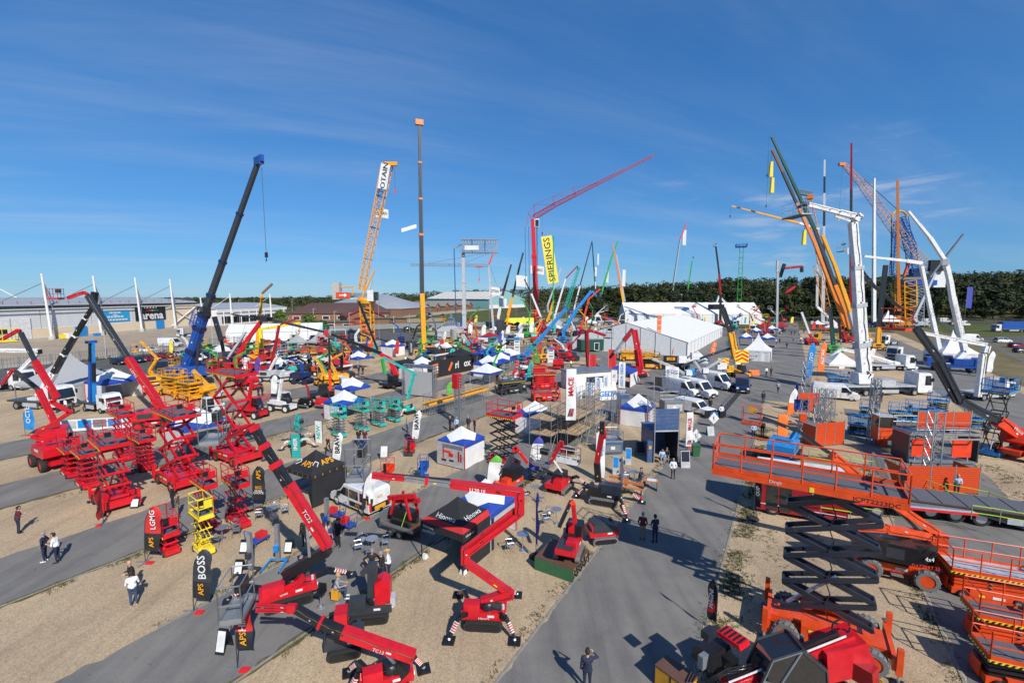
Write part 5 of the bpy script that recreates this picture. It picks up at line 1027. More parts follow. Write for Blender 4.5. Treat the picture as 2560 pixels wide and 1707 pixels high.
T=thing('photo_wall','large printed machinery photograph hanging on a gazebo wall','banner',a_-D2*1.5-D1*.12,GAZ);pw=MB().box((0,0,1.1),(3.0,.04,2.05));part(T,'print',pw,mat('photo print ground',(.42,.40,.39),.4,scale=1.5,var=.3))
for x,z,w_,h_,m_ in((-.75,1.25,.12,1.1,red),(-.35,1.35,.9,.22,ored),(.1,1.1,.5,.3,red),(.95,1.1,.16,.9,dred),(1.2,1.0,.14,.7,dred),(-.7,.55,.5,.18,black),(.15,.6,.5,.16,black),(0,.16,2.9,.12,lgrey),(.3,1.85,2.2,.3,mgrey)):part(T,'printed_shape',MB().box((x,-.03,z),(w_,.012,h_)),m_)
# --- APS van
f_,r_=G('g',1640,1345),G('g',1925,1470);d_=f_-r_;az_=math.degrees(math.atan2(d_.x,d_.y));side_=V((d_.y,-d_.x,0)).normalized()
T=van('white small van with black and yellow APS livery between the gazebos',(f_+r_)/2+side_*(.78 if side_.y>0 else-.78),az_,4.4,1.85,1.86,white,bonnet=.95,side_glass=True,name='liveried_van')
for s in(-1,1):part(T,'livery_panel',MB().box((s*.935,-.9,.62),(.02,1.6,.34)),black);text(T,'APS',(s*.95,-1.0,.62),(0,s,0),(0,0,1),.32,yellow);text(T,'APS',(s*.945,-.2,1.35),(0,s,0),(0,0,1),.26,yellow)
part(T,'livery_panel',MB().box((0,-2.22,.62),(1.7,.02,.4)),black);text(T,'APS',(0,-2.235,1.3),(1,0,0),(0,0,1),.3,yellow);part(T,'rear_stripe',MB().box((0,-2.24,.6),(.9,.02,.26)),yellow)
feather('white feather flag leaning in front of the white van','g',1910,1500,1000,.7,((.28,cloth_k),(.72,white)),(('APS',.16,.3,yellow),),lean=.1,xt=1985)
feather('white feather flag reading BRAVI behind the black APS gazebo','g',1570,960,545,.7,((1,cloth_w),),(('BRAVI',.62,.6,dgrey),),lean=.12,xt=1670)
feather('white feather flag reading BRAVI behind the small red lift','h',310,690,295,.7,((1,cloth_w),),(('BRAVI',.6,.6,dgrey),),lean=.12,xt=400)
feather('green topped white feather flag before the black tracked lift','h',1150,1180,800,.95,((.74,cloth_w),(.26,cloth_gn)),lean=.1,xt=1250)
feather('violet topped white feather flag beside the red and white spider lift','h',1620,1060,592,.9,((.22,cloth_v),(.58,cloth_w),(.20,cloth_v)),lean=.1,xt=1700)
feather('edge-on violet flag on a pole by the stage','m',1192,465,-120,.6,((1,cloth_v),),az=80,base='round')
# --- stage with small red crane
S1,S2,S3=G('m',1190,560),G('m',1520,690),G('m',1690,520);T=thing('display_stage','low dark green skirted stage carrying a small red crane','stage',S2,GAZ)
sx_,sy_=(S2-S1).dot(D2),(S3-S2).dot(D1);part(T,'deck',MB().box((-sx_/2,sy_/2,.72),(sx_,sy_,.06)),dwood);part(T,'skirt',MB().box((-sx_/2,-.01,.35),(sx_,.03,.68)),plast_g)
for i_ in range(5):part(T,'stage_leg',MB().bar((-.05,i_*sy_/4.05+.05,0),(-.05,i_*sy_/4.05+.05,.68),.05).bar((-.05,i_*sy_/4.05+.05,.05),(-.05,min(i_+1,4)*sy_/4.05+.05,.65),.04),black)
c0=S2-D2*sx_*.32+D1*sy_*.5;T=spider('red tracked crane with folding jib standing on the green stage',c0,20,tl=1.5,gap=1.2,tm=tyre_l,tz=.75,name='tracked_crane',group=None,cat='crane');part(T,'load_bed',MB().box((0,-.5,1.55),(1.0,1.5,.28)),red);part(T,'bed_top',MB().box((0,-.5,1.72),(.86,1.3,.04)),dgrey);part(T,'crane_column',MB().bar((0,.5,1.4),(0,.55,2.4),.3),red)
J_=pl(c0,'m',[(1535,160),(1520,0),(1500,-30),(1395,200)]);sect(T,J_[:2],.2,red);sect(T,J_[1:3],.2,ored);sect(T,J_[2:],.15,black);part(T,'engine_hood',MB().box((.1,1.0,1.9),(.9,.8,.6)),black)
b0=G('m',1770,310);T=spider('low black and red tracked machine at the edge of the main avenue',b0,80,tl=1.6,gap=1.1,tm=tyre_l,name='tracked_machine',group=None,cat='tracked machine');part(T,'hood',MB().prism([(-.8,.7),(.9,.7),(.8,1.0),(0,1.35),(-.7,1.2)],'x',-.5,.5),dgrey);part(T,'red_panel',MB().box((0,.85,.85),(1.0,.1,.3)),red)
# --- black spider crane beside the benches
b0=G('i',320,1330);T=spider('black spider crane with red tipped outriggers and upright folded jib',b0,112,m=black,tl=2.1,gap=1.15,tm=tyre_l,pads=[G('i',570,1535),G('i',740,1330),G('i',0,1265),G('i',150,1150)],name='spider_crane',group=None,cat='crane',tr=.28)
sect(T,pl(b0,'i',[(250,1090),(235,880),(290,560),(295,420)]),[.34,.3,.26],[black,dred,black]);sect(T,pl(b0,'i',[(300,430),(325,610)]),.18,red);part(T,'engine_hood',MB().box((0,.4,1.15),(.9,1.6,.7),tx=.85),slate)
for p_ in((570,1500),(735,1310),(10,1240)):q_=L(T,G('i',*p_));part(T,'red_leg_tip',MB().bar(q_+V((0,0,.2)),q_*.72+V((0,0,.62)),.16,.18),red)
b0=G('h',1960,1180);T=spider('red and white spider lift with cream tracks and white basket',b0,30,tl=2.0,gap=1.5,tm=tyre_l,pads=[G('h',1760,1060),G('h',2260,1130)]);part(T,'engine_hood',MB().box((0,.2,1.1),(.8,1.2,.6)),black);sect(T,pl(b0,'h',[(1860,870),(1990,640),(2000,760)]),.26,dred);sect(T,pl(b0,'h',[(1900,850),(2020,1020)]),.09,white);o_=basket(T,AT(b0,'h',2065,880),1.7,.8,1.1,white,0);part(o_,'apron',MB().box((0,-.42,.25),(1.7,.04,.4)),white)
b0=G('h',1400,1170);T=spider('black and red tracked boom lift with grey boom behind the green topped flag',b0,35,tl=2.0,gap=1.3,tm=tyre_l,m=ored);sect(T,pl(b0,'h',[(1250,1110),(1440,800)]),.34,dgrey);sect(T,pl(b0,'h',[(1450,760),(1470,700),(1610,880)]),.2,red);cage(T,AT(b0,'h',1780,910),1.5,.8,1.3,0);part(T,'engine_hood',MB().box((.2,.2,1.3),(.9,1.3,.9)),black)
# --- teal stand
b0=G('g',1180,700);T=spider('teal and white spider lift with striped legs beside the teal banner',b0,20,m=teal,tl=1.4,gap=.8,legm=cream,pads=[G('g',1000,740),G('g',1380,700),G('g',1040,625),G('g',1400,585)]);sect(T,pl(b0,'g',[(1180,540),(1190,350),(1165,470)]),.3,teal);cage(T,AT(b0,'g',1200,525),1.5,.7,1.2,5)
T=thing('banner_sign','upright teal banner reading IMER','sign',G('g',1170,830),5);part(T,'panel',MB().box((0,0,1.15),(.85,.04,2.3)),cloth_t);text(T,'IMER',(0,-.04,1.35),(0,0,1),(-1,0,0),.55,white,bold=.02);part(T,'pole',MB().tube((-.43,0,0),(-.43,0,2.35),.03),dgrey)
T=thing('banner_sign','upright white board reading NEW beside the spider lift','sign',G('g',1425,665),12);part(T,'panel',MB().box((0,0,1.2),(.75,.06,2.3)),white);text(T,'NEW',(0,-.05,1.2),(0,0,1),(-1,0,0),.6,teal,bold=.02);part(T,'frame',MB().box((0,.04,1.2),(.85,.04,2.4)),dgrey)
ts='teal scissor lifts'
for(x,y,pt,lab)in((1650,585,350,'teal scissor lift with galvanised arms in front of the front gazebo'),(1905,520,285,'teal scissor lift raised beside the man in blue'),(2090,465,280,'teal scissor lift third from the left of its row'),(2265,410,265,'small teal scissor lift at the right end of its row')):
    b0=G('g',x,y);scissor(lab,b0,128,L_=1.9,W=.85,n=5,H=AT(b0,'g',x,pt).z,m=teal,am=steel,group=ts,tyre=tyre_l)
b0=G('h',110,415);scissor('teal scissor lift standing alone below the white screen wall',b0,128,L_=1.8,W=.85,n=4,H=AT(b0,'h',110,260).z,m=teal,am=steel,group=ts)
gazebo('blue and white gazebo behind the teal scissor lifts, front one',G('g',1700,400)+V((-.2,1.0,0)),GAZ,3.4,walls='03',eave=2.2,peak=3.5);gazebo('blue and white gazebo just behind the front teal stand gazebo',G('g',1760,230)+V((0,1.6,0)),GAZ,3.4,walls='03',eave=2.3,peak=3.6)
b0=G('h',280,330);T=spider('teal spider lift with high white legged boom beside the screen',b0,40,m=teal,tl=1.5,gap=.8,legm=cream,pads=[G('h',190,360),G('h',340,320)]);sect(T,[AT(b0,'h',265,170),AT(b0,'c',330,1240)],.3,teal);sect(T,[AT(b0,'c',370,1240),AT(b0,'b',2140,1045)],.22,teal)
# --- telehandlers
def telehandler(label,loc,az,m,pts,bw=.42,rim=white,name='telehandler',L_=3.6,W=1.9,r=.5,cabm=None):
    T=thing(name,label,'telehandler',loc,az,'telehandlers');part(T,'chassis',MB().box((0,0,r+.2),(W*.6,L_*.95,.55)).box((0,-L_*.42,r+.45),(W*.8,.4,.6)),m)
    for s in(-1,1):
        for y in(-L_*.32,L_*.32):wheel(T,s*(W/2-.16),y,r,.36,rim,rubber,lug=14);part(T,'mudguard',MB().box((s*(W/2-.18),y,2*r+.05),(.38,r*1.7,.06)),dgrey)
    o=part(T,'operator_cab',MB().prism([(-.7,.9),(.75,.9),(.7,1.5),(.35,2.3),(-.65,2.35),(-.8,1.6)],'x',-W*.48,-W*.05),glass);part(o,'cab_roof',MB().box((-W*.265,-.15,2.38),(W*.47,1.1,.09)),cabm or m);part(o,'cab_frame',MB().bar((-W*.49,.73,.9),(-W*.49,.35,2.35),.07).bar((-W*.49,-.75,.9),(-W*.49,-.68,2.35),.07),cabm or m)
    part(T,'engine_hood',MB().prism([(-1.2,1.0),(.9,1.0),(.8,1.35),(-1.2,1.6)],'x',W*.16,W*.48),m);sect(T,pts,bw,m,asp=1.2);return T
b0=G('g',1020,300);telehandler('white compact telehandler with raised boom beside the white flag',b0,105,white,pl(b0,'g',[(960,260),(1000,0),(1010,-60)]),.3)
b0=G('g',230,350);telehandler('white telehandler left of the largest red scissor lift',b0,300,white,pl(b0,'g',[(210,310),(300,130),(330,70)]),.36)
b0=G('g',690,370);telehandler('red telehandler half behind the largest red scissor lift',b0,110,red,pl(b0,'g',[(630,340),(650,100),(680,-60)]),.3)
feather('white feather flag beside the compact telehandler','g',885,160,-100,.9,((1,cloth_w),),lean=.06,xt=930)
for x,y,l_ in((1280,265,'small black tracked mini machine with red arm'),(1470,265,'low red mini machine with cream tracks')):
    b0=G('g',x,y);T=spider(l_,b0,110,tl=1.7,gap=1.1,tm=tyre_l,m=black if x<1400 else red,name='tracked_machine',group=None,cat='tracked machine');part(T,'engine_hood',MB().box((0,-.1,1.0),(.9,1.2,.7),tx=.85),black if x<1400 else red)
    if x<1400:sect(T,pl(b0,'g',[(1310,170),(1300,50),(1275,0)]),.16,dred)
# --- small lifts on the gravel between the avenues
def push_lift(label,k,x,y,ptop,m,az=0.0,mast=black,base=dgrey):
    b=G(k,x,y);z=AT(b,k,x,ptop).z;T=thing('push_around_lift',label,'lift',b,az,'small push-around lifts');part(T,'base',MB().box((0,0,.24),(.75,1.2,.22)),base)
    for s in(-1,1):
        for q in(-.45,.45):wheel(T,s*.32,q,.11,.08,mgrey)
    part(T,'mast',MB().bar((0,-.42,.3),(0,-.42,z+.9),.2,.14),mast);part(T,'basket',MB().box((0,.1,z),(.72,1.0,.08)),m);rails(T,-.36,.36,-.4,.6,z,1.1,m,r=.024);part(T,'panel',MB().box((0,.6,z+.3),(.72,.03,.5)),m)
push_lift('small red push-around lift in front of the right hand BRAVI flag','h',290,790,740,red);push_lift('small blue push-around lift before the photograph gazebo','h',440,1080,960,blue,base=blue,mast=blue);push_lift('orange red push-around lift above the end of the long red boom','g',2190,1080,990,ored,az=10,base=mgrey)
sign_board('white notice board on a grey foot left of the orange red lift','g',2160,840,.7,1.3,az=5,frame=mgrey)
# --- tables, chairs, trolleys
def cafe_chair(label,loc,az,m=chrome,group='cafe chairs'):
    T=thing('cafe_chair',label,'chair',loc,az,group);part(T,'seat',MB().box((0,0,.45),(.44,.44,.03)),m)
    for s in(-1,1):
        for q in(-1,1):part(T,'leg',MB().tube((s*.24,q*.24,0),(s*.19,q*.18,.45),.014,n=5),m)
        part(T,'armrest',MB().path([(s*.22,.2,.45),(s*.25,.18,.66),(s*.25,-.2,.68)],.014,5),m)
    part(T,'backrest',MB().grid(lambda u,w:(.24*math.sin((u-.5)*2.4),-.2-.07*math.cos((u-.5)*2.4),.62+w*.2),6,1),m)
def cafe_table(label,loc,h=.72,r=.36,m=chrome):
    T=thing('cafe_table',label,'table',loc,0,'cafe tables');part(T,'table_top',MB().lathe([(r,0),(r,.025)],(0,0,h),n=20),m);part(T,'column',MB().tube((0,0,.03),(0,0,h),.03),m);part(T,'foot',MB().lathe([(.24,0),(.22,.02),(.04,.05)],(0,0,0),n=12),m)
def set_(k,x,y,lab,chs,m=chrome,h=.72):
    c=G(k,x,y);cafe_table('round metal table '+lab,c,h)
    for i,a in enumerate(chs):cafe_chair(['first','second','third','fourth'][0]and '%s metal chair at the table %s'%(['nearest left','far left','far right','near right'][i],lab),c+dirv(a)*.78,a+180,m)
set_('g',900,1500,'behind the long red TC22 boom',(250,350,60,140));set_('k',1950,300,'beside the narrow yellow scissor lift',(250,20,70,170),mgrey);set_('l',1510,400,'in front of the red and black gazebo',(245,300,75,170))
set_('m',1370,170,'between the gazebo and the stage',(250,330),h=1.0);set_('m',1075,400,'left of the edge-on violet flag',(255,),h=1.0);set_('h',1690,1290,'in front of the red and white spider lift',(150,250),h=1.0)
T=thing('bar_stool','black square bar stool beside the seated visitor','stool',G('l',1060,900),10,'bar stools');part(T,'seat',MB().box((0,0,.72),(.42,.42,.06)),black);part(T,'backrest',MB().box((0,.2,.92),(.42,.05,.38)),black);part(T,'column',MB().tube((0,0,.03),(0,0,.7),.03),chrome);part(T,'foot',MB().lathe([(.22,0),(.2,.02),(.04,.05)],(0,0,0)),chrome)
T=thing('bar_stool','yellow draped bar stool with the seated visitor','stool',G('l',1200,850),10,'bar stools');part(T,'seat',MB().box((0,0,.66),(.38,.38,.06)),yellow);part(T,'cloth',MB().box((0,-.05,.42),(.34,.3,.44)),yellow);part(T,'column',MB().tube((0,0,.03),(0,0,.7),.03),chrome);part(T,'foot',MB().lathe([(.22,0),(.2,.02),(.04,.05)],(0,0,0)),chrome)
def hoist(label,k,x,y,h,m,mm,az):
    T=thing('mobile_hoist',label,'hoist',G(k,x,y),az,'mobile hoists');part(T,'mast',MB().bar((0,0,.2),(0,0,h),.22,.2),mm);part(T,'base_frame',MB().bar((-.45,0,.25),(.45,0,.25),.09),m)
    for s in(-1,1):o=part(T,'leg',MB().bar((s*.45,.1,.22),(s*.5,-.95,.12),.08),m);wheel(T,s*.5,-.95,.07,.05,mgrey);wheel(T,s*.45,.15,.09,.05,mgrey)
    part(T,'winch',MB().box((0,-.18,1.0),(.26,.2,.3)),m)
hoist('grey mast hoist with black base among the poster boards','l',450,590,2.2,dgrey,alum,5);hoist('bright blue mast hoist with splayed legs','l',690,520,2.3,sky_b,alum,0);hoist('grey mast hoist behind the long red boom','l',1120,250,2.3,blue,alum,20)
def trolley(label,k,x,y,az,stackm=blue):
    T=thing('hand_trolley',label,'trolley',G(k,x,y),az,'blue trolleys');part(T,'bed',MB().box((0,0,.25),(.65,1.2,.08)),stackm);part(T,'handle',MB().path([(-.3,-.58,.3),(-.3,-.66,1.05),(.3,-.66,1.05),(.3,-.58,.3)],.025,6),stackm);part(T,'crate',MB().box((0,.25,.45),(.5,.5,.3)),plast_r)
    for s in(-1,1):
        for q in(-.45,.45):wheel(T,s*.27,q,.1,.06,mgrey)
trolley('blue platform trolley with red pad right of the visitors','l',1290,200,300);trolley('blue platform trolley behind the long red boom foot','l',1190,110,290);trolley('upright blue stair trolley with red pads among the poster boards','l',510,340,20)
# --- trailer with folded red lift
b0=G('l',1800,240);T=thing('machine_trailer','steel trailer carrying a folded red spider lift, secured with green straps','trailer',b0,118);part(T,'bed',MB().box((0,0,.5),(1.5,2.6,.1)),dwood);part(T,'drawbar',MB().bar((0,1.3,.45),(0,2.4,.45),.1).bar((-.6,1.2,.45),(0,2.0,.45),.08),steel);part(T,'ramp',MB().box((0,-1.45,.8),(1.4,.06,.9)),steel)
for s in(-1,1):part(T,'side_rail',MB().box((s*.75,0,.65),(.06,2.6,.2)),steel);part(T,'strap',MB().bar((s*.72,.3,.62),(s*.25,.5,1.9),.05,.02),lime);[wheel(T,s*.85,q,.28,.2,steel)for q in(-.35,.3)]
T=thing('spider_lift','folded red spider lift strapped on the steel trailer','spider lift',b0+V((0,0,.56)),118,'spider lifts');track(T,-.35,1.6,.2,.2);track(T,.35,1.6,.2,.2);part(T,'body',MB().box((0,0,.7),(.7,1.7,.5)),black);part(T,'folded_boom',MB().bar((.15,-1.2,1.5),(.15,1.0,2.1),.22,.28).bar((-.15,-1.1,1.2),(-.15,1.1,1.7),.22,.28),red)
for s in(-1,1):
    for q in(-.8,.8):part(T,'folded_outrigger',MB().bar((s*.4,q,.6),(s*.38,q*.5,1.9),.12,.14),red)
# ================================================================ MIDDLE OF THE SHOWGROUND
def carrier(T,m,ln=10.5,w=2.6,axles=(-3.8,-2.4,1.4,2.8),up=True,cabm=None):
    part(T,'chassis',MB().box((0,0,1.1),(w,ln*.96,.5)),m);o=part(T,'driver_cab',MB().box((0,ln/2-.6,1.9),(w*.95,1.3,1.5),tx=.95,ty=.8),cabm or m);part(o,'windscreen',MB().box((0,ln/2-.02,2.15),(w*.86,.12,.75)),glass)
    for y in axles:
        for s in(-1,1):wheel(T,s*(w/2-.2),y,.58,.4,mgrey)
    for y in(-ln*.3,ln*.2):
        for s in(-1,1):outrig(T,s*3.0,y,.9,m,.6)
    if up:o=part(T,'upper_deck',MB().box((0,-1.2,2.0),(w*.85,3.2,1.2)),m);part(o,'counterweight',MB().box((0,-3.2,2.1),(w*.95,1.2,1.5)),m);c=part(T,'crane_cab',MB().box((w*.38,.9,2.3),(.9,1.6,1.5),ty=.85),m);part(c,'window',MB().box((w*.38,1.0,2.5),(.93,1.2,.8)),glass)
def mobile(label,k,x,y,az,m,legs,bm=None,ln=10.5,hookat=None,pz=90.0,oct_=False,small=False,group='mobile cranes',cat='crane',name='mobile_crane',collar=None,asp=1.2):
    b=G(k,x,y);T=thing(name,label,cat,b,az,group)
    if small:part(T,'chassis',MB().box((0,0,.8),(2.2,6,.4)),bm or m);cab(T,2.3,2.2,2.1,1.6,.6,white);[wheel(T,s*.95,q,.45,.3,mgrey)for s in(-1,1)for q in(-1.8,2.1)];[outrig(T,s*2.0,-.5,.8,bm or m,.5)for s in(-1,1)];part(T,'slew_base',MB().box((0,-1,1.5),(1.2,1.2,1.1)),m)
    else:carrier(T,bm or m,ln)
    for(kk,x0,y0,x1,y1,n,w0,w1,mm)in legs:tele(T,AT(b,kk,x0,y0,pz),AT(b,kk,x1,y1,pz),n,w0,w1,mm,collar=collar,oct_=oct_,asp=asp)
    if legs:
        q0=AT(b,legs[0][0],legs[0][1],legs[0][2],pz);p0=b+V((0,0,2.0 if not small else 1.6))
        if(q0-p0).length>.8:tele(T,p0,q0,1,legs[0][6],legs[0][6],legs[0][8],asp=asp)
    if hookat:kk,x0,y0,l_=hookat;hook(T,AT(b,kk,x0,y0,pz),l_)
    return T
T=mobile('orange mobile crane with tall upright black telescopic boom','c',490,1015,160,yellow,[('c',445,900,425,330,1,1.5,1.4,yellow),('c',424,330,420,0,1,1.25,1.2,dgrey),('q',664,1030,648,90,4,1.15,.75,dgrey)],collar=co);b0=G('c',490,1015);part(T,'boom_head',MB().box(L(T,AT(b0,'q',648,70)),(1.9,1.1,1.2)),co);part(T,'side_flag',MB().grid(lambda u,w:(2.2+u*3.6,.2*math.sin(u*6),31.5-u*1.2+w*.9),8,2),cloth_w);part(T,'hoist_rope',MB().tube(L(T,AT(b0,'q',664,85)),L(T,AT(b0,'q',682,1300)),.05,n=5),mgrey)
# --- yellow tower crane with lattice jib
b0=G('b',1975,915);T=thing('tower_crane','yellow tower crane with raised lattice jib and white panel reading POTAIN','crane',b0,0)
part(T,'base_block',MB().box((0,0,.6),(6,6,1.2)),conc);p_=AT(b0,'b',1955,440);lattice(T,(b0.x,b0.y,1.2),p_,3.0,3.0,8,yellow,r=.15,seg=4);c_=AT(b0,'b',1945,400);part(T,'slew_ring',MB().lathe([(2.6,0),(2.8,1.0),(2.4,1.6)],L(T,p_)),yellow)
j0,j1=AT(b0,'q',270,1160),AT(b0,'q',440,345);lattice(T,j0,j1,1.4,2.6,16,yellow,r=.11,seg=4,h=1.0);o_=part(T,'name_panel',MB().bar(L(T,AT(b0,'q',415,512)+V((0,-1.6,0))),L(T,AT(b0,'q',440,352)+V((0,-1.6,0))),2.6,.1,up=(0,1,0)),white)
u_=(AT(b0,'q',440,352)-AT(b0,'q',415,512)).normalized();text(o_,'POTAIN',L(T,AT(b0,'q',430,440)+V((0,-1.8,0))),u_,V((-u_.z,0,u_.x)),1.9,black,fit=8.2)
part(T,'jib_head',MB().box(L(T,AT(b0,'q',465,340)),(3.6,1,1.0)),yellow);hook(T,AT(b0,'q',487,345),7.0,orange);part(T,'counter_jib',MB().bar(L(T,AT(b0,'q',105,1215)),L(T,AT(b0,'q',380,1225)),2.2,.5),lgrey);part(T,'counterweight',MB().box(L(T,AT(b0,'q',112,1170)),(2.0,2.4,5.0)),conc);part(T,'arrow_sign',MB().box(L(T,AT(b0,'q',160,1197)+V((0,-1.3,0))),(4.0,.1,1.7)),orange);ar=L(T,AT(b0,'q',160,1197)+V((0,-1.42,0)));part(T,'arrow',MB().bar(ar-V((1.1,0,0)),ar+V((.5,0,0)),.05,.35).prism([(ar.x+.4,ar.z-.6),(ar.x+1.3,ar.z),(ar.x+.4,ar.z+.6)],'y',ar.y-.02,ar.y+.02),white)
o_=part(T,'operator_cab',MB().box(L(T,AT(b0,'q',345,1200)+V((0,-1.5,0))),(1.8,2,3.2)),white);part(o_,'window',MB().box(L(T,AT(b0,'q',370,1203)+V((0,-1.5,0))),(1.6,1.7,2.4)),glass);part(T,'a_frame',MB().bar(L(T,AT(b0,'q',270,1220)),L(T,AT(b0,'q',355,1035)),.4),yellow);part(T,'luffing_ram',MB().bar(L(T,AT(b0,'q',315,1180)),L(T,AT(b0,'q',340,1100)),.4),lgrey);part(T,'gantry',MB().path([L(T,AT(b0,'q',135,1145)),L(T,AT(b0,'q',215,1142)),L(T,AT(b0,'q',212,1190))],.2,5),yellow);part(T,'walkway_rail',MB().bar(L(T,AT(b0,'q',190,1190)),L(T,AT(b0,'q',330,1195)),.1,.9),steel)
# --- grey self-erecting cranes
b0=G('c',905,925);T=thing('tower_crane','grey self-erecting crane with folded lattice jib on top','crane',b0,0);part(T,'base_frame',MB().box((0,0,.8),(4,4,.8)),blue)
tele(T,(b0.x,b0.y,1),AT(b0,'q',936,905),3,1.5,1.2,[lgrey],collar=lgrey,asp=1);lattice(T,AT(b0,'q',925,878),AT(b0,'q',1163,878),3.6,3.6,14,steel,r=.09,seg=3,h=1.0);part(T,'jib_head',MB().bar(L(T,AT(b0,'q',872,890)),L(T,AT(b0,'q',925,868)),.5),steel);part(T,'fall_rope',MB().tube(L(T,AT(b0,'q',876,890)),L(T,AT(b0,'q',890,1400)),.13,n=6),blue);part(T,'brace',MB().bar(L(T,AT(b0,'c',860,700)),L(T,AT(b0,'c',880,540)),.5).bar(L(T,AT(b0,'c',900,800)),L(T,AT(b0,'c',890,560)),.9),blue);part(T,'small_sign',MB().box(L(T,AT(b0,'q',995,892)+V((0,-2,0))),(4,.1,1.2)),white)
b1=G('c',825,925);T=thing('ballast_stack','stack of pale concrete ballast rings beside the grey crane','ballast',b1,0)
for i_ in range(11):part(T,'ballast_ring',MB().lathe([(2.05,0),(2.1,.05),(2.1,.42),(2.0,.46)],(0,0,i_*.475),n=18),conc)
b0=G('c',1232,835);T=thing('tower_crane','thin grey self-erecting crane with long horizontal jib','crane',b0,0);part(T,'base_frame',MB().box((0,0,.7),(3,3,.7)),blue);tele(T,(b0.x,b0.y,1),AT(b0,'q',1102,1005),2,1.0,.8,[lgrey],asp=1);lattice(T,AT(b0,'q',1100,1003),AT(b0,'q',592,999),1.1,.7,40,steel,r=.07,seg=4,tri=True);part(T,'tie_rope',MB().tube(L(T,AT(b0,'q',1130,912)),L(T,AT(b0,'q',700,992)),.06,n=5).tube(L(T,AT(b0,'q',1130,912)),L(T,AT(b0,'q',950,985)),.06,n=5),mgrey);part(T,'apex',MB().bar(L(T,AT(b0,'q',1102,1000)),L(T,AT(b0,'q',1136,912)),.5),ored);hook(T,AT(b0,'q',1040,1008),4.0,ored);part(T,'trolley',MB().box(L(T,AT(b0,'q',1040,1012)),(2.4,1,.5)),ored);part(T,'back_tie',MB().tube(L(T,AT(b0,'q',1110,1005)),L(T,AT(b0,'q',1155,1130)),.06,n=5),mgrey)
# --- red Spierings style folding crane
b0=G('c',1710,770);T=thing('folding_crane','tall red folding tower crane with raised lattice jib pointing right','crane',b0,0);part(T,'carrier',MB().box((0,0,1.3),(11,3,.9)),black);part(T,'slew_base',MB().box((0,0,2.4),(4,3,1.6)),red);[wheel(T,x,0,.6,.4)for x in()]
tele(T,(b0.x,b0.y,2.2),AT(b0,'r',100,590),3,2.7,2.1,[red],collar=red,asp=1);jp=[AT(b0,'r',*q)for q in((110,575),(270,480),(440,395),(620,305),(810,210),(1045,92))]
for i_ in range(5):lattice(T,jp[i_],jp[i_+1],1.7-.22*i_,1.55-.22*i_,8,dred,r=.11-.01*i_)
part(T,'apex_strut',MB().bar(L(T,jp[0]),L(T,AT(b0,'r',112,475)),.3).bar(L(T,jp[1]),L(T,AT(b0,'r',258,415)),.25).bar(L(T,jp[2]),L(T,AT(b0,'r',415,342)),.25).bar(L(T,AT(b0,'r',100,590)),L(T,AT(b0,'r',65,545)),.25).bar(L(T,AT(b0,'r',65,545)),L(T,AT(b0,'r',52,640)),.15),dred)
tp=[L(T,AT(b0,'r',*q))for q in((52,640),(65,545),(112,475),(258,415),(415,342),(620,308))];part(T,'tie_rope',MB().path(tp,.07,5).tube(L(T,AT(b0,'r',112,475)),L(T,jp[1]),.06,n=5).tube(L(T,AT(b0,'r',258,415)),L(T,jp[2]),.06,n=5),dred)
for x_ in(128,135,40,68):part(T,'fall_rope',MB().tube(L(T,AT(b0,'r',x_,650)),L(T,AT(b0,'r',x_+8,1380)),.09,n=5),dgrey)
o_=part(T,'operator_cab',MB().box(L(T,AT(b0,'r',131,620)),(1.8,1.8,3.2)),white);part(o_,'window',MB().box(L(T,AT(b0,'r',133,622)+V((0,-.4,0))),(1.3,1.4,2.4)),glass);hook(T,AT(b0,'r',175,560),6.5)
b1=G('c',1890,800);T=thing('hanging_banner','tall yellow banner reading SPIERINGS','banner',b1,0);t0,t1=L(T,AT(b1,'r',205,722)),L(T,AT(b1,'r',262,1090));o_=part(T,'cloth',MB().bar(t1,t0,4.0,.06,up=(0,1,0)),cloth_y);u_=(t0-t1).normalized();text(o_,'SPIERINGS',(t0+t1)/2+V((0,-.12,0)),u_,V((-u_.z,0,u_.x)),3.2,black,fit=(t0-t1).length*.92);part(T,'pole',MB().tube((0,0,0),(0,0,t0.z),.22),green)
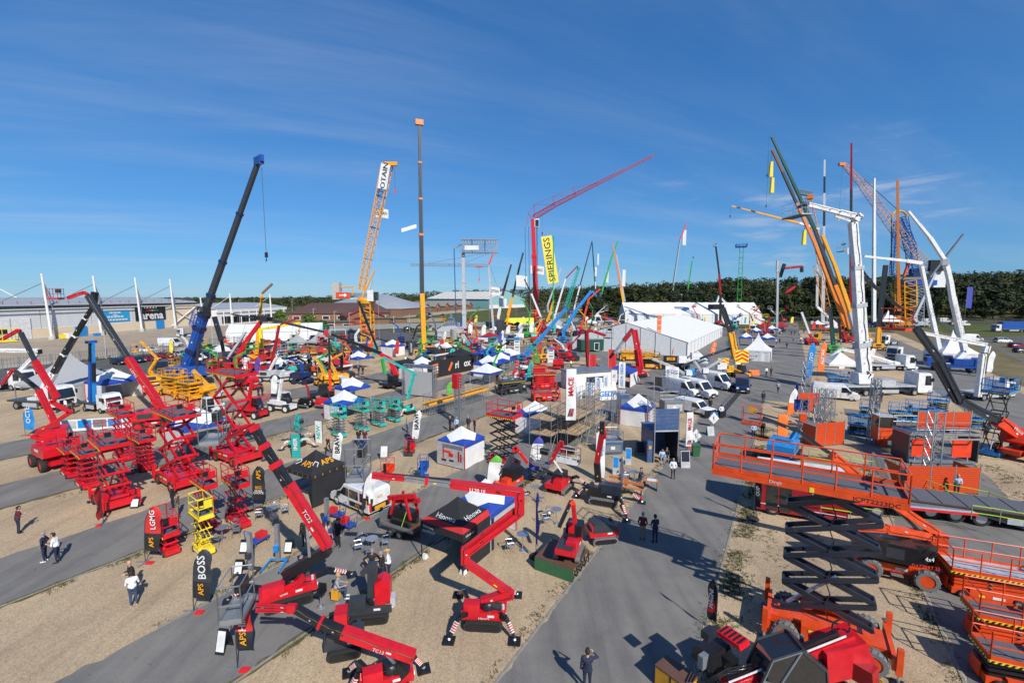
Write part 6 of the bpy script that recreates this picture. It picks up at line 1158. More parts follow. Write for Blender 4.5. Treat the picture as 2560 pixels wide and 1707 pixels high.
# --- other booms of the middle distance
BO=[
 ('black and white telescopic crane left of the thin grey tower crane','c',1285,705,150,white,[('c',1270,650,1325,360,2,1.6,1.4,white),('c',1325,360,1425,5,3,1.3,.9,dgrey)],0),
 ('yellow mobile crane with dark upper boom beside the yellow low platform','c',1400,715,170,yellow,[('c',1370,650,1440,370,2,1.5,1.3,yellow),('c',1440,370,1525,0,2,1.1,1.0,dgrey),('p',1300,662,1308,632,1,.9,.8,dgrey)],0),
 ('red based crane with white and black boom leaning left over the red tower','c',1830,790,120,dred,[('c',1815,720,1760,600,1,1.0,.9,dred),('c',1760,600,1650,330,2,.8,.7,white),('c',1650,330,1572,170,2,.6,.5,black)],0),
 ('pale grey crane boom left of the yellow banner pole','r',215,1330,140,lgrey,[('r',215,1270,322,970,4,1.6,1.1,lgrey)],0),
 ('white crane with red tip right of the yellow banner','r',275,1350,140,white,[('r',280,1320,358,1055,3,1.5,1.1,white),('r',358,1055,452,955,1,1.0,.8,dred)],0),
 ('small yellow crane at the foot of the yellow banner','r',215,1415,160,yellow,[('r',215,1390,262,1230,2,1.3,1.1,yellow)],0),
 ('dark boomed crane with white lower boom behind the blue boom lift','r',420,1340,150,white,[('r',425,1290,470,1110,2,1.3,1.1,white),('r',470,1110,565,762,4,1.0,.75,dgrey)],0),
 ('dark green crane with upright boom and white banner','r',600,1330,150,dgreen,[('r',598,1280,588,1080,2,1.3,1.1,white),('r',588,1080,565,770,3,.9,.7,dgreen)],0),
 ('bright green telescopic crane leaning right','r',600,1345,150,green,[('r',598,1310,722,880,3,1.6,1.2,green),('r',722,880,768,762,1,1.0,.8,green)],0),
 ('orange crane with thin boom leaning left beside the white tent','r',830,1400,150,yellow,[('r',835,1380,790,1130,2,1.5,1.2,yellow),('r',790,1130,728,780,3,.8,.6,co)],0),
 ('slim white crane crossing the orange one','r',850,1370,150,lgrey,[('r',835,1310,755,870,4,1.2,.8,lgrey)],0),
 ('white and orange mobile crane behind the marquee roof','r',1165,1345,150,co,[('r',1163,1330,1182,1230,1,1.5,1.4,co),('r',1182,1230,1255,750,4,1.2,.9,lgrey),('r',1255,750,1308,622,1,.8,.6,ored)],0),
]
for(lab,k,x,y,az,m,legs,_)in BO:mobile(lab,k,x,y,az,m,legs,ln=9)
def far_lift(label,k,x,y,m,legs,bk=None,small=True,mm=None):
    b=G(k,x,y);T=thing('boom_lift',label,'boom lift',b,100,'boom lifts far back');boom_chassis(T,2.4,3.4,.5,m)
    for(kk,x0,y0,x1,y1,w,bm)in legs:blk(T,'boom_section',AT(b,kk,x0,y0),AT(b,kk,x1,y1),w,w*1.2,bm)
    if bk:basket(T,AT(b,bk[0],bk[1],bk[2]),bk[3],1.0,bk[4],bk[5]if len(bk)>5 else m,0)
    return T
far_lift('green boom lift with high dark basket behind the marquee','r',1295,1330,green,[('r',1295,1300,1325,1080,.9,green),('r',1325,1080,1350,915,.7,green)],('r',1358,897,3.0,1.6,dgrey))
far_lift('black and red boom lift with small high basket left of the green scissor','r',1570,1415,red,[('r',1570,1400,1572,1180,.9,black),('r',1572,1180,1562,1020,.8,dred),('r',1562,1020,1535,805,.6,black)],('r',1528,803,3.0,1.6,lgrey))
far_lift('bright blue boom lift crossing the middle with long straight boom','c',1590,1110,sky_b,[('c',1600,1060,1600,990,.7,sky_b),('c',1600,990,1790,790,.75,sky_b),('c',1790,790,2040,495,.6,sky_b),('c',2040,500,2110,560,.3,blue)],None)
far_lift('second bright blue boom lift behind, its boom rising to the right','c',2020,880,sky_b,[('c',2015,860,2010,750,.8,sky_b),('c',2010,750,2150,520,.9,sky_b),('c',2150,520,2325,300,.75,sky_b),('r',565,1150,600,1195,.4,sky_b)],('r',628,1195,4,1.8,blue))
far_lift('orange boom lift right of the second blue boom lift','r',475,1470,ored,[('r',475,1440,510,1330,.6,ored),('r',510,1330,540,1215,.6,ored),('r',540,1215,630,1135,.5,ored)])
far_lift('navy boom lift with low basket before the rear marquee','r',1150,1330,navy,[('r',1150,1310,1110,1190,.7,blue),('r',1110,1190,1085,1160,.5,black)],('r',1080,1160,3.0,1.5,blue))
far_lift('navy boom lift left of the rear marquee with wide basket','r',985,1330,navy,[('r',990,1310,1035,1230,.6,navy)],('r',1035,1215,4.4,1.6,blue))
far_lift('white boom lift with bent arm in front of the rear marquee','r',1710,1400,white,[('r',1725,1385,1640,1280,.9,white),('r',1640,1280,1560,1190,.8,white),('r',1560,1190,1490,1380,.7,white)])
far_lift('thin white boom lift left of the rear marquee','r',990,1350,white,[('r',990,1310,930,1250,.4,white),('r',930,1250,880,1215,.35,white)],('r',845,1215,2,1.4,white))
far_lift('red boom lift pointing left among the stands below the marquee roof','r',1490,1330,red,[('r',1490,1300,1470,1250,.6,red),('r',1470,1250,1400,1200,.5,red)])
T=mobile('teal lattice boom crane behind the yellow banner','r',360,1330,150,teal,[],ln=8);b0=G('r',360,1330);lattice(T,AT(b0,'r',360,1280),AT(b0,'r',462,970),2.6,1.6,12,teal,r=.15,seg=2);part(T,'boom_head',MB().box(L(T,AT(b0,'r',462,968)),(3,1.4,1.6)),teal)
b0=G('r',1705,1400);scissor('tall green scissor lift raised above the stands with blue platform',b0,20,L_=5.2,W=2.8,n=7,H=AT(b0,'r',1700,808).z,m=green,am=green,PL=5.6,PW=5.4,platm=blue,rough=True,rr=.55,group=None,rh=1.6,r=.06,haz=False)
# --- marquees
marquee('large white frame marquee in the middle of the showground',G('d',1240,1040),GAZ,66,30.5,3.5,7.9,5.0)
marquee('long white marquee at the back of the showground',(131,256,0),-86,70,20,5.2,11.2,5.0)
# cabins and stands in front of the large marquee
def cabin(label,k,x,y,w,az,h=2.8):
    T=thing('site_cabin',label,'cabin',G(k,x,y),az,'dark green cabins');part(T,'body',MB().box((w/2,1.3,h/2+.45),(w,2.6,h)),dgreen);part(T,'roof',MB().box((w/2,1.3,h+.5),(w+.2,2.8,.12)),mgrey);o=part(T,'door',MB().box((w*.62,-.02,1.45),(1.5,.06,2.0)),white);part(o,'pane',MB().box((w*.62,-.06,1.45),(1.2,.04,1.8)),glass)
    for q in range(3):part(T,'step',MB().box((w*.62,-.35-.25*q,.45-.15*q),(1.4,.28,.05)),steel)
    for q in(.2,.8):part(T,'support',MB().box((w*q,.3,.22),(.3,.3,.44)),mgrey);part(T,'support',MB().box((w*q,2.3,.22),(.3,.3,.44)),mgrey)
cabin('dark green welfare cabin with white door left of the red knuckle crane','d',60,990,7.4,-20);cabin('dark green cabin at the near corner of the large marquee','d',885,1010,7.6,18)
b0=G('d',900,1010);hb=thing('hanging_banner','orange banner reading JCB on a pole before the large marquee','banner',b0,10);t0=AT(b0,'d',910,572).z;part(hb,'pole',MB().tube((0,0,0),(0,0,t0),.05),dgrey);o_=part(hb,'cloth',MB().box((.5,-.05,t0-2.6),(1.0,.04,5.0)),cloth_o)
for q in range(3):part(o_,'white_patch',MB().box((.5,-.08,t0-1.2-q*1.4),(.8,.02,.3)),white);text(o_,'JCB',(.5,-.1,t0-1.2-q*1.4),(1,0,0),(0,0,1),.35,black)
feather('orange JCB feather flag at the near corner of the large marquee','d',1500,1060,870,1.1,((1,cloth_o),),(('JCB',.75,.5,white),('JCB',.4,.5,white)),lean=.1,xt=1560);feather('leaning orange JCB flag before the dark green cabin','d',1080,1030,865,1.1,((1,cloth_o),),(('JCB',.6,.5,white),),lean=.2,xt=1150)
T=thing('stand_wall','low black stand wall reading JCB under the yellow lifts','hoarding',G('d',1010,1180),5);part(T,'panel',MB().box((1.8,0,.65),(5.6,.2,1.25)),black);o_=part(T,'logo_plate',MB().box((.6,-.13,.7),(1.6,.05,.6)),yellow);text(o_,'JCB',(.6,-.18,.7),(1,0,0),(0,0,1),.6,black)
T=thing('stand_wall','second black stand wall reading JCB right of the first','hoarding',G('d',1060,1105),5);part(T,'panel',MB().box((1.0,0,.8),(5.2,.2,1.5)),black);o_=part(T,'logo_plate',MB().box((.0,-.13,.9),(1.8,.05,.65)),yellow);text(o_,'JCB',(0,-.18,.9),(1,0,0),(0,0,1),.62,black)
for(x,y,pt,l_)in((600,1080,985,'yellow scissor lift with high rails left of the JCB stand wall'),(820,1170,1050,'yellow scissor lift folded low behind the JCB stand wall'),(780,1075,1010,'yellow scissor lift before the dark green cabin')):
    b0=G('d',x,y);scissor(l_,b0,100,L_=4.0,W=2.0,n=3,H=AT(b0,'d',x,pt).z,m=yellow,am=black if y>1100 else yellow,rough=True,rr=.4,group='yellow lifts')
sign_board('orange board reading JCB standing on the main avenue edge','d',1990,1245,2.0,1.0,m=cloth_o,frame=orange,az=0)
# --- red knuckle cranes
b0=G('d',690,1270);T=spider('large red knuckle spider crane with spread legs before the large marquee',b0,60,tl=3.0,gap=1.6,pads=[G('d',725,1345),G('d',815,1265),G('d',310,1200)],legm=red,name='spider_crane',group=None,cat='crane',tr=.35);sect(T,pl(b0,'d',[(720,1180),(690,960),(655,740)]),[.85,.75],red);sect(T,pl(b0,'d',[(640,730),(535,860)]),.6,dred);sect(T,pl(b0,'d',[(535,860),(430,1000)]),.4,steel);part(T,'engine_hood',MB().box((0,-.4,1.7),(1.4,1.8,1.0)),dred)
b0=G('d',200,1190);T=spider('red spider lift with square bent arm left of the red knuckle crane',b0,60,tl=2.6,gap=1.4,pads=[G('d',290,1200)],legm=red);sect(T,pl(b0,'d',[(140,1180),(125,960),(120,740)]),.5,dred);sect(T,pl(b0,'d',[(130,735),(330,800)]),.45,dred);cage(T,AT(b0,'d',360,835),1.8,1.0,2.2,0)
hflag_l=[('red flag left of the red knuckle crane foot','d',150,1010,145,1.3,3.4,cloth_r,None),('tall red flag before the red knuckle crane','d',358,955,358,1.4,3.8,cloth_r,None)]
for lab,k,x,y,xb,w_,h_,m_,wd in hflag_l:b1=G(k,xb,1260);hflag(lab,k,x,y,w_,h_,b1,m_,wd)
# --- gazebos and stands in the middle
gazebo('blue and white gazebo at the left end of the black hoarding',G('c',430,1270),GAZ,4.0,walls='01',eave=2.5,peak=3.9)
gazebo('blue and white gazebo right of the black hoarding, left of a pair',G('c',1170,1250),GAZ,4.0,walls='0',eave=2.5,peak=3.9);gazebo('blue and white gazebo right of a pair behind the black hoarding',G('c',1310,1205),GAZ,4.0,walls='',eave=2.5,peak=3.9)
gazebo('wide blue canopy with white lettering behind the black hoarding',G('c',1190,1150),GAZ,7.5,4.0,walls='3',eave=2.8,peak=4.2,body=cloth_b,trim=False,group=None)
gazebo('blue and white gazebo below the yellow tower crane',G('c',100,1020),GAZ,4.2,walls='01',eave=2.6,peak=4.0);gazebo('small blue and white gazebo among the orange boom lifts',G('b',1870,1170),GAZ,3.6,eave=2.4,peak=3.7)
gazebo('blue and white gazebo with red corner strips behind the black scissor arms',G('h',1690,520),GAZ,3.2,walls='013',eave=2.2,peak=3.4);gazebo('blue canopy gazebo beside the GEDA flags',G('d',590,1360)+V((-1,1,0)),GAZ,4.2,walls='1',eave=2.5,peak=3.6,body=cloth_b,trim=False)
gazebo('blue and white gazebo behind the blue goods hoist',G('i',690,440),GAZ,3.2,walls='01',eave=2.2,peak=3.6);gazebo('white peaked gazebo among the white vans',G('d',1390,1240)+V((0,1.5,0)),GAZ,4.0,walls='',eave=2.6,peak=4.4,body=cloth_w,val=cloth_w,trim=False)
pagoda('white pagoda tent with logos beside the main avenue',G('d',2010,1085)+V((1.4,1.8,0)),GAZ,5.6,2.5,6.4,cloth_w,walls='013')
for i_,(x,y,s_,l_)in enumerate(((1900,910,3.6,'left of three blue and white gazebos behind the white pagoda tent'),(2140,920,4.0,'right of three blue and white gazebos behind the white pagoda tent'),(2010,830,4.0,'middle of three blue and white gazebos behind the white pagoda tent'),(2190,800,4.0,'blue and white gazebo before the dark red gazebos'))):gazebo(l_ if i_==3 else l_,G('d',x,y),GAZ,s_,walls='13',eave=2.5,peak=3.9)
for x,y,l_ in((2110,770,'dark red gazebo left of a pair on the main avenue'),(2290,770,'dark red gazebo right of a pair on the main avenue')):gazebo(l_,G('d',x,y),GAZ,5.0,eave=2.8,peak=4.6,body=cloth_dr,val=cloth_dr,trim=False,walls='3',wm=cloth_dr,group='dark red gazebos')
pagoda('white pagoda tent beside the green crane',G('d',405,545),GAZ,11,3.4,8.6,cloth_w);pagoda('grey pagoda tent with sharp peak left of the ballast rings',G('c',740,845)+V((0,4,0)),10,9,2.8,9.2,cloth_g,walls='013')
pagoda('grey pagoda tent behind the blue boom lift',G('c',1920,760),10,9,2.8,7.2,cloth_g,walls='03');pagoda('small grey pagoda tent right of the orange boom lift',G('d',130,560),10,8,2.8,7.5,cloth_g);gazebo('small white gazebo right of the orange boom lift',G('d',160,715),GAZ,4.5,eave=2.6,peak=4.0,body=cloth_w,val=cloth_w,trim=False)
pagoda('left silver cone tent above the orange platforms',G('b',1190,1000),20,3.6,3.0,5.6,cloth_g);pagoda('right silver cone tent above the orange platforms',G('b',1440,990),20,4.4,3.0,6.4,cloth_g)
T=gazebo('long dark grey canopy behind the white scissor arms',G('b',1170,1170),-5,8,4,eave=2.6,peak=3.6,body=mgrey,val=mgrey,trim=False,walls='2',wm=dgrey,group=None)
# black hoarding with logo
a_,c_=G('c',500,1295),G('c',980,1190);d_=c_-a_;T=thing('stand_hoarding','long black hoarding with orange and white logo','hoarding',a_,math.degrees(math.atan2(d_.x,d_.y))-90);Ln_=d_.length;n_=4
for i_ in range(n_):part(T,'hoarding_panel',MB().box(((i_+.5)*Ln_/n_,0,1.65),(Ln_/n_-.05,.1,3.1)),cloth_k)
text(T,'ri',(Ln_*.63,-.08,1.7),(1,0,0),(0,0,1),1.9,white,bold=.03);text(T,'ox',(Ln_*.88,-.08,1.7),(1,0,0),(0,0,1),1.9,white,bold=.03)
for q in range(4):part(T,'logo_bar',MB().bar((Ln_*.08,-.07,.9+q*.5),(Ln_*.2,-.07,1.0+q*.5),.03,.34),cloth_o if q in(0,3)else white)
part(T,'logo_cross',MB().bar((Ln_*.44,-.07,.9),(Ln_*.52,-.07,2.4),.03,.5),cloth_o)
gazebo('black square canopy behind the left end of the black hoarding',G('c',280,1260),GAZ,4.6,eave=2.9,peak=3.3,body=cloth_k,val=cloth_k,trim=False,walls='013',wm=cloth_k,group=None);gazebo('black square canopy at the right end of the black hoarding',G('c',870,1170),GAZ,4.6,eave=2.9,peak=3.2,body=cloth_k,val=cloth_k,trim=False,walls='01',wm=cloth_k,group=None)
T=thing('screen_wall','large pale grey screen in a steel truss frame','screen',G('c',235,1470),22);part(T,'screen_cloth',MB().box((2.6,0,2.0),(5.0,.06,3.6)),cloth_g)
for x in(-.1,5.3):lattice(T,V((x,0,0)),V((x,0,4.6)),.4,.4,10,steel,world=False,r=.03)
lattice(T,V((-.1,0,4.6)),V((5.3,0,4.6)),.4,.4,12,steel,world=False,r=.03)
# yellow bridge platform with scaffold mast
a_,c_=G('h',470,350,.0),G('h',1140,150,0);d_=c_-a_;azb=math.degrees(math.atan2(d_.x,d_.y));T=thing('mast_climber','long yellow work platform on lattice trusses with steel rails','mast climber',a_,azb);Ln_=d_.length
zt=AT(a_,'h',480,320).z;lattice(T,V((0,0,.7)),V((0,Ln_,.7)),1.1,1.1,26,steel,world=False,r=.035,seg=4);part(T,'deck_beam',MB().bar((.55,0,1.4),(.55,Ln_,1.4),.1,.3),yellow);part(T,'deck_beam',MB().bar((-.55,0,1.4),(-.55,Ln_,1.4),.1,.3),yellow);part(T,'deck',MB().box((0,Ln_/2,1.36),(1.0,Ln_,.06)),dwood);rails(T,-.6,.6,.2,Ln_-.2,1.5,1.1,steel,r=.025,toe=False)
for y_ in(.15,.5,.85):part(T,'support',MB().box((0,Ln_*y_,.1),(1.6,.3,.2)),mgrey)
b1=G('h',850,440);lattice(T,b1,AT(b1,'c',840,1260),.8,.8,16,steel,r=.04,seg=3);o_=part(T,'red_trolley',MB().box(L(T,AT(b1,'c',815,1310)),(.8,.8,1.7)),red)
# red scissor with black arms
b0=G('h',1350,900);scissor('red platform on tall black scissor arms before the blue and white gazebo',b0,122,L_=2.6,W=1.5,n=5,H=AT(b0,'h',1350,345).z,m=red,am=black,PL=2.7,PW=1.8,group='red scissor lifts')
for i_,(x,y,pt,l_)in enumerate(((1810,1530,1460,'red scissor lift with flat stacked arms left of the GEDA banner'),(1790,1400,1230,'red scissor lift half raised in front of the white and blue truck'),(1700,1290,1150,'red scissor lift behind, with long railed deck'))):
    b0=G('c',x,y);scissor(l_,b0,80,L_=3.4,W=1.7,n=4,H=AT(b0,'c',x,pt).z,m=red,rough=True,rr=.36,group='red scissor lifts',PL=3.8)
b0=G('h',1340,470);rsc=scissor('long dark steel work deck behind the red platform',G('h',1420,100),60,L_=4,W=2,n=2,H=1.9,m=dgrey,rough=True,group=None)
T=truck('white lorry with blue front facing the camera',G('c',1545,1290),175,ln=6,w=2.3,m=white,bed=lgrey,axles=(-1.6,1.9),cabh=2.3);part(T,'front_panel',MB().box((0,3.12,.95),(2.2,.06,.7)),sky_b)
for k,x,y,l_ in(('c',1490,1000,'blue and white totem sign left of the blue boom lift'),('c',1868,1100,'tall white totem sign right of the blue boom lift')):
    b0=G(k,x,y);T=thing('totem_sign',l_,'sign',b0,5);h_=AT(b0,k,x,y-185).z;part(T,'panel',MB().box((0,0,h_/2),(1.5,.5,h_)),white);part(T,'head_panel',MB().box((0,-.27,h_-.5),(1.4,.04,.8)),sky_b)
    for q in range(4):part(T,'picture',MB().box((0,-.27,h_*.7-q*h_*.16),(1.0,.03,h_*.08)),lgrey if q%2 else mgrey)
van('white pick-up parked beside the low yellow platform',G('c',1480,835),262,5.2,1.9,1.85,white,bonnet=1.3,name='pickup');far_lift('dark grey boom lift parked right of the second totem','c',2110,1080,dgrey,[('c',2090,1030,2060,880,.6,red),('c',2060,1240,2080,880,.3,black)])
T=thing('work_platform_truck','low lime yellow machine behind the white pick-up','machine',G('c',1550,700),80);part(T,'body',MB().prism([(-9,1.0),(9,1.0),(9,3.2),(7,4.2),(-8,4.2),(-9,3.2)],'x',-1.3,1.3),P('paint neon',(.70,.78,.05)));[wheel(T,s*1.2,q,.6,.4)for s in(-1,1)for q in(-6,-4,4,6)]
# --- lifts around the dark red boom and orange stand (left of the yellow tower crane)
T=mobile('red truck crane with thick red boom and long black jib reaching right','b',470,1215,60,dred,[('b',440,1200,560,960,1,1.0,.9,red),('b',560,960,640,820,1,.85,.8,red),('b',640,820,770,650,1,.75,.7,red),('b',700,600,900,620,1,.9,.8,black),('b',900,625,1260,710,1,.5,.45,dgrey),('b',1260,710,1500,765,1,.4,.35,black)],small=True);b0=G('b',470,1215);part(T,'hook_block',MB().box(L(T,AT(b0,'b',1500,770)),(1.1,.8,1.0)),red);part(T,'knuckle',MB().box(L(T,AT(b0,'b',800,610)),(3.6,1.4,1.2)),black);part(T,'tail_jib',MB().bar(L(T,AT(b0,'b',440,560)),L(T,AT(b0,'b',720,610)),.25),dgrey)
blk(T,'boom_section',AT(b0,'b',250,590),AT(b0,'b',330,860),.6,.7,slate);blk(T,'boom_section',AT(b0,'b',330,860),AT(b0,'b',380,1120),.5,.6,black);blk(T,'strut',AT(b0,'b',600,760),AT(b0,'b',400,1060),.4,.4,lgrey)
mobile('small yellow crane with bent upright jib behind the red boom','b',715,1115,60,yellow,[('b',712,1090,745,730,2,.9,.8,yellow),('b',745,730,785,340,2,.75,.6,yellow),('b',785,330,900,222,1,.45,.35,brick)],small=True,group=None)
mobile('yellow platform truck with square folded arms','b',850,1150,80,yellow,[('b',870,1140,800,1130,1,.8,.8,lemon),('b',800,1130,765,740,2,.75,.7,lemon),('b',750,735,1030,690,1,.6,.5,lemon),('b',1030,690,1210,658,1,.5,.4,lemon),('b',1205,660,1203,740,1,.35,.3,lemon)],small=True,group=None)
mobile('dark red slim crane boom in front of the navy estate','b',880,1260,60,dred,[('b',880,1200,930,930,1,.55,.5,dred),('b',930,930,975,690,1,.45,.4,dred),('b',985,680,1180,610,1,.3,.25,dred)],small=True,group=None)
mobile('black pole crane with orange foot in front of the right cone tent','b',1550,1485,60,black,[('b',1550,1470,1543,1180,1,.4,.36,ored),('b',1543,1180,1535,830,1,.32,.26,black)],small=True,group=None)
mobile('dark long boom crane descending right with red base and green arm','c',150,1370,30,black,[('c',150,1260,60,1060,1,.8,.7,red),('c',60,1060,-40,1010,1,.65,.6,red),('b',2120,1000,1560,785,3,.6,.4,black),('b',1870,420,2080,960,2,.4,.35,black),('b',2160,1230,2130,1060,1,.5,.5,green)],small=True,group=None)
og='orange lifts of the snorkel stand'
for(x,y,pt,l_)in((1180,1200,985,'orange scissor lift with white arms under the left cone tent'),(1480,1210,985,'orange platform on the right cone tent side')):
    b0=G('b',x,y);scissor(l_,b0,70,L_=4.0,W=2.0,n=4,H=AT(b0,'b',x,pt).z,m=orange,am=white,rough=True,rr=.42,group=og,PL=4.6)
for(x,y,lg,bk,l_)in((1060,1215,[(1060,1180,900,1160)],None,'orange and white low boom lift at the left of the stand'),(1480,1250,[(1480,1200,1600,1090),(1600,1090,1400,1040)],None,'orange boom lift with folded white boom behind the black flag'),(1680,1180,[(1700,1100,1760,1060),(1760,1060,1690,870)],None,'orange boom lift with white upright boom left of the small gazebo'),(1830,1060,[(1860,1020,1830,800),(1830,800,1880,730)],(1840,680),'white scissor-like boom lift with orange basket before the yellow crane')):
    b0=G('b',x,y);T=thing('boom_lift',l_,'boom lift',b0,100,og);boom_chassis(T,2.2,3.4,.46,orange,white)
    for a in lg:blk(T,'boom_section',AT(b0,'b',a[0],a[1]),AT(b0,'b',a[2],a[3]),.4,.5,white)
    if bk:basket(T,AT(b0,'b',*bk),4.2,1.2,1.8,ored,0)
feather('tall black flag reading snorkel among the orange lifts','b',1330,1235,990,1.1,((1,cloth_k),),(('snorkel',.5,.9,white),),straight=True,low=.05)
for x,l_ in((275,'first dark snorkel flag left of the orange mobile crane'),(590,'dark snorkel flag right of the orange mobile crane')):feather(l_,'c',x,1075,845 if x<400 else 905,1.0,((1,dgrey),),(('snorkel',.5,.7,white),),lean=.08)
for(x,y,yt,m_,l_)in((940,830,650,cloth_w,'white feather flag beside the ballast rings'),(1090,830,680,cloth_w,'white feather flag left of the black tower of crates'),(1010,690,570,cloth_y,'yellow topped feather flag on the field fence'),(605,830,695,cloth_v,'violet feather flag left of the grey pagoda tent'),(1625,800,650,cloth_w,'white feather flag below the red tower crane'),(1365,800,690,cloth_w,'white feather flag right of the dark crates'),(1500,800,660,cloth_w,'white feather flag by the low lime machine'),(1660,790,710,cloth_y,'small yellow and violet feather flag'),(455,1010,915,cloth_w,'white flag on the front of the orange mobile crane'),(870,930,840,cloth_w,'white flag at the foot of the ballast rings'),(2250,690,590,cloth_w,'white flag beside the orange boom lift'),(700,1500,1320,cloth_gn,'green feather flag left of the yellow work platform')):feather(l_,'c',x,y,yt,1.5 if y<860 else.9,((1,m_),),lean=.06)
for(k,x,y,xb,yb,w_,h_,wd,l_)in(('q',510,630,515,1480,3.8,2.6,'POTAIN','white POTAIN flag flying beside the tower crane jib'),('c',1198,255,1180,740,4.6,3.4,'POTAIN','white POTAIN flag before the teal barn gable'),('c',1590,15,1640,720,6,3.6,'SPIERINGS','small white flag left of the red tower'),('c',1455,125,1480,720,5,5.0,None,'white flag hanging between the two dark booms'),('c',1295,380,1290,720,3.4,4.0,None,'white flag low before the teal barn')):
    b1=G('c',xb,yb)if k=='c' else G('b',2010+90,900);hflag(l_,k,x,y,w_,h_,b1,cloth_w,wd,black,pole_m=lgrey)
b0=G('c',1305,830);T=thing('crate_tower','dark tower of stacked grilles on a blue base','stack',b0,0);part(T,'base',MB().box((0,0,.5),(4.5,3,1)),sky_b)
for q in range(9):part(T,'grille',MB().box((0,0,1.3+q*.62),(2.8,2.2,.5)),dgrey)
T=thing('display_wall','blue and white low display wall before the crate tower','hoarding',G('c',945,865),12)
for q in range(5):part(T,'panel',MB().box((1.5+q*3,0,.7),(2.9,.1,1.3)),[sky_b,white,white,ored,sky_b][q])
# --- vans and white baskets
vg='white platform vans'
v1=van('white panel van in the middle of the row beside the avenue',G('i',1440,150)+V((-.8,1.2,0)),150,6.0,2.05,2.5,group=vg);v2=van('white panel van behind, at the right end of the row',G('i',1640,60)+V((-.6,1.4,0)),150,6.0,2.05,2.6,group=vg);v3=van('white panel van with open side at the left of the row',G('i',1250,160)+V((0,2.6,0)),150,6.2,2.05,2.5,group=vg)
van('white pick-up with crew cab in front of the row of vans',G('i',1330,320),140,5.0,1.85,1.75,bonnet=1.25,name='pickup',group=None);van('van at the far right of the row with blue and yellow rear',G('d',1860,1420),205,5.4,2.0,2.3,navy,group=vg)
for(k,x,y,legs,bk,l_)in(('d',1290,1430,[(850,1060,1110,1160),(1110,1160,1260,1260)],(1185,1100),'grey platform boom on the left van with white bucket'),('d',1480,1400,[(1320,1080,1490,1330)],(1330,1065),'grey platform boom on the middle van with white bucket'),('d',1640,1350,[(1240,1330,1440,1180),(1440,1180,1640,1060)],(1640,1170),'grey platform boom on the right van with chevron bucket'),('d',1840,1280,[(1180,1150,1440,1040),(1440,1040,1740,940)],(1720,920),'long dark platform boom with white bucket')):
    b0=G(k,x,y)+V((0,1.5,0));T=thing('van_platform',l_,'platform boom',b0+V((0,0,2.4)),0,'van mounted platform booms');part(T,'turret',MB().box((0,0,.4),(.9,.9,.8)),white);fst=AT(b0,k,legs[-1][2],legs[-1][3])if len(legs)<2 else AT(b0,k,legs[-1][0],legs[-1][1])
    for a in legs:blk(T,'boom_section',AT(b0,k,a[0],a[1]),AT(b0,k,a[2],a[3]),.34,.4,lgrey if legs[0][0]!=1180 else dgrey)
    c_=L(T,AT(b0,k,*bk));part(T,'bucket',MB().box(c_+V((0,0,.5)),(1.2,.8,1.1),tx=1.05,ty=1.05),white)
for(x,y,w_,l_)in((1845,1105,2.3,'large yellow and red chevron board on a raised bucket'),(1640,1170,1.9,'yellow and red chevron board on the middle bucket'),(1722,1210,1.2,'small yellow and red chevron board on the right bucket')):
    b0=G('d',x,1330);T=thing('chevron_board',l_,'chevron board',b0,0,'chevron boards');z_=AT(b0,'d',x,y).z;h_=w_*.95;part(T,'post',MB().box((0,.05,z_/2),(.1,.1,z_)),dgrey);o_=part(T,'board',MB().box((0,0,z_+h_/2),(w_,.05,h_)),lemon)
    for q in range(3):
        for s in(-1,1):zz=z_+h_*(.1+q*.3);part(o_,'chevron',MB().poly((0,-.04,zz+h_*.22),(s*w_*.48,-.04,zz-.05*h_),(s*w_*.48,-.04,zz+h_*.1),(0,-.04,zz+h_*.36)if q<2 else(0,-.04,zz+h_*.28)),plast_r)
b0=G('d',1830,1270);T=telehandler('yellow telehandler with black raised boom behind the chevron boards',b0,160,yellow,[],rim=yellow,r=.6,L_=4.4);blk(T,'boom_section',AT(b0,'d',1790,1060),AT(b0,'d',1730,760),.9,1.0,yellow);blk(T,'boom_section',AT(b0,'d',1740,770),AT(b0,'d',1640,490),.7,.8,slate);part(T,'fork_head',MB().box(L(T,AT(b0,'d',1570,480)),(2.6,1.2,.9)),black)
# --- barrier row along the avenue
def barriers(label,pts,n,h=1.1,m=blue,name='crowd_barrier_row',pw=None):
    T=thing(name,label,'barrier',pts[0],0);a,b=Vector(pts[0]),Vector(pts[1]);d=b-a;ang=math.atan2(d.y,d.x);w=d.length/n;mb=MB().path([(0,0,.12),(0,0,h),(w-.06,0,h),(w-.06,0,.12),(0,0,.12)],.022,5)
    for q in range(1,int(w/.16)):mb.tube((q*.16,0,.12),(q*.16,0,h),.01,n=4)
    me=mesh('barrier',mb,m)
    for q in range(n):link('barrier',me,T,loc=d*(q/n),rot=(0,0,ang))
barriers('row of blue crowd barriers beside the row of white vans',(G('i',1650,350),G('i',1940,0)),9,m=slate);barriers('red mesh barriers behind the white telehandlers',(G('g',560,330),G('g',880,160)),5,m=plast_r)
T=thing('stand_wall','black stand wall reading CPL in front of the vans','hoarding',G('i',1440,385),-8);part(T,'panel',MB().box((1.3,0,.5),(2.6,.08,.95)),black);text(T,'CPL',(1.3,-.06,.5),(1,0,0),(0,0,1),.7,sky_b,bold=.02)
T=thing('stand_wall','short black and blue stand wall right of the CPL wall','hoarding',G('i',1580,372),-8);part(T,'panel',MB().box((.6,0,.5),(1.1,.08,.95)),navy)
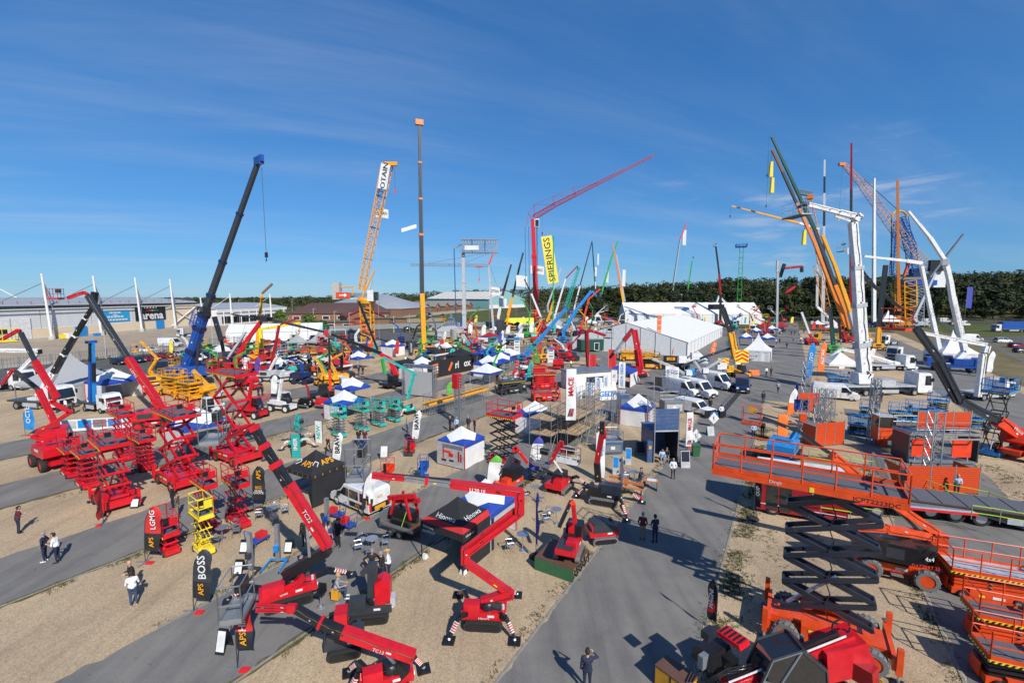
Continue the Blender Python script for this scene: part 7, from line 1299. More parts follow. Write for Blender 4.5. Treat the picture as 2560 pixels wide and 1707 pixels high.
# --- scaffold with GEDA flags and hoists
def scaffold(label,a,az,nx,ny,nz,bx=2.0,by=1.2,bz=2.0,plank=True,m=steel):
    T=thing('scaffold',label,'scaffold',a,az,'scaffolds')
    for i in range(nx+1):
        for j in range(ny+1):part(T,'standard',MB().tube((i*bx,j*by,0),(i*bx,j*by,nz*bz+1.0),.028,n=5),m)
    for k in range(1,nz+1):
        z=k*bz
        for j in range(ny+1):
            for zz in(z,z+.5,z+1.0):part(T,'ledger',MB().tube((0,j*by,zz),(nx*bx,j*by,zz),.024,n=5),m)
        for i in range(nx+1):part(T,'transom',MB().tube((i*bx,0,z),(i*bx,ny*by,z),.024,n=5),m)
        if plank:
            for i in range(nx):
                for j in range(int(ny*by/.3)):part(T,'plank',MB().box((i*bx+bx/2,.16+j*.3,z+.05),(bx-.04,.26,.05)),woodm)
    for i in range(0,nx):part(T,'brace',MB().tube((i*bx,0,0),((i+1)*bx,0,nz*bz),.022,n=5),m)
    return T
scaffold('long timber decked scaffold beneath the GEDA flags',G('h',1870,760),-58+0,6,2,2,2.2,1.2,1.5);scaffold('second scaffold bay left of the blue goods hoist',G('i',20,760),-58,4,2,2,2.0,1.1,1.6)
def hoist_mast(label,k,x,y,ytop,w=.65):
    b=G(k,x,y);T=thing('hoist_mast',label,'hoist mast',b,GAZ,'lattice hoist masts');lattice(T,b,AT(b,k,x,ytop),w,w,11,steel,r=.026,seg=3);part(T,'base_plate',MB().box((0,0,.1),(1.4,1.4,.2)),mgrey);return T
hoist_mast('lattice hoist mast in front of the GEDA banner','i',165,640,-60);hoist_mast('lattice hoist mast behind the blue goods hoist','i',840,500,130);hoist_mast('lattice hoist mast left of the white vans','d',1010,1560,1180);hoist_mast('short lattice hoist mast right of the scaffold','i',440,560,80)
T=thing('goods_hoist','blue corrugated goods hoist cabin with open front door','hoist cabin',G('i',870,880),-4);az_=-4
part(T,'left_wall',MB().box((-.05,1.6,1.4),(.08,3.0,2.8)),hblue);part(T,'right_wall',MB().box((2.3,1.6,1.4),(.08,3.0,2.8)),slate);part(T,'back_wall',MB().box((1.1,3.1,1.4),(2.3,.08,2.8)),hblue);part(T,'roof',MB().box((1.1,1.6,2.84),(2.5,3.1,.08)),hblue)
for q in range(6):part(T,'roof_rib',MB().box((1.1,.3+q*.5,2.9),(2.4,.12,.06)),hblue)
for q in range(7):part(T,'door_rib',MB().box((1.1,-.02,3.0+q*.3),(2.2,.06,.27)),hblue)
part(T,'door_rail',MB().bar((0,-.02,0),(0,-.02,5.0),.09),steel);part(T,'door_rail',MB().bar((2.2,-.02,0),(2.2,-.02,5.0),.09),steel);part(T,'door_stripe',MB().box((1.1,-.06,2.93),(2.2,.04,.12)),lgrey);part(T,'control_panel',MB().box((-.35,.2,1.0),(.45,.3,2.0)),hblue);part(T,'warning_sign',MB().box((-.35,.03,1.4),(.22,.02,.3)),yellow)
for(k,x,y,d_,m_,l_)in(('i',540,390,(1.2,1.2,2.9),hblue,'upright blue hoist cabin left of the gazebo'),('i',410,790,(2.0,1.6,1.1),hblue,'blue hoist cage with striped rim beside the black crane'),('i',740,450,(1.2,1.0,2.0),mgrey,'grey control cabinet behind the goods hoist'),('i',1100,330,(2.6,1.6,1.4),mgrey,'grey hoist platform before the white pick-up')):
    T=thing('hoist_car',l_,'hoist cabin',G(k,x,y),-6,'hoist cars');part(T,'body',MB().box((0,d_[1]/2,d_[2]/2+.1),d_),m_);part(T,'front_panel',MB().box((0,-.03,d_[2]*.55),(d_[0]*.8,.04,d_[2]*.6)),mgrey if m_==hblue else lgrey);rails(T,-d_[0]/2,d_[0]/2,0,d_[1],d_[2]+.1,1.0 if d_[2]<2 else.3,steel);part(T,'notice',MB().box((0,-.06,d_[2]*.6),(.4,.02,.3)),white)
gf='white flags of the hoist stand'
for(x,y,w_,h_,wd,wm_,xb,yb,l_)in((4,1375,.6,1.9,'GEDA',sky_b,4,1800,'narrow white GEDA flag at the left of the row'),(102,1322,.97,1.5,'GEDA',sky_b,102,1800,'white GEDA flag second from the left'),(204,1265,.85,1.45,'GEDA',sky_b,204,1760,'white GEDA flag above the big banner'),(298,1242,.65,1.6,'GEDA',sky_b,298,1740,'white GEDA flag right of the big banner'),(386,1186,.68,1.45,'RJ',plast_r,386,1700,'white flag with red letters in the GEDA row')):
    b1=G('d',xb,yb);hf=hflag(l_,'d',x,y,w_,h_,b1,cloth_w,None,group=gf,wave=.05);t_=AT(b1,'d',x,y).z;text(hf,wd,(w_*.5,-.08,t_-h_*.5),(0,0,1),(-1,0,0),w_*.6,wm_)
b1=G('d',470,1640);hf=hflag('tall narrow white GEDA flag left of the white vans','d',462,1095,.8,3.4,b1,cloth_w,None,group=gf,wave=.08);t_=AT(b1,'d',462,1095).z;text(hf,'GEDA GEDA',(.4,-.1,t_-1.7),(0,0,1),(-1,0,0),.5,sky_b,fit=3.0)
b1=G('d',205,1760);T=thing('stand_banner','big white banner reading GEDA on the scaffold','banner',b1,-14);z_=AT(b1,'d',205,1540).z;part(T,'cloth',MB().box((1.75,0,z_+.85),(2.2,.04,1.5)),cloth_w);text(T,'GEDA',(1.75,-.04,z_+.85),(1,0,0),(0,0,1),.9,sky_b,bold=.02);[part(T,'post',MB().tube((x,.05,0),(x,.05,z_+1.7),.03),steel)for x in(.65,2.85)]
for(k,x,y,yt,w_,l_)in(('h',2030,780,-170,.95,'tall white flag reading MACE with red blue emblem'),('i',1225,720,315,.66,'slim white flag reading MACE beside the green bin'),('i',215,1080,545,.75,'white GEDA flag beside the black crane')):
    o_=feather(l_,k,x,y,yt,w_,((1,cloth_w),),(('GEDA' if x==215 else 'MACE',.66,w_*.7,sky_b if x==215 else plast_r),),straight=True,low=.4 if x==2030 else.06)
    if x!=215:
        b1=G(k,x,y);t_=AT(b1,k,x,yt).z
        for q in range(4):part(o_,'emblem_stripe',MB().bar((w_*.25+q*w_*.14,-.08,t_*(.45 if x==2030 else.12)),(w_*.45+q*w_*.12,-.08,t_*(.54 if x==2030 else.24)),.02,w_*.07),plast_r if q%2 else navy)
hflag('white flag with violet letters left of the white vans','d',1000,1140,1.8,1.5,G('d',990,1560),cloth_w,'TDG',cloth_v,wave=.2);hflag('black flag on a tall pole left of the white vans','d',868,1262,1.0,1.2,G('d',866,1640),cloth_k,None);feather('light blue upright flag before the white peaked gazebo','d',1245,1330,1165,1.2,((1,sky_b),),(('PO',.5,.8,white),),straight=True,low=.05)
T=thing('show_office','grey flat roofed stand cabin behind the GEDA flags','cabin',G('d',20,1420),-20);part(T,'wall',MB().box((3,2,1.4),(8,4,2.8)),white);part(T,'roof',MB().box((3,2,2.9),(8.4,4.4,.18)),mgrey);part(T,'window',MB().box((3,-.03,1.6),(3,.06,1)),glass)
for(x,y,h_,l_)in((1540,480,.95,'first white diamond sign on a stand at the avenue edge'),(1340,690,.9,'white diamond sign behind the green bin')):
    T=thing('diamond_sign',l_,'sign',G('i',x,y),0,'diamond signs');part(T,'board',MB().add([(0,-.02,.35),(.62,-.02,1.0),(0,-.02,1.75),(-.62,-.02,1.0),(0,.02,.35),(.62,.02,1.0),(0,.02,1.75),(-.62,.02,1.0)],[(0,1,2,3),(7,6,5,4),(0,4,5,1),(1,5,6,2),(2,6,7,3),(3,7,4,0)]),white);part(T,'arrow',MB().bar((.02,-.05,.85),(-.05,-.05,1.25),.02,.1),navy);part(T,'leg',MB().bar((0,.05,1.4),(-.3,.3,0),.04),mgrey);part(T,'leg',MB().bar((0,.05,1.4),(.3,.3,0),.04),mgrey)
sign_board('A-board with round mark below the diamond sign','i',1500,570,.75,.95,frame=lgrey,m=lgrey,az=-5);sign_board('grey framed poster stand at the corner of the avenue','i',1215,925,.8,1.45,frame=lgrey,m=slate,az=0,face=slate);sign_board('slim poster stand left of the seated visitors','i',445,1000,.5,1.5,frame=lgrey,face=sky_b,az=15);sign_board('slim poster stand beside the blue hoist cage','i',585,890,.5,1.45,frame=lgrey,face=sky_b,az=15);sign_board('dark poster board leaning on the goods hoist','i',715,790,.85,1.3,frame=mgrey,face=slate,az=0)
T=thing('wheelie_bin','green wheelie bin at the corner of the hoist stand','bin',G('i',1340,800),10);part(T,'body',MB().box((0,0,.5),(.58,.62,.95),tx=1.18,ty=1.15),plast_g);part(T,'lid',MB().box((0,-.02,1.04),(.72,.78,.09)),plast_g);[wheel(T,s*.24,.3,.1,.06,mgrey)for s in(-1,1)]
for(x,y,az,l_)in((470,1165,115,'left orange wooden bench'),(640,1230,115,'right orange wooden bench')):
    T=thing('beer_bench',l_,'bench',G('i',x,y),az-90,'orange benches');part(T,'seat',MB().box((0,0,.46),(1.5,.28,.05)),P('bench varnish',(.55,.17,.04)));part(T,'backrest',MB().box((0,.14,.78),(1.5,.04,.2)),MATS['bench varnish']);[part(T,'leg',MB().box((s*.6,0,.23),(.05,.26,.44)),black)for s in(-1,1)]
T=thing('beer_table','orange table with papers beside the benches','table',G('i',830,1180),20);part(T,'table_top',MB().box((0,0,.76),(1.2,.55,.04)),MATS['bench varnish']);part(T,'papers',MB().box((.1,0,.8),(.7,.4,.04)),white);[part(T,'leg',MB().box((s*.5,0,.37),(.04,.45,.74)),black)for s in(-1,1)]
set_('i',650,1080,'in front of the blue goods hoist',(260,320,120),h=.74);feather('edge-on white flag behind the orange benches','i',495,1160,800,.5,((1,cloth_w),),az=75,base=None)
# ================================================================ RIGHT SIDE
# --- huge orange scissor lift in the right foreground
b0=V((13.65,18.45,0));T=scissor('huge orange scissor lift with dark arms and long railed deck marked JCPT2223DC',b0,121.5,L_=4.3,W=2.3,n=5,H=7.2,at=.15,hwf=.13,af=.80,m=orange,am=slate,PL=6.9,PW=2.1,dy=-1.25,rough=True,rr=.52,tyre=tyre_l,group=None,wrim=orange,r=.034)
text(T,'JCPT2223DC',(-1.08 if 0 else 1.075,1.2,7.02),(0,1,0),(0,0,1),.24,black,fit=1.5,bold=.02);part(T,'side_beam',MB().box((1.06,-1.25,7.06),(.05,6.9,.26)),orange);part(T,'side_beam',MB().box((-1.06,-1.25,7.06),(.05,6.9,.26)),orange);text(T,'Dingli',(1.09,-2.2,7.1),(0,1,0),(0,0,1),.2,white);part(T,'data_plate',MB().box((1.095,-.9,7.05),(.01,.16,.2)),lemon)
# --- orange boom lift behind it
b0=G('o',950,610);T=boomlift('orange and black four wheel boom lift behind the dark scissor arms',b0,118,orange,pl(b0,'o',[(640,200),(900,215),(1330,285)]),[.28,.34],orange,rim=orange,ty=tyre_l,r=.52,L_=3.4,W=2.2,group='orange lifts',tm=black);sect(T,[AT(b0,'o',1340,250),AT(b0,'o',950,-10),AT(b0,'j',640,630)],.34,orange);blk(T,'turret_cover',AT(b0,'o',700,330)+V((0,-.2,0)),AT(b0,'o',1240,400)+V((0,-.2,0)),.9,1.0,black);part(T,'tail_weight',MB().box(L(T,AT(b0,'o',1300,480)),(.9,.8,.5),tx=.7),orange);part(T,'knuckle',MB().box(L(T,AT(b0,'o',1330,320)),(.5,.9,.9)),orange);blk(T,'lift_ram',AT(b0,'o',1180,230),AT(b0,'o',960,20),.14,.14,black)
text(T,'4x4',L(T,AT(b0,'o',1060,365)+V((0,-1.45,.1))),L(T,b0+V((1,0,-.1))),(0,0,1),.32,white);text(T,'DAZZERT 22',L(T,AT(b0,'o',1030,400)+V((0,-1.45,-.08))),L(T,b0+V((1,0,-.15))),(0,0,1),.26,ored)
# --- red telehandler at the bottom edge
b0=G('p',1960,1800);T=thing('telehandler','large red telehandler with glazed cab at the bottom edge','telehandler',b0,58,None)
part(T,'chassis',MB().box((0,0,.95),(1.5,5.2,.7)),dgrey);[wheel(T,s*1.05,y,.68,.5,red,rubber,lug=16)for s in(-1,1)for y in(-1.7,1.7)]
o_=blk(T,'boom_section',AT(b0,'n',880,1620),AT(b0,'o',600,1170),.42,.52,red);blk(T,'boom_tube',AT(b0,'n',900,1540),AT(b0,'o',470,1120),.16,.16,black);blk(T,'boom_stripe',AT(b0,'n',890,1535)+V((0,-.23,.1)),AT(b0,'o',500,1130)+V((0,-.23,.08)),.02,.07,white);u_=AT(b0,'o',600,1170)-AT(b0,'n',880,1620);text(T,'MAGNI',L(T,AT(b0,'n',1040,1565)+V((0,-.3,0))),L(T,b0+u_),L(T,b0+V((-u_.z,0,u_.x))),.34,white,bold=.03)
rc=[AT(b0,'o',*q)for q in((300,1230),(640,1130),(720,1330),(690,1420),(500,1440),(310,1480))];lc=[L(T,q)for q in rc];part(T,'rear_body',MB().loft([[tuple(q+L(T,b0+V((0,-.45,0))))for q in lc],[tuple(q+L(T,b0+V((0,.55,0))))for q in lc]]),red);part(T,'rear_weight',MB().box(L(T,AT(b0,'o',600,1370)+V((0,-.5,0))),(.8,.5,.6),tx=.8),dred)
cb=[L(T,AT(b0,'n',*q))for q in((1150,1700),(1140,1470),(1230,1270),(1480,1190),(1690,1360),(1720,1700))];N_=L(T,b0+V((0,1,0)));o_=part(T,'operator_cab',MB().loft([[tuple(q-N_*.5)for q in cb],[tuple(q+N_*.45)for q in cb]]),glass)
for i_ in range(5):
    for k_ in(-.5,.45):part(o_,'cab_frame',MB().tube(cb[i_]+N_*k_,cb[i_+1]+N_*k_,.05,n=6),dgrey)
part(o_,'cab_roof',MB().loft([[tuple(cb[3]-N_*.52+V((0,0,.03))),tuple(cb[4]-N_*.52+V((0,0,.03))),tuple(cb[4]+N_*.47+V((0,0,.03))),tuple(cb[3]+N_*.47+V((0,0,.03)))],[tuple(cb[3]-N_*.5+V((0,0,.1))),tuple(cb[4]-N_*.5+V((0,0,.1))),tuple(cb[4]+N_*.45+V((0,0,.1))),tuple(cb[3]+N_*.45+V((0,0,.1)))]]),slate);part(o_,'beacon',MB().lathe([(.05,0),(.05,.1),(.02,.14)],cb[4]+V((0,0,.1))),amber)
part(T,'hose_loop',MB().path([L(T,AT(b0,'o',500+80*math.cos(t),1080+70*math.sin(t)))for t in[x*.5 for x in range(13)]],.03,6),black);part(T,'engine_bay',MB().box(L(T,AT(b0,'n',880,1390)+V((0,.9,-.3))),(.9,1.3,.5),tx=.75,ty=.8),black)
gr=L(T,AT(b0,'n',1050,1285)+V((0,.8,-.12)));o_=part(T,'grille',MB().box(gr,(1.0,.6,.16),tx=.85),red);[part(o_,'grille_slot',MB().box(gr+V((-.34+q*.17,0,.09)),(.07,.5,.02)),black)for q in range(5)]
for x_,y_,d_,m_ in((800,1200,(.3,.5,.3),slate),(980,1440,(.5,.4,.3),black),(1640,1250,(.1,.1,.3),mgrey),(760,1440,(.2,.5,.5),mgrey)):part(T,'fitting',MB().box(L(T,AT(b0,'n',x_,y_)+V((0,.5,-.1))),d_),m_)
for x_ in(0,1,2):part(T,'hydraulic_hose',MB().path([L(T,AT(b0,'n',700+x_*30,1560)),L(T,AT(b0,'n',900,1440+x_*20)),L(T,AT(b0,'n',1120,1400+x_*30))],.025,5),black)
part(T,'seat',MB().box(cb[1].lerp(cb[5],.45)+V((0,0,.3)),(.5,.5,.7)),black);part(T,'door_frame',MB().path([cb[1]-N_*.52,cb[2]-N_*.52,cb[3]-N_*.52,cb[3].lerp(cb[0],.9)-N_*.52],.035,6),mgrey);part(T,'warning_sign',MB().box(L(T,AT(b0,'o',690,1380)+V((0,-.8,0))),(.1,.02,.12)),lemon)
# --- yellow-sided brown box, flags
T=thing('equipment_case','brown topped yellow case at the bottom of the main avenue','case',G('n',450,1640),-38);part(T,'body',MB().box((0,0,.42),(.75,1.3,.8)),yellow);part(T,'lid',MB().box((0,0,.84),(.78,1.34,.05)),dwood);part(T,'strap',MB().box((0,0,.45),(.77,.06,.82)),black)
feather('narrow black flag with red and white letters beside the main avenue','n',803,1130,680,.42,((.22,cloth_k),(.26,cloth_r),(.52,cloth_k)),(('MAGNI',.55,.28,white),),az=55,base='round',xt=815,lean=.01,side=-1)
feather('black upright flag with white letters in front of the red box vehicle','i',1985,1515,1000,.42,((1,cloth_k),),(('QUIP',.5,.3,white),),az=50,base='round',straight=True,low=.3)
# --- red box vehicle
T=thing('catering_van','red box vehicle with dark folding doors under the orange deck','vehicle',G('o',60,150)+V((1.2,1.2,0)),115);part(T,'body',MB().box((0,0,1.75),(2.3,5.2,2.9)),P('bus red',(.30,.010,.018)));part(T,'roof',MB().box((0,0,3.24),(2.2,5.1,.1)),white);part(T,'door',MB().box((1.16,-1.7,1.5),(.03,.7,2.2)),glass);part(T,'door',MB().box((1.16,-.9,1.5),(.03,.7,2.2)),glass);part(T,'front_door',MB().box((0,-2.62,1.5),(1.5,.03,2.2)),glass)
text(T,'JLF',(1.17,.9,1.8),(0,1,0),(0,0,1),.6,white);part(T,'white_line',MB().box((1.165,0,.75),(.01,5.0,.05)),white);[wheel(T,s*1.0,y,.48,.3,chrome)for s in(-1,1)for y in(-1.6,1.6)]
# --- flatbed lorries with ramps
b0=G('o',1780,340);T=thing('low_loader','long flatbed low loader with brown deck and raised steel ramps','trailer',b0+V((4.0,2.4,0)),112);part(T,'deck',MB().box((0,0,1.1),(2.6,13,.14)),dwood);part(T,'side_rail',MB().box((1.3,0,1.0),(.08,13,.25)),black);part(T,'side_rail',MB().box((-1.3,0,1.0),(.08,13,.25)),black)
for y in(-4.6,-3.3,-2.0):[wheel(T,s*1.1,y,.5,.34,chrome)for s in(-1,1)]
part(T,'side_skirt',MB().box((1.33,1.2,.65),(.04,4,.4)),lgrey);[part(T,'ramp',MB().bar((s*.65,-6.5,1.2),(s*.65,-7.3,3.5),1.1,.12),steel)for s in(-1,1)];part(T,'strap',MB().bar((.7,-6.4,1.2),(.7,-7.1,3.0),.06,.02),lime)
for q in range(10):part(T,'deck_plank',MB().box((0,-6+q*1.3,1.19),(2.4,1.2,.03)),deck if q<7 else dwood)
T=thing('low_loader','grey decked ramp trailer under the long orange platform','trailer',G('o',700,190)+V((2.0,2.4,0)),104);part(T,'deck',MB().box((0,0,.95),(3.0,11,.14)),lgrey);part(T,'deck_mat',MB().box((0,.5,1.04),(2.4,9.5,.03)),mgrey);part(T,'tail_ramp',MB().bar((0,5.5,.95),(0,8.6,.15),2.6,.1),slate);[wheel(T,s*1.25,y,.45,.3,chrome)for s in(-1,1)for y in(-2.2,-1.1,0)];[part(T,'red_edge',MB().box((s*1.52,0,.95),(.04,11,.16)),plast_r)for s in(-1,1)]
def rope(label,pts,h=1.0):
    T=thing('rope_barrier',label,'rope barrier',pts[0],0,'lime rope barriers');q=[L(T,p)for p in pts]
    for p in q:part(T,'post',MB().tube(p,(p.x,p.y,p.z+h+.05),.025,n=6),steel)
    for z in(h,h*.5):part(T,'rope',MB().path([(p.x,p.y,p.z+z)for p in q],.028,5),lime)
rope('lime rope barrier before the long orange mesh cage',[G('j',*p)for p in((1270,900),(1460,960),(1640,1030),(1700,1140))]);rope('lime rope barrier along the right hand path',[G('j',*p)for p in((1640,1000),(2030,1080),(2340,1200))]);rope('lime rope barrier along the deck of the low loader',[G('o',*p,1.1)for p in((1640,130),(1890,170),(2105,210))],.9);rope('lime rope barrier beside the grey ramp trailer',[G('j',*p)for p in((990,740),(1200,800),(1420,860))]);rope('nearest lime rope barrier beside the ramp trailer',[G('o',*p,.95)for p in((320,80),(580,120),(850,170))],.8);rope('lime rope barrier behind the orange deck',[G('j',*p)for p in((430,690),(800,760),(1050,800))])
# --- orange mesh hoist cages
meshm=mat('orange mesh',(.50,.055,.010),.5,var=.2,scale=20)
def mesh_cage(label,a,az,w,h,d=1.6,n=3,post=None,back=True,top=0,mast=0,nm='hoist_cage'):
    T=thing(nm,label,'hoist cage',a,az,'orange hoist cages');pw=w/n
    for i in range(n):
        o=part(T,'mesh_panel',MB().box(((i+.5)*pw,0,h/2+.1),(pw-.08,.04,h)),meshm);mb=MB()
        for q in range(int(h/.16)):mb.box(((i+.5)*pw,-.03,.2+q*.16),(pw-.2,.02,.035))
        part(o,'mesh_rib',mb,orange)
    for i in range(n+1):part(T,'post',MB().box((i*pw,0,h/2+.12),(.07,.07,h+.24)),steel)
    if back:
        for x in(0,w):part(T,'side_panel',MB().box((x,d/2,h*.45),(.04,d-.1,h*.9)),meshm)
        part(T,'cage_floor',MB().box((w/2,d/2,.12),(w,d,.12)),mgrey)
    if mast:lattice(T,V((w*.55,d*.6,0)),V((w*.55,d*.6,mast)),.75,.75,int(mast*1.0),steel,world=False,r=.035,seg=2)
    return T
mesh_cage('large orange mesh hoist cage with lattice mast at the right',G('j',1290,960),5,5.2,2.0,2.4,3,mast=6.0);T=mesh_cage('upper orange mesh panel on a steel frame behind the large cage',G('j',1370,700),2,4.6,1.5,1.4,3,back=False);T.location.z=3.1;T['label']='raised orange mesh landing above the large hoist cage';[part(T,'frame_leg',MB().box((x,0,-1.5),(.1,.1,3.1)),steel)for x in(0,4.6)];rails(T,0,4.6,-1.2,0,-.6,1.1,steel)
T=thing('hoist_cabin','dark steel hoist cabins with orange doors above the large mesh cage','hoist cabin',G('j',1300,700),4);part(T,'floor',MB().box((2.9,.8,.2),(5.6,2,.2)),mgrey);[part(T,'orange_door',MB().box((x,-.2,1.5),(1.6,.06,1.6)),ored)for x in(1.0,4.4)];[part(T,'side_wall',MB().box((x,.8,1.4),(.1,2.0,2.4)),dgrey)for x in(0,5.8)];part(T,'roof_deck',MB().box((2.9,.8,2.7),(6.0,2.2,.1)),steel);part(T,'cabinet',MB().box((4.3,.7,3.5),(1.2,.8,1.5)),mgrey);rails(T,0,5.8,-.3,1.9,2.75,1.1,steel)
mesh_cage('orange mesh hoist cage left of the main group',G('j',490,560),-12,3.4,2.3,1.6,3,mast=5.5);mesh_cage('small orange mesh cage beside the white truck',G('j',330,250),-4,2.9,2.4,1.4,2,mast=6.5)
T=thing('passenger_hoist','orange and dark glazed passenger hoist cabin on a lattice mast','hoist cabin',G('j',1050,560),10);part(T,'cabin_base',MB().box((.7,.6,1.35),(1.5,1.2,1.3)),orange);part(T,'cabin_window',MB().box((.7,.6,2.5),(1.5,1.2,1.1)),glass);part(T,'cabin_roof',MB().box((.7,.6,3.1),(1.6,1.3,.1)),lgrey);[part(T,'corner_post',MB().box((x,y,1.9),(.06,.06,2.5)),steel)for x in(-.05,1.45)for y in(0,1.2)];lattice(T,V((.3,1.6,0)),V((.3,1.6,6.6)),.6,.6,10,steel,world=False,r=.045,seg=2);part(T,'foot_frame',MB().box((.7,.8,.35),(.4,1.4,.7)),ored);part(T,'yellow_mat',MB().box((1.6,-1.2,.03),(3.0,1.6,.05)),lemon)
for x,y,h_,l_ in((560,330,3.2,'steel scaffold mast group behind the left mesh cage'),(440,420,4.2,'steel control mast with orange box left of the mesh cage')):
    b0=G('j',x,y);T=thing('hoist_mast',l_,'hoist mast',b0,15,'lattice hoist masts');[lattice(T,V((q,0,0)),V((q,0,h_+q)),.7,.7,5,steel,world=False,r=.026)for q in(-.6,.7)];part(T,'control_box',MB().box((-.9,-.5,1.6),(.6,.4,.8)),orange if x<500 else mgrey);part(T,'deck',MB().box((0,0,1.0),(2.6,1.4,.1)),mgrey)
    if x<500:part(T,'blue_panel',MB().box((-.8,.6,2.8),(1.4,.06,1.2)),blue)
# --- orange lifts at the right bottom
og='orange lifts'
b0=G('o',1700,930)+V((1.4,1.2,0));scissor('orange scissor lift with long grey deck at the right edge',b0,112,L_=2.9,W=1.5,n=4,H=1.35,m=orange,PL=4.4,PW=1.6,group=og,fl=lgrey,dy=.6,r=.03);b0=G('o',1960,1350)+V((.9,.8,0));scissor('orange scissor lift folded low below the long grey deck',b0,112,L_=2.6,W=1.4,n=4,H=1.3,m=orange,PL=2.8,group=og,r=.03);b0=G('o',2030,1640)+V((.5,.3,0));scissor('orange scissor lift cut by the bottom right corner',b0,112,L_=2.6,W=1.4,n=3,H=1.2,m=orange,am=black,PL=2.6,group=og,r=.03)
b0=G('j',210,680);T=boomlift('blue based boom lift with orange basket over the main avenue',b0,40,sky_b,pl(b0,'j',[(250,560),(330,430)]),.4,sky_b,r=.5,group='boom lifts');sect(T,[AT(b0,'j',820,750),AT(b0,'j',640,630)],.38,orange);sect(T,[AT(b0,'j',640,630),AT(b0,'j',340,420),AT(b0,'j',30,300)],.26,slate);basket(T,AT(b0,'i',1965,450),1.5,.9,1.6,orange,-5,panel=yellow)
feather('orange inflatable arch flag behind the long orange deck','j',150,520,270,1.0,((1,cloth_o),),straight=True,low=.05,base=None);feather('white and orange feather flag left of the small mesh cage','j',235,330,40,.8,((.45,cloth_o),(.55,cloth_w)),lean=.1,xt=260);feather('dark edge-on flag pole at the avenue corner','j',300,280,-20,.4,((1,cloth_v),),az=70,base=None)
# --- blue lifts
bg='blue lifts'
for(x,y,pt,l_,L2)in((880,450,385,'blue scissor lift left of the orange passenger hoist',1.9),(960,300,230,'blue mast lift behind the black jacketed visitor',1.6),(1240,330,280,'blue scissor lift before the grey tarmac strip',2.0),(1420,330,230,'blue scissor lift with red hoses in the middle of its group',2.6),(1580,250,150,'blue scissor lift before the white truck cab',1.9),(1930,400,320,'dark blue scissor lift beside the grey boom',2.0)):
    b0=G('j',x,y);scissor(l_,b0,118,L_=L2,W=1.1,n=3,H=max(1.1,AT(b0,'j',x,pt).z),m=sky_b,am=slate,group=bg)
b0=G('j',2080,620);T=scissor('tall blue scissor lift raised high at the right edge',b0,60,L_=2.8,W=1.6,n=3,H=AT(b0,'e',2130,1130).z,m=sky_b,am=black,PL=3.2,PW=1.9,group=bg,rh=1.2);scissor('low blue scissor lift left of the white boom truck',G('e',690,1100),110,L_=3.0,W=1.4,n=3,H=1.7,m=sky_b,group=bg)
# --- big white platform truck
b0=G('e',1200,1190);T=truck('long white platform truck with upright white boom',b0+V((0,2.2,0)),88,ln=13,w=2.5,m=white,bed=lgrey,axles=(-3.6,-2.3,3.9),bedz=1.5,cabh=2.9,cabl=2.2)
bb=b0+V((0,2.2,0));pz=[AT(bb,'e',*q)for q in((905,1040),(930,960),(905,700),(880,350),(862,20))];sect(T,pz[:2],1.5,white);[sect(T,[pz[i],pz[i+1]],1.25-.12*i,white,collar=lgrey,asp=1.4)for i in(1,2,3)];hd=AT(bb,'s',1040,740);sect(T,[pz[-1],hd],.8,white);sect(T,pl(bb,'s',[(1090,715),(1060,690),(930,660),(690,600)]),[.9,.6,.5],white);sect(T,pl(bb,'s',[(1020,730),(900,690)]),.25,white);c_=AT(bb,'s',600,700);o_=basket(T,c_,4.4,1.6,1.9,lgrey,0);part(T,'turret',MB().box(L(T,AT(bb,'e',900,1010)),(2.0,2.0,1.6),tx=.7),white);part(T,'tool_box',MB().box((0,-.5,2.0),(2.0,3.0,.8)),lgrey)
b0=G('e',1190,960);T=truck('white lorry behind the platform truck with its white boom laid flat',b0+V((0,2,0)),88,ln=10,w=2.5,bed=lgrey,axles=(-2.6,3.0));bb=b0+V((0,2,0));sect(T,pl(bb,'e',[(955,810),(1180,880),(1390,935)]),[.6,.75],white);sect(T,pl(bb,'e',[(960,805),(720,755)]),.5,white);sect(T,pl(bb,'e',[(720,755),(600,850)]),.4,white)
van('white platform van with black and white nose beside the blue lifts',G('e',700,1210)+V((0,.8,0)),118,5.6,2.0,2.2,name='van');gazebo('plain white gazebo left of the platform truck',G('e',700,1000),15,5.2,eave=2.6,peak=4.6,body=cloth_w,val=cloth_w,trim=False,group=None)
for(x,xt,y,yt,m_,wd,l_)in((400,455,1070,700,sky_b,'AUTO','tall blue feather flag beside the orange ALIMAK flag'),(505,545,1030,690,cloth_o,'ALIMAK','tall orange feather flag reading ALIMAK'),(380,392,1075,860,sky_b,None,'shorter blue flag at the avenue edge'),(700,715,960,830,cloth_w,None,'thin white flag before the plain gazebo'),(2010,2040,1010,775,cloth_w,None,'white flag right of the white boom'),(460,475,600,515,cloth_r,None,'red feather flag far along the avenue'),(270,275,540,470,cloth_y,None,'yellow flag beside the dark red gazebos'),(965,970,900,750,cloth_w,None,'white flag behind the upright white boom')):feather(l_,'e',x,y,yt,1.1 if y>700 else 1.4,((1,m_),),((wd,.5,.8,white if m_!=cloth_w else violet_ if 0 else navy),)if wd else(),xt=xt,lean=.06)
hflag('blue flag flying before the dark wood','t',855,1080,2.6,10.0,G('t',850,1420),cloth_v,None)
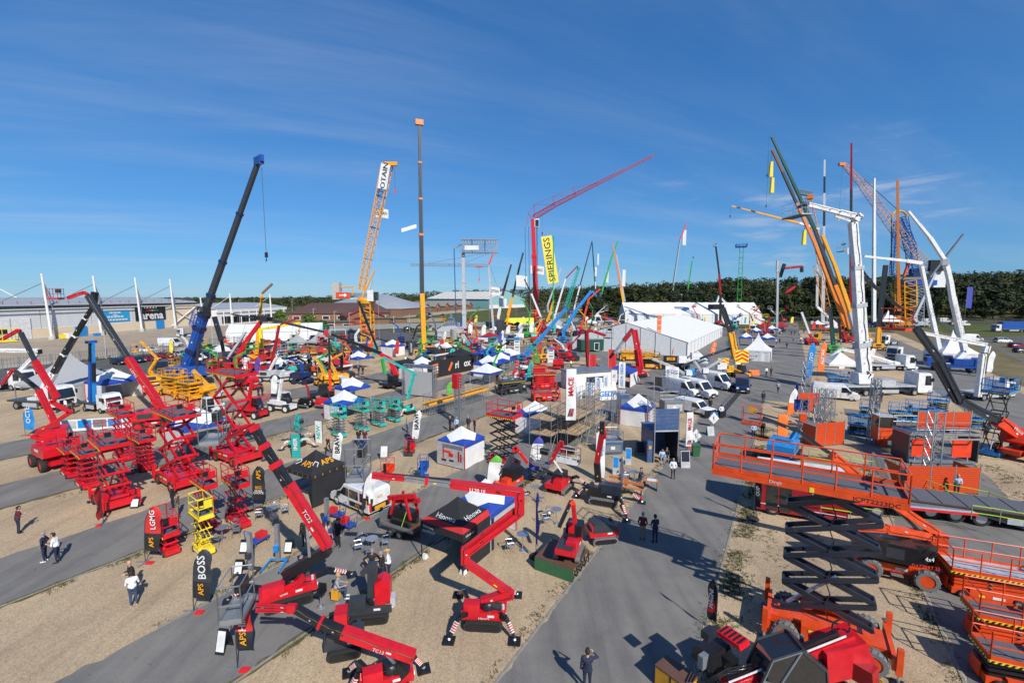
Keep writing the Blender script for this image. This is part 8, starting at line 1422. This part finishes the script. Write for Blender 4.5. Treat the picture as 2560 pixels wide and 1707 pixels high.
# --- boom with orange basket and 'Heavy' boom
b0=G('j',2250,700)+V((2.5,1.5,0));T=boomlift('large orange boom lift marked Heavy with dark arms and raised orange basket',b0,250,ored,[AT(b0,'j',2420,560),AT(b0,'j',2330,470),AT(b0,'j',2110,320)],[.7,.75],ored,group=og,W=2.6,L_=4.4,r=.6);sect(T,[AT(b0,'j',2110,320),AT(b0,'j',1780,150)],.55,slate);sect(T,[AT(b0,'j',1790,170),AT(b0,'e',1600,860),AT(b0,'e',1390,570)],.42,slate);basket(T,AT(b0,'e',1215,590),1.9,1.0,1.9,ored,0,floor=ored);text(T,'Heavy Load',L(T,AT(b0,'j',2290,425)+V((0,-.5,0))),L(T,b0+V((.86,0,-.55))),L(T,b0+V((.55,0,.86))),.42,white);sect(T,[AT(b0,'j',1740,160),AT(b0,'e',1540,880)],.2,black)
# --- white boom at the right edge
b0=G('e',1960,1230);T=truck('white truck at the right edge with bent white boom',b0+V((3,2,0)),80,ln=7,w=2.2,axles=(-2,2.2),bed=lgrey,cabh=2.2);bb=b0;sect(T,pl(bb,'e',[(1940,1180),(1985,800)]),.55,white);sect(T,pl(bb,'e',[(2000,790),(2020,725)]),.6,white);sect(T,pl(bb,'e',[(2015,720),(1740,670),(1440,612)]),[.42,.34],white)
# --- blue CRANE HIRE crane
T=mobile('blue truck crane with white boom reading CRANE HIRE SOLUTIONS','e',1730,955,300,blue,[('e',1825,780,1715,300,1,1.05,1.0,white),('e',1715,300,1690,150,1,.95,.9,white),('t',733,1040,692,865,1,.9,.85,white),('t',690,860,560,660,1,.7,.65,white),('t',560,660,378,438,2,.55,.45,white)],ln=9);b0=G('e',1730,955);p_,q_=AT(b0,'e',1790,640),AT(b0,'e',1730,330);u_=(p_-q_);text(T,'CRANE HIRE SOLUTIONS',L(T,(p_+q_)/2+V((0,-.85,0))),L(T,b0+u_),L(T,b0+V((-u_.z,0,u_.x))),.8,black,fit=u_.length*.9);part(T,'knuckle',MB().box(L(T,AT(b0,'t',690,870)),(1.4,1.0,1.2)),lgrey)
T=mobile('white truck platform with boom reading LGN','e',1640,900,280,white,[('e',1620,870,1520,420,2,.95,.85,white),('e',1520,420,1440,20,2,.8,.7,white),('t',490,880,360,860,1,.8,.7,white),('t',360,860,0,820,2,.6,.5,white)],small=True,group=None,cat='platform truck',name='platform_truck');b0=G('e',1640,900);p_,q_=AT(b0,'t',575,1330),AT(b0,'t',555,1250);u_=p_-q_;text(T,'LGN',L(T,(p_+q_)/2+V((0,-.8,0))),L(T,b0+u_),L(T,b0+V((-u_.z,0,u_.x))),.9,black)
mobile('grey truck crane boom leaning right behind the white booms','e',1400,560,280,lgrey,[('e',1370,480,1560,80,2,1.3,1.1,lgrey),('t',560,1000,848,632,4,1.0,.8,mgrey)],group='mobile cranes')
# --- crane cluster beside the avenue
C_=[
 ('dark green telescopic crane with highest boom of the right cluster','e',800,640,300,dgrey,[('s',985,1440,900,1230,1,1.5,1.4,co),('s',900,1230,740,790,2,1.3,1.15,dgrey),('s',740,790,405,70,4,1.2,.8,dgreen)],('s',385,70,13)),
 ('orange topped telescopic crane beside the highest boom','e',770,620,300,co,[('s',930,1400,740,900,2,1.3,1.2,co),('s',740,900,600,590,1,1.1,1.0,co),('s',600,590,490,345,1,1.0,1.0,dgrey),('s',490,345,408,172,1,.9,.8,brick)],('s',385,180,20)),
 ('yellow front crane boom of the right cluster with pale foot','e',850,690,300,yellow,[('s',1045,1530,1020,1440,1,1.7,1.6,lgrey),('s',1020,1440,900,1080,2,1.3,1.1,yellow),('s',900,1080,800,840,1,1.0,.9,yellow)],None),
 ('tall dark and red upright boom','e',790,560,300,dred,[('s',1028,1430,1026,1020,2,1.5,1.4,dred),('s',1026,1020,1028,480,3,1.3,1.1,dgrey),('s',1028,480,1030,120,3,1.0,.8,dred)],None),
 ('tall white upright boom with black bands','e',560,560,300,white,[('s',805,1460,812,1150,2,1.6,1.5,white),('s',812,1150,820,250,7,1.2,.8,[white,dgrey])],None),
 ('tall plain white upright boom on a blue truck','e',1010,560,270,navy,[('s',1205,1460,1207,1000,2,1.6,1.4,white),('s',1207,1000,1209,395,3,1.3,.9,white)],None),
 ('tall slim orange upright boom','e',1240,560,300,yellow,[('t',300,1380,292,900,2,1.6,1.4,co),('t',292,900,286,170,3,1.2,1.0,co)],None),
 ('yellow boom with white root stretched flat to the left','e',700,600,300,yellow,[('s',760,1400,770,800,2,1.0,.9,white),('s',775,795,620,745,1,1.0,.9,white),('s',620,745,90,612,4,.9,.5,yellow)],('s',82,625,3)),
]
for(lab,k,x,y,az,m,legs,hk)in C_:mobile(lab,k,x,y,az,m,legs,ln=10,hookat=hk,collar=None)
for(x,y,l_)in((396,330,'upper yellow test weight hanging from the dark crane'),(404,455,'lower yellow test weight hanging from the orange topped crane'),(655,860,'yellow test weight hanging by the orange lattice')):
    b1=G('e',770,620);T=thing('test_weight',l_,'weight',AT(b1,'s',x,y+60),0,'yellow test weights');part(T,'weight',MB().box((0,0,3),(1.3,1.0,5.6),tx=.7),lemon);part(T,'rope',MB().tube((0,0,5.8),(0,0,9),.06,n=5),dgrey)
T=mobile('orange lattice boom crawler behind the avenue','e',620,600,300,orange,[],ln=8);b0=G('e',620,600);lattice(T,AT(b0,'s',845,1450),AT(b0,'s',760,1080),2.6,2.4,10,po,r=.075,seg=2);lattice(T,AT(b0,'s',800,1080),AT(b0,'s',690,545),2.4,2.2,16,po,r=.075,seg=3);part(T,'boom_head',MB().box(L(T,AT(b0,'s',705,545)),(4.5,2,1.6)),co);lattice(T,AT(b0,'s',625,505),AT(b0,'s',715,520),1.6,1.4,6,mgrey,r=.1)
b0=G('t',355,1400);T=thing('tower_crane','orange luffing tower crane with long lattice jib pointing left','crane',b0,0);part(T,'base_frame',MB().box((0,0,.5),(6,6,1)),orange);lattice(T,(b0.x,b0.y,1),AT(b0,'t',352,1030),6.0,6.0,8,yellow,r=.2,seg=3);part(T,'slew_deck',MB().box(L(T,AT(b0,'t',370,1010)),(12,5,1.4)),mgrey);q_=[AT(b0,'t',*p)for p in((570,960),(420,790),(200,500),(0,225))];[lattice(T,q_[i],q_[i+1],4.4-.6*i,4.0-.6*i,9,po,r=.085,seg=2)for i in range(3)];lattice(T,q_[3],AT(b0,'s',970,285),2.4,1.4,6,po,r=.085);part(T,'jib_head',MB().box(L(T,AT(b0,'s',955,285)),(3,1.4,1.4)),co);hook(T,AT(b0,'s',960,300),26,lemon);part(T,'logo_block',MB().box(L(T,AT(b0,'t',577,903)+V((0,-3,0))),(8,1.5,5.5)),black);part(T,'a_frame',MB().bar(L(T,AT(b0,'t',340,990)),L(T,AT(b0,'t',380,880)),1.0),orange)
part(T,'apex_arc',MB().path([L(T,AT(b0,'t',300+65*math.cos(a),490-55*math.sin(a)))for a in[x*.35 for x in range(10)]],.5,5),yellow);part(T,'tie_rope',MB().tube(L(T,AT(b0,'t',0,165)),L(T,AT(b0,'t',280,420)),.15,n=5).tube(L(T,AT(b0,'t',235,500)),L(T,AT(b0,'t',232,980)),.3,n=5).tube(L(T,AT(b0,'t',375,480)),L(T,AT(b0,'t',430,760)),.15,n=5),navy)
b0=G('t',450,1400);T=thing('tower_crane','blue luffing tower crane on a grey lattice mast','crane',b0,0);part(T,'base_frame',MB().box((0,0,.5),(6,6,1)),blue);lattice(T,(b0.x,b0.y,1),AT(b0,'t',455,1075),3.6,3.6,12,steel,r=.2,seg=3);part(T,'slew_deck',MB().box(L(T,AT(b0,'t',470,1045)),(15,4,2.5)),blue);lattice(T,AT(b0,'t',415,960),AT(b0,'t',400,760),3.4,3.0,6,blue,r=.14);lattice(T,AT(b0,'t',400,760),AT(b0,'t',318,490),3.6,2.2,10,blue,r=.15,seg=2);part(T,'machine_house',MB().box(L(T,AT(b0,'t',450,960)),(6,3,4)),navy);part(T,'counterweight',MB().box(L(T,AT(b0,'t',622,1010)),(6,3.5,9)),white);lattice(T,AT(b0,'t',245,980),AT(b0,'t',280,520),2.2,1.6,14,blue,r=.12,seg=2);part(T,'tie_rope',MB().tube(L(T,AT(b0,'t',320,490)),L(T,AT(b0,'t',440,760)),.2,n=5),navy)
# --- smaller things along the avenue
for(k,x,y,m,legs,bk,l_)in(('e',900,760,white,[('s',1000,940,1000,990,.4,white)],None,'white lift hidden behind the upright white boom'),('e',460,720,red,[('e',510,740,440,620,.5,red),('e',440,620,370,430,.45,white)],None,'slim red and white boom leaning left over the avenue'),('e',660,790,green,[('e',655,760,640,560,.7,dgreen),('e',640,560,620,380,.6,slate)],None,'green crawler crane with dark boom on the avenue edge'),('e',790,700,red,[('e',780,690,740,600,.9,dred),('e',700,480,720,690,.5,black)],None,'dark red boom lift under the crane cluster'),('e',1050,770,yellow,[('e',1050,740,1060,560,.9,yellow),('e',1060,560,1120,10,.8,black)],None,'yellow spider machine with tall black boom'),('e',150,620,lgrey,[('e',150,600,160,0,.6,lgrey),('s',452,1130,455,1035,.9,lgrey)],None,'grey upright mast with orange foot beside the dark red gazebos'),('e',180,600,slate,[('s',470,1170,505,1065,.9,black),('s',505,1100,640,1085,.8,dred),('s',640,1085,640,1130,.9,black)],None,'black and red knuckle boom beyond the grey mast'),('e',180,470,red,[('e',160,310,310,200,1.2,red),('e',160,400,160,310,1.2,red)],('e',345,195,4,2.4,lgrey),'red boom lift reaching right before the wood'),('e',900,640,black,[('e',900,100,1090,260,.8,black),('e',1090,260,1250,390,.7,black),('e',890,30,1060,240,.5,black)],None,'black knuckle boom crossing the white crane'),('e',950,720,white,[('s',990,970,1000,940,.4,white)],('s',955,970,4.2,2.6,lgrey),'white framed basket with blue flag high beside the white boom')):far_lift(l_,k,x,y,m,legs,bk)
for(k,x,y,pt,m,l_,w_)in(('e',55,470,400,lime,'lime green scissor lift far along the avenue',5),('e',460,440,370,ored,'orange scissor lift far along the avenue',6),('e',300,440,365,lgrey,'white framed scissor lift far along the avenue',6),('e',30,520,470,lime,'second lime green scissor lift nearer the gazebos',5),('d',1620,520,430,blue,'blue decked scissor lift before the rear marquee',9),('d',2140,600,530,lime,'lime scissor lift right of the rear marquee',6),('d',1450,560,500,green,'green scissor lift at the rear stands',5),('d',1560,620,560,red,'red scissor lift at the rear stands',5),('d',1330,600,540,green,'dark green scissor lift behind the marquee ridge',5)):
    b0=G(k,x,y);scissor(l_,b0,90,L_=w_*.7,W=w_*.35,n=2,H=AT(b0,k,x,pt).z,m=m,am=dgrey,PL=w_,PW=w_*.4,rough=True,rr=.5,group='far scissor lifts',haz=False,r=.06,rh=1.5)
for(k,x,y,az,m,l_)in(('e',560,520,170,white,'white truck cab at the foot of the orange lattice'),('e',1150,720,250,white,'white lorry behind the orange basket'),('e',1260,850,250,white,'white tipper cab before the blue CRANE HIRE crane'),('e',600,700,300,yellow,'yellow crawler machine on the avenue edge'),('d',1960,760,200,white,'white lorry before the dark red gazebos'),('d',900,560,120,navy,'navy lorry at the rear stands'),('d',640,640,120,blue,'blue covered lorry beside the yellow crane'),('c',1900,860,120,orange,'orange lorry below the blue booms'),('d',1700,700,150,white,'white lorry at the near end of the rear stands')):truck(l_,G(k,x,y),az,ln=7.5,m=m,bed=mgrey,axles=(-2.2,2.4),group='lorries among the stands')
T=truck('lorry with blue curtain sides and red loader crane on the right car park',G('e',2230,605),275,ln=13,m=white,bed=mgrey,axles=(-4.5,-3.2,4.4),box=(3.0,blue),group=None);sect(T,[(XF[T.name][0]+V((-3.5,0,1.5))),(XF[T.name][0]+V((-3.8,0,4.2)))],.7,dred)
for(x,y,l_)in((1475,525,'white van right of the orange basket'),(1640,520,'first white van of the pair on the verge'),(1800,550,'second white van of the pair on the verge'),(1880,690,'white van half hidden by steel barriers')):van(l_,G('e',x,y),95,5.8,2.1,2.5,group='vans on the right verge')
pagoda('white pagoda tent behind the blue CRANE HIRE crane',G('e',1690,900),15,6.5,3.0,7.6,cloth_w,walls='0123');pagoda('white pagoda tent behind the orange basket',G('e',1130,560),15,9,3.0,8.0,cloth_w);barriers('row of steel crowd barriers on the right verge',(G('e',1930,680),G('e',2352,880)),9,m=steel,h=1.2);barriers('far row of steel barriers beside the white vans',(G('e',1590,520),G('e',1750,620)),6,m=mgrey,h=1.2)
for i_,(k,x,y,m,l_)in enumerate((('c',1700,560,cloth_w,'small white gazebo under the red tower crane'),('c',1560,690,cloth_w,'white gazebo with blue edge behind the pick-up'),('d',240,640,cloth_w,'white gazebo left of the long rear stands'),('d',1700,600,cloth_b,'blue gazebo at the rear stands'),('d',1250,560,dgrey,'dark gazebo at the rear stands'),('e',640,620,cloth_w,'white gazebo under the crane cluster'),('e',510,590,cloth_w,'white gazebo beside the truck cab'))):gazebo(l_,G(k,x,y),GAZ,5.0,eave=2.7,peak=4.4,body=m,val=m if i_%2 else cloth_b,trim=False,group='small gazebos of the rear stands')
T=thing('truss_arch','white square truss arch left of the yellow tower crane','arch',G('b',1640,800),0);q_=[L(T,AT(G('b',1640,800),'b',*p))for p in((1545,735),(1720,735))];part(T,'arch',MB().path([(q_[0].x,0,0),tuple(q_[0]),tuple(q_[1]),(q_[1].x,0,0)],.12),white)
# --- printed things on tents and shop fronts
T=thing('show_banner','printed banner with coloured dots on the white pagoda tent','banner',G('d',1900,1085),12);part(T,'cloth',MB().box((1.2,0,1.3),(3.4,.04,1.6)),lgrey);[part(T,'dot',MB().lathe([(.2,-.01),(.2,.01)],(.6+q*.55,-.04,1.2),'y',12),[dred,P('pink print',(.6,.1,.25)),teal,dred][q])for q in range(4)];part(T,'corner',MB().box((-.1,-.03,1.5),(.7,.02,1.1)),blue)
# ================================================================ PEOPLE
PP=[
('k',165,255,30,'phone','maroon','navy','black','hdark','man in dark maroon jumper looking down on the gravel at the left'),
('k',400,500,250,'hips','navy','navy','white','hgrey','man in navy polo walking with a badge on the left path'),
('k',510,508,255,'phone','white','navy','black','hdark','man in white shirt looking at his hands on the left path'),
('k',1170,775,215,'bald','black','black','black','hdark','bald man in dark suit with lanyard on the gravel'),
('k',1175,890,320,'fold','white','denim','tan','hdark','man in white shirt and jeans with tan shoes on the gravel'),
('f',1940,1390,250,'stand','black','navy','black','hdark','man in black jumper behind the brown jacket'),
('k',1560,120,60,'hips','brown','khaki','black','hdark','man in brown jacket carrying a white bag by the red flag'),
('l',925,360,160,'stand','black','black','black','hdark','man in black beside the long red boom'),
('l',1135,400,20,'shorts','pink','navy','black','hdark','man in pink shirt seen from behind at the boom foot'),
('l',1215,370,200,'lady','black','black','black','hdark','woman in black with a white bag beside the pink shirt'),
('l',1515,660,170,'hips','black','black','black','hgrey','man in black polo with badge at the tracked lift'),
('l',1610,690,270,'phone','black','navy','black','hgrey','man in black bending over the tracked lift'),
('l',1660,665,250,'hat','white','navy','black','straw','man in white shirt and straw hat at the tracked lift'),
('m',2125,310,20,'behind','maroon','khaki','black','hgrey','man in maroon gilet on the main avenue, left of a pair'),
('m',2235,335,350,'fold','navy','navy','black','hdark','man in dark gilet on the main avenue, right of a pair'),
('i',1085,1062,20,'behind','white','navy','black','hgrey','man in white shirt with hands behind his back at the avenue edge'),
('i',1985,610,10,'behind','lblue','black','black','hdark','man in pale shirt below the orange basket'),
('i',2085,580,20,'stand','black','black','black','hdark','man in black beside the pale shirted man'),
('i',2095,215,20,'stand','navy','navy','black','hdark','man in dark jacket just above the orange basket'),
('d',2130,1255,170,'stand','white','navy','black','hdark','man in white shirt walking down the avenue, left of a pair'),
('d',2183,1255,175,'fold','black','navy','black','hdark','man in dark jacket walking down the avenue, right of a pair'),
('d',2262,1445,10,'walk','grey','navy','black','hgrey','man in pale grey jacket walking up the avenue'),
('g',1530,780,200,'walk','black','black','black','blond','woman in black walking beside the left BRAVI flag'),
('g',1870,690,180,'shorts','black','denim','black','hdark','man in black T-shirt walking on the path, left of a pair'),
('g',1940,690,180,'lady','maroon','denim','black','blond','woman in dark top walking on the path, right of a pair'),
('g',2005,430,60,'shorts','lblue','navy','black','hdark','man in light blue shirt beside a teal scissor lift'),
('g',760,390,30,'phone','navy','navy','black','hdark','man in dark overalls bending at the red telehandler'),
('g',745,135,20,'stand','navy','navy','black','hdark','man in navy beside the largest red scissor deck'),('g',790,135,20,'stand','black','navy','black','hdark','man in black right of the navy man'),
('h',262,545,60,'stand','grey','denim','black','hgrey','man in grey shirt beside the right BRAVI flag'),
('h',740,530,60,'stand','black','black','black','hgrey','man in dark suit under the yellow platform'),('h',815,540,20,'behind','lblue','navy','black','hgrey','man in pale blue shirt under the yellow platform'),('h',945,525,200,'stand','navy','navy','black','hgrey','man in navy suit right of the lattice mast'),('h',1015,550,60,'stand','black','denim','black','red','man in black with red cap right of the lattice mast'),
('b',1820,1305,200,'stand','black','black','black','hdark','man in black by the small gazebo, left'),('b',1870,1240,200,'stand','navy','black','black','hdark','man in navy under the small gazebo'),('b',1915,1240,200,'stand','black','black','black','hdark','man in black under the small gazebo, right'),('b',2240,1195,200,'stand','navy','navy','black','hdark','man in navy beside the green crane arm'),
('c',735,880,60,'stand','white','navy','black','hdark','man in white shirt left of the ballast rings'),('c',1565,910,200,'stand','black','black','black','hdark','man in black near the first totem, left'),('c',1595,910,180,'stand','grey','black','black','hdark','man in grey near the first totem, right'),('c',1760,1005,180,'stand','black','denim','black','hdark','man in black near the second totem, left'),('c',1800,1005,180,'stand','navy','navy','black','hdark','man in navy near the second totem, right'),
('c',1195,1320,180,'stand','white','navy','black','hdark','man in white shirt at the pair of gazebos'),('c',1270,1340,180,'stand','black','black','black','hdark','man in black at the pair of gazebos'),('c',95,1195,180,'stand','black','black','black','hdark','man in dark clothes below the black canopy'),('c',985,1005,180,'stand','navy','black','black','hdark','man in dark jacket near the wide blue canopy'),
('d',445,1065,180,'stand','black','black','black','hdark','man in black before the marquee entrance, left'),('d',490,1065,180,'stand','navy','black','black','hdark','man in navy before the marquee entrance, middle'),('d',515,1060,180,'stand','grey','black','black','hdark','man in grey before the marquee entrance, right'),('d',2240,900,180,'stand','lblue','black','black','hdark','visitor in pale blue beside the gazebos, left'),('d',2280,890,180,'stand','black','black','black','hdark','visitor in black beside the gazebos, right'),
('i',1625,385,20,'behind','white','black','black','hdark','man in white shirt at the black stand wall'),('i',1500,300,200,'stand','black','black','black','hdark','man in black between the pick-up and the vans'),
('e',280,635,180,'stand','navy','black','black','hdark','visitor in navy on the far avenue, left'),('e',308,630,180,'stand','black','black','black','hdark','visitor in black on the far avenue'),('e',345,640,180,'stand','grey','navy','black','hgrey','visitor in grey on the far avenue'),('e',362,695,180,'stand','white','navy','black','hdark','visitor in white shirt on the far avenue'),('e',390,620,180,'stand','black','black','black','hdark','visitor in dark coat on the far avenue'),('e',295,690,180,'stand','khaki','black','black','hdark','visitor in khaki on the far avenue'),('e',408,695,180,'stand','navy','navy','black','hdark','visitor in navy at the right of the far avenue'),('e',237,750,10,'stand','navy','black','black','hdark','visitor in navy seen from behind on the avenue'),('e',300,560,180,'stand','orange','navy','black','hdark','worker in orange vest far along the avenue, left'),('e',318,560,180,'stand','orange','navy','black','hdark','worker in orange vest far along the avenue, right'),('e',375,545,180,'stand','black','black','black','hdark','visitor in black far along the avenue'),('e',720,720,180,'stand','grey','black','black','hdark','visitor in grey by the dark red boom'),
('e',1075,1230,200,'fold','black','black','black','hdark','man in black and white before the platform truck'),('j',990,420,200,'stand','black','black','black','hdark','man in black beside the blue scissor lift'),('j',1745,1000,210,'phone','lblue','navy','black','straw','worker in pale shirt with lime braces bending at the ramp'),('j',1570,900,200,'stand','navy','navy','black','hdark','man in navy before the large mesh cage'),('j',1330,880,200,'fold','black','black','black','hdark','man in dark clothes at the ropes'),('j',2000,480,190,'stand','black','black','black','hgrey','man in black behind the grey boom'),
('m',1640,1640,8,'shade','navy','navy','black','hdark','man in navy suit shading his eyes at the bottom of the avenue'),
('f',1000,300,200,'stand','white','navy','black','hdark','man in white shirt by the small mast truck'),('f',640,320,200,'stand','navy','navy','black','hdark','man in navy beside the platform truck'),('f',740,310,200,'stand','white','navy','black','hgrey','man in white top beside the platform truck'),('f',830,330,200,'stand','black','black','black','hdark','man in black before the silver pagoda tent'),
]
for(k,x,y,az,po,tp,lg,sh,hr,lab)in PP:person(lab,G(k,x,y),az,po,tp,lg,sh,hr)
person('fair haired visitor in grey jumper sitting on the yellow stool',G('l',1200,850),80,'sit','grey','denim','white','blond',z=.13)
person('man in dark jumper seated at the table before the goods hoist',G('i',715,1110),130,'sit','navy','denim','black','hdark',z=-.02);person('man seated inside the goods hoist cabin, left',G('i',960,880),190,'sit','lblue','grey','black','hdark');person('man seated inside the goods hoist cabin, right',G('i',1010,860),190,'sit','black','grey','black','hdark')
# ================================================================ REAR STANDS: many small machines, told apart by their order from left to right
ORD='first second third fourth fifth sixth seventh eighth ninth tenth eleventh twelfth thirteenth fourteenth fifteenth sixteenth'.split()
rr=random.Random(21)
def row(n,zones):
    q=[]
    for i in range(n):
        z=zones[i%len(zones)];q.append((rr.uniform(z[0],z[1]),rr.uniform(z[2],z[3])))
    return sorted(q)
ZN=[(1270,1560,800,862),(1480,1900,790,826),(1000,1290,822,872),(1800,1960,800,850)]
def lift_row(desc,m,bm,n,zones,hs,where):
    for i,(px,py)in enumerate(row(n,zones)):
        b=G('p',px,py);a=rr.uniform(-.5,.5);h=rr.uniform(*hs);T=thing('boom_lift','%s %s from the left among the %s'%(ORD[i],desc,where),'boom lift',b,rr.uniform(0,360),desc+'s of the '+where);boom_chassis(T,2.2,3.2,.46,m)
        p0=b+V((0,0,1.8));p1=b+V((a*h*.5,0,h*.62));p2=p1+V((rr.choice((-1,1))*h*rr.uniform(.15,.5),0,h*rr.uniform(.1,.38)));blk(T,'boom_section',p0,p1,.34,.42,bm);blk(T,'boom_section',p1,p2,.26,.32,bm);basket(T,p2,1.9,.9,1.15,m,0)
LR=(('small green boom lift',green,green,7,(7,14)),('small red boom lift',red,dred,9,(6,13)),('small navy boom lift',navy,blue,6,(6,12)),('small white boom lift',lgrey,white,7,(6,12)),('small orange boom lift',ored,orange,5,(6,11)),('small yellow boom lift',yellow,yellow,5,(6,12)),('small teal boom lift',teal,teal,4,(6,11)),('small black crane',dgrey,black,6,(8,16)))
ZM=[(1200,1430,885,930),(420,640,890,930),(1210,1330,950,985)]
ZL=[(590,880,925,962),(1000,1260,885,915),(640,1000,870,900)]
for zz,wh,k in((ZN,'small rear stands',1.0),(ZL,'stands below the tower crane',.8),(ZM,'stands around the black hoarding',.45)):
    for d_,m_,b_,n_,hs_ in LR:lift_row(d_,m_,b_,max(2,int(n_*k)),zz,hs_ if k==1 else(3.5,7),wh)
    for i,(px,py)in enumerate(row(int(11*k),zz)):gazebo('%s plain small gazebo from the left among the %s'%(ORD[i],wh),G('p',px,py),GAZ,rr.uniform(3,4.6),eave=2.4,peak=3.7,body=rr.choice((cloth_w,cloth_w,cloth_b,cloth_k,cloth_dr)),val=rr.choice((cloth_w,cloth_b)),trim=False,walls='2',group='plain gazebos of the '+wh)
    for i,(px,py)in enumerate(row(int(15*k),zz)):b=G('p',px,py);feather('%s small feather flag from the left among the %s'%(ORD[i],wh),'p',px,py,py-4.2/b.y*FPX,.9,((1,rr.choice((cloth_w,cloth_w,cloth_v,cloth_r,cloth_y,cloth_t))),),lean=.06,base=None,group='small flags of the '+wh)
    for i,(px,py)in enumerate(row(14,zz)):person('%s visitor on foot from the left among the %s'%(ORD[i],wh),G('p',px,py),rr.uniform(0,360),rr.choice(('stand','walk','fold')),rr.choice(('navy','black','grey','white','lblue')),'navy')
for i,(px,py)in enumerate(row(8,[ZN[0],ZN[2]])):car('%s car from the left among the rear stands'%ORD[i],G('p',px,py),rr.uniform(0,360),rr.choice(('hatch','suv','estate')),rr.choice(list(cols.values())),'cars among the rear stands')
for(k,x,y,xb,yb,w_,h_,l_)in(('r',598,860,600,1330,1.2,9,'white banner hanging beside the dark green crane'),('r',572,965,590,1335,1.6,7,'white banner hanging low on the dark green crane'),('r',720,990,600,1345,1.6,9,'white banner left of the orange crane'),('r',785,985,830,1400,1.6,9,'white banner right of the slim white crane'),('r',1316,672,1165,1345,2.4,11,'white banner at the tip of the white and orange crane')):hflag(l_,k,x,y,w_,h_,G('r',xb,yb)+V(((x-xb)/3.136/FPX*200,0,0)),cloth_w,None,pole_m=mgrey)
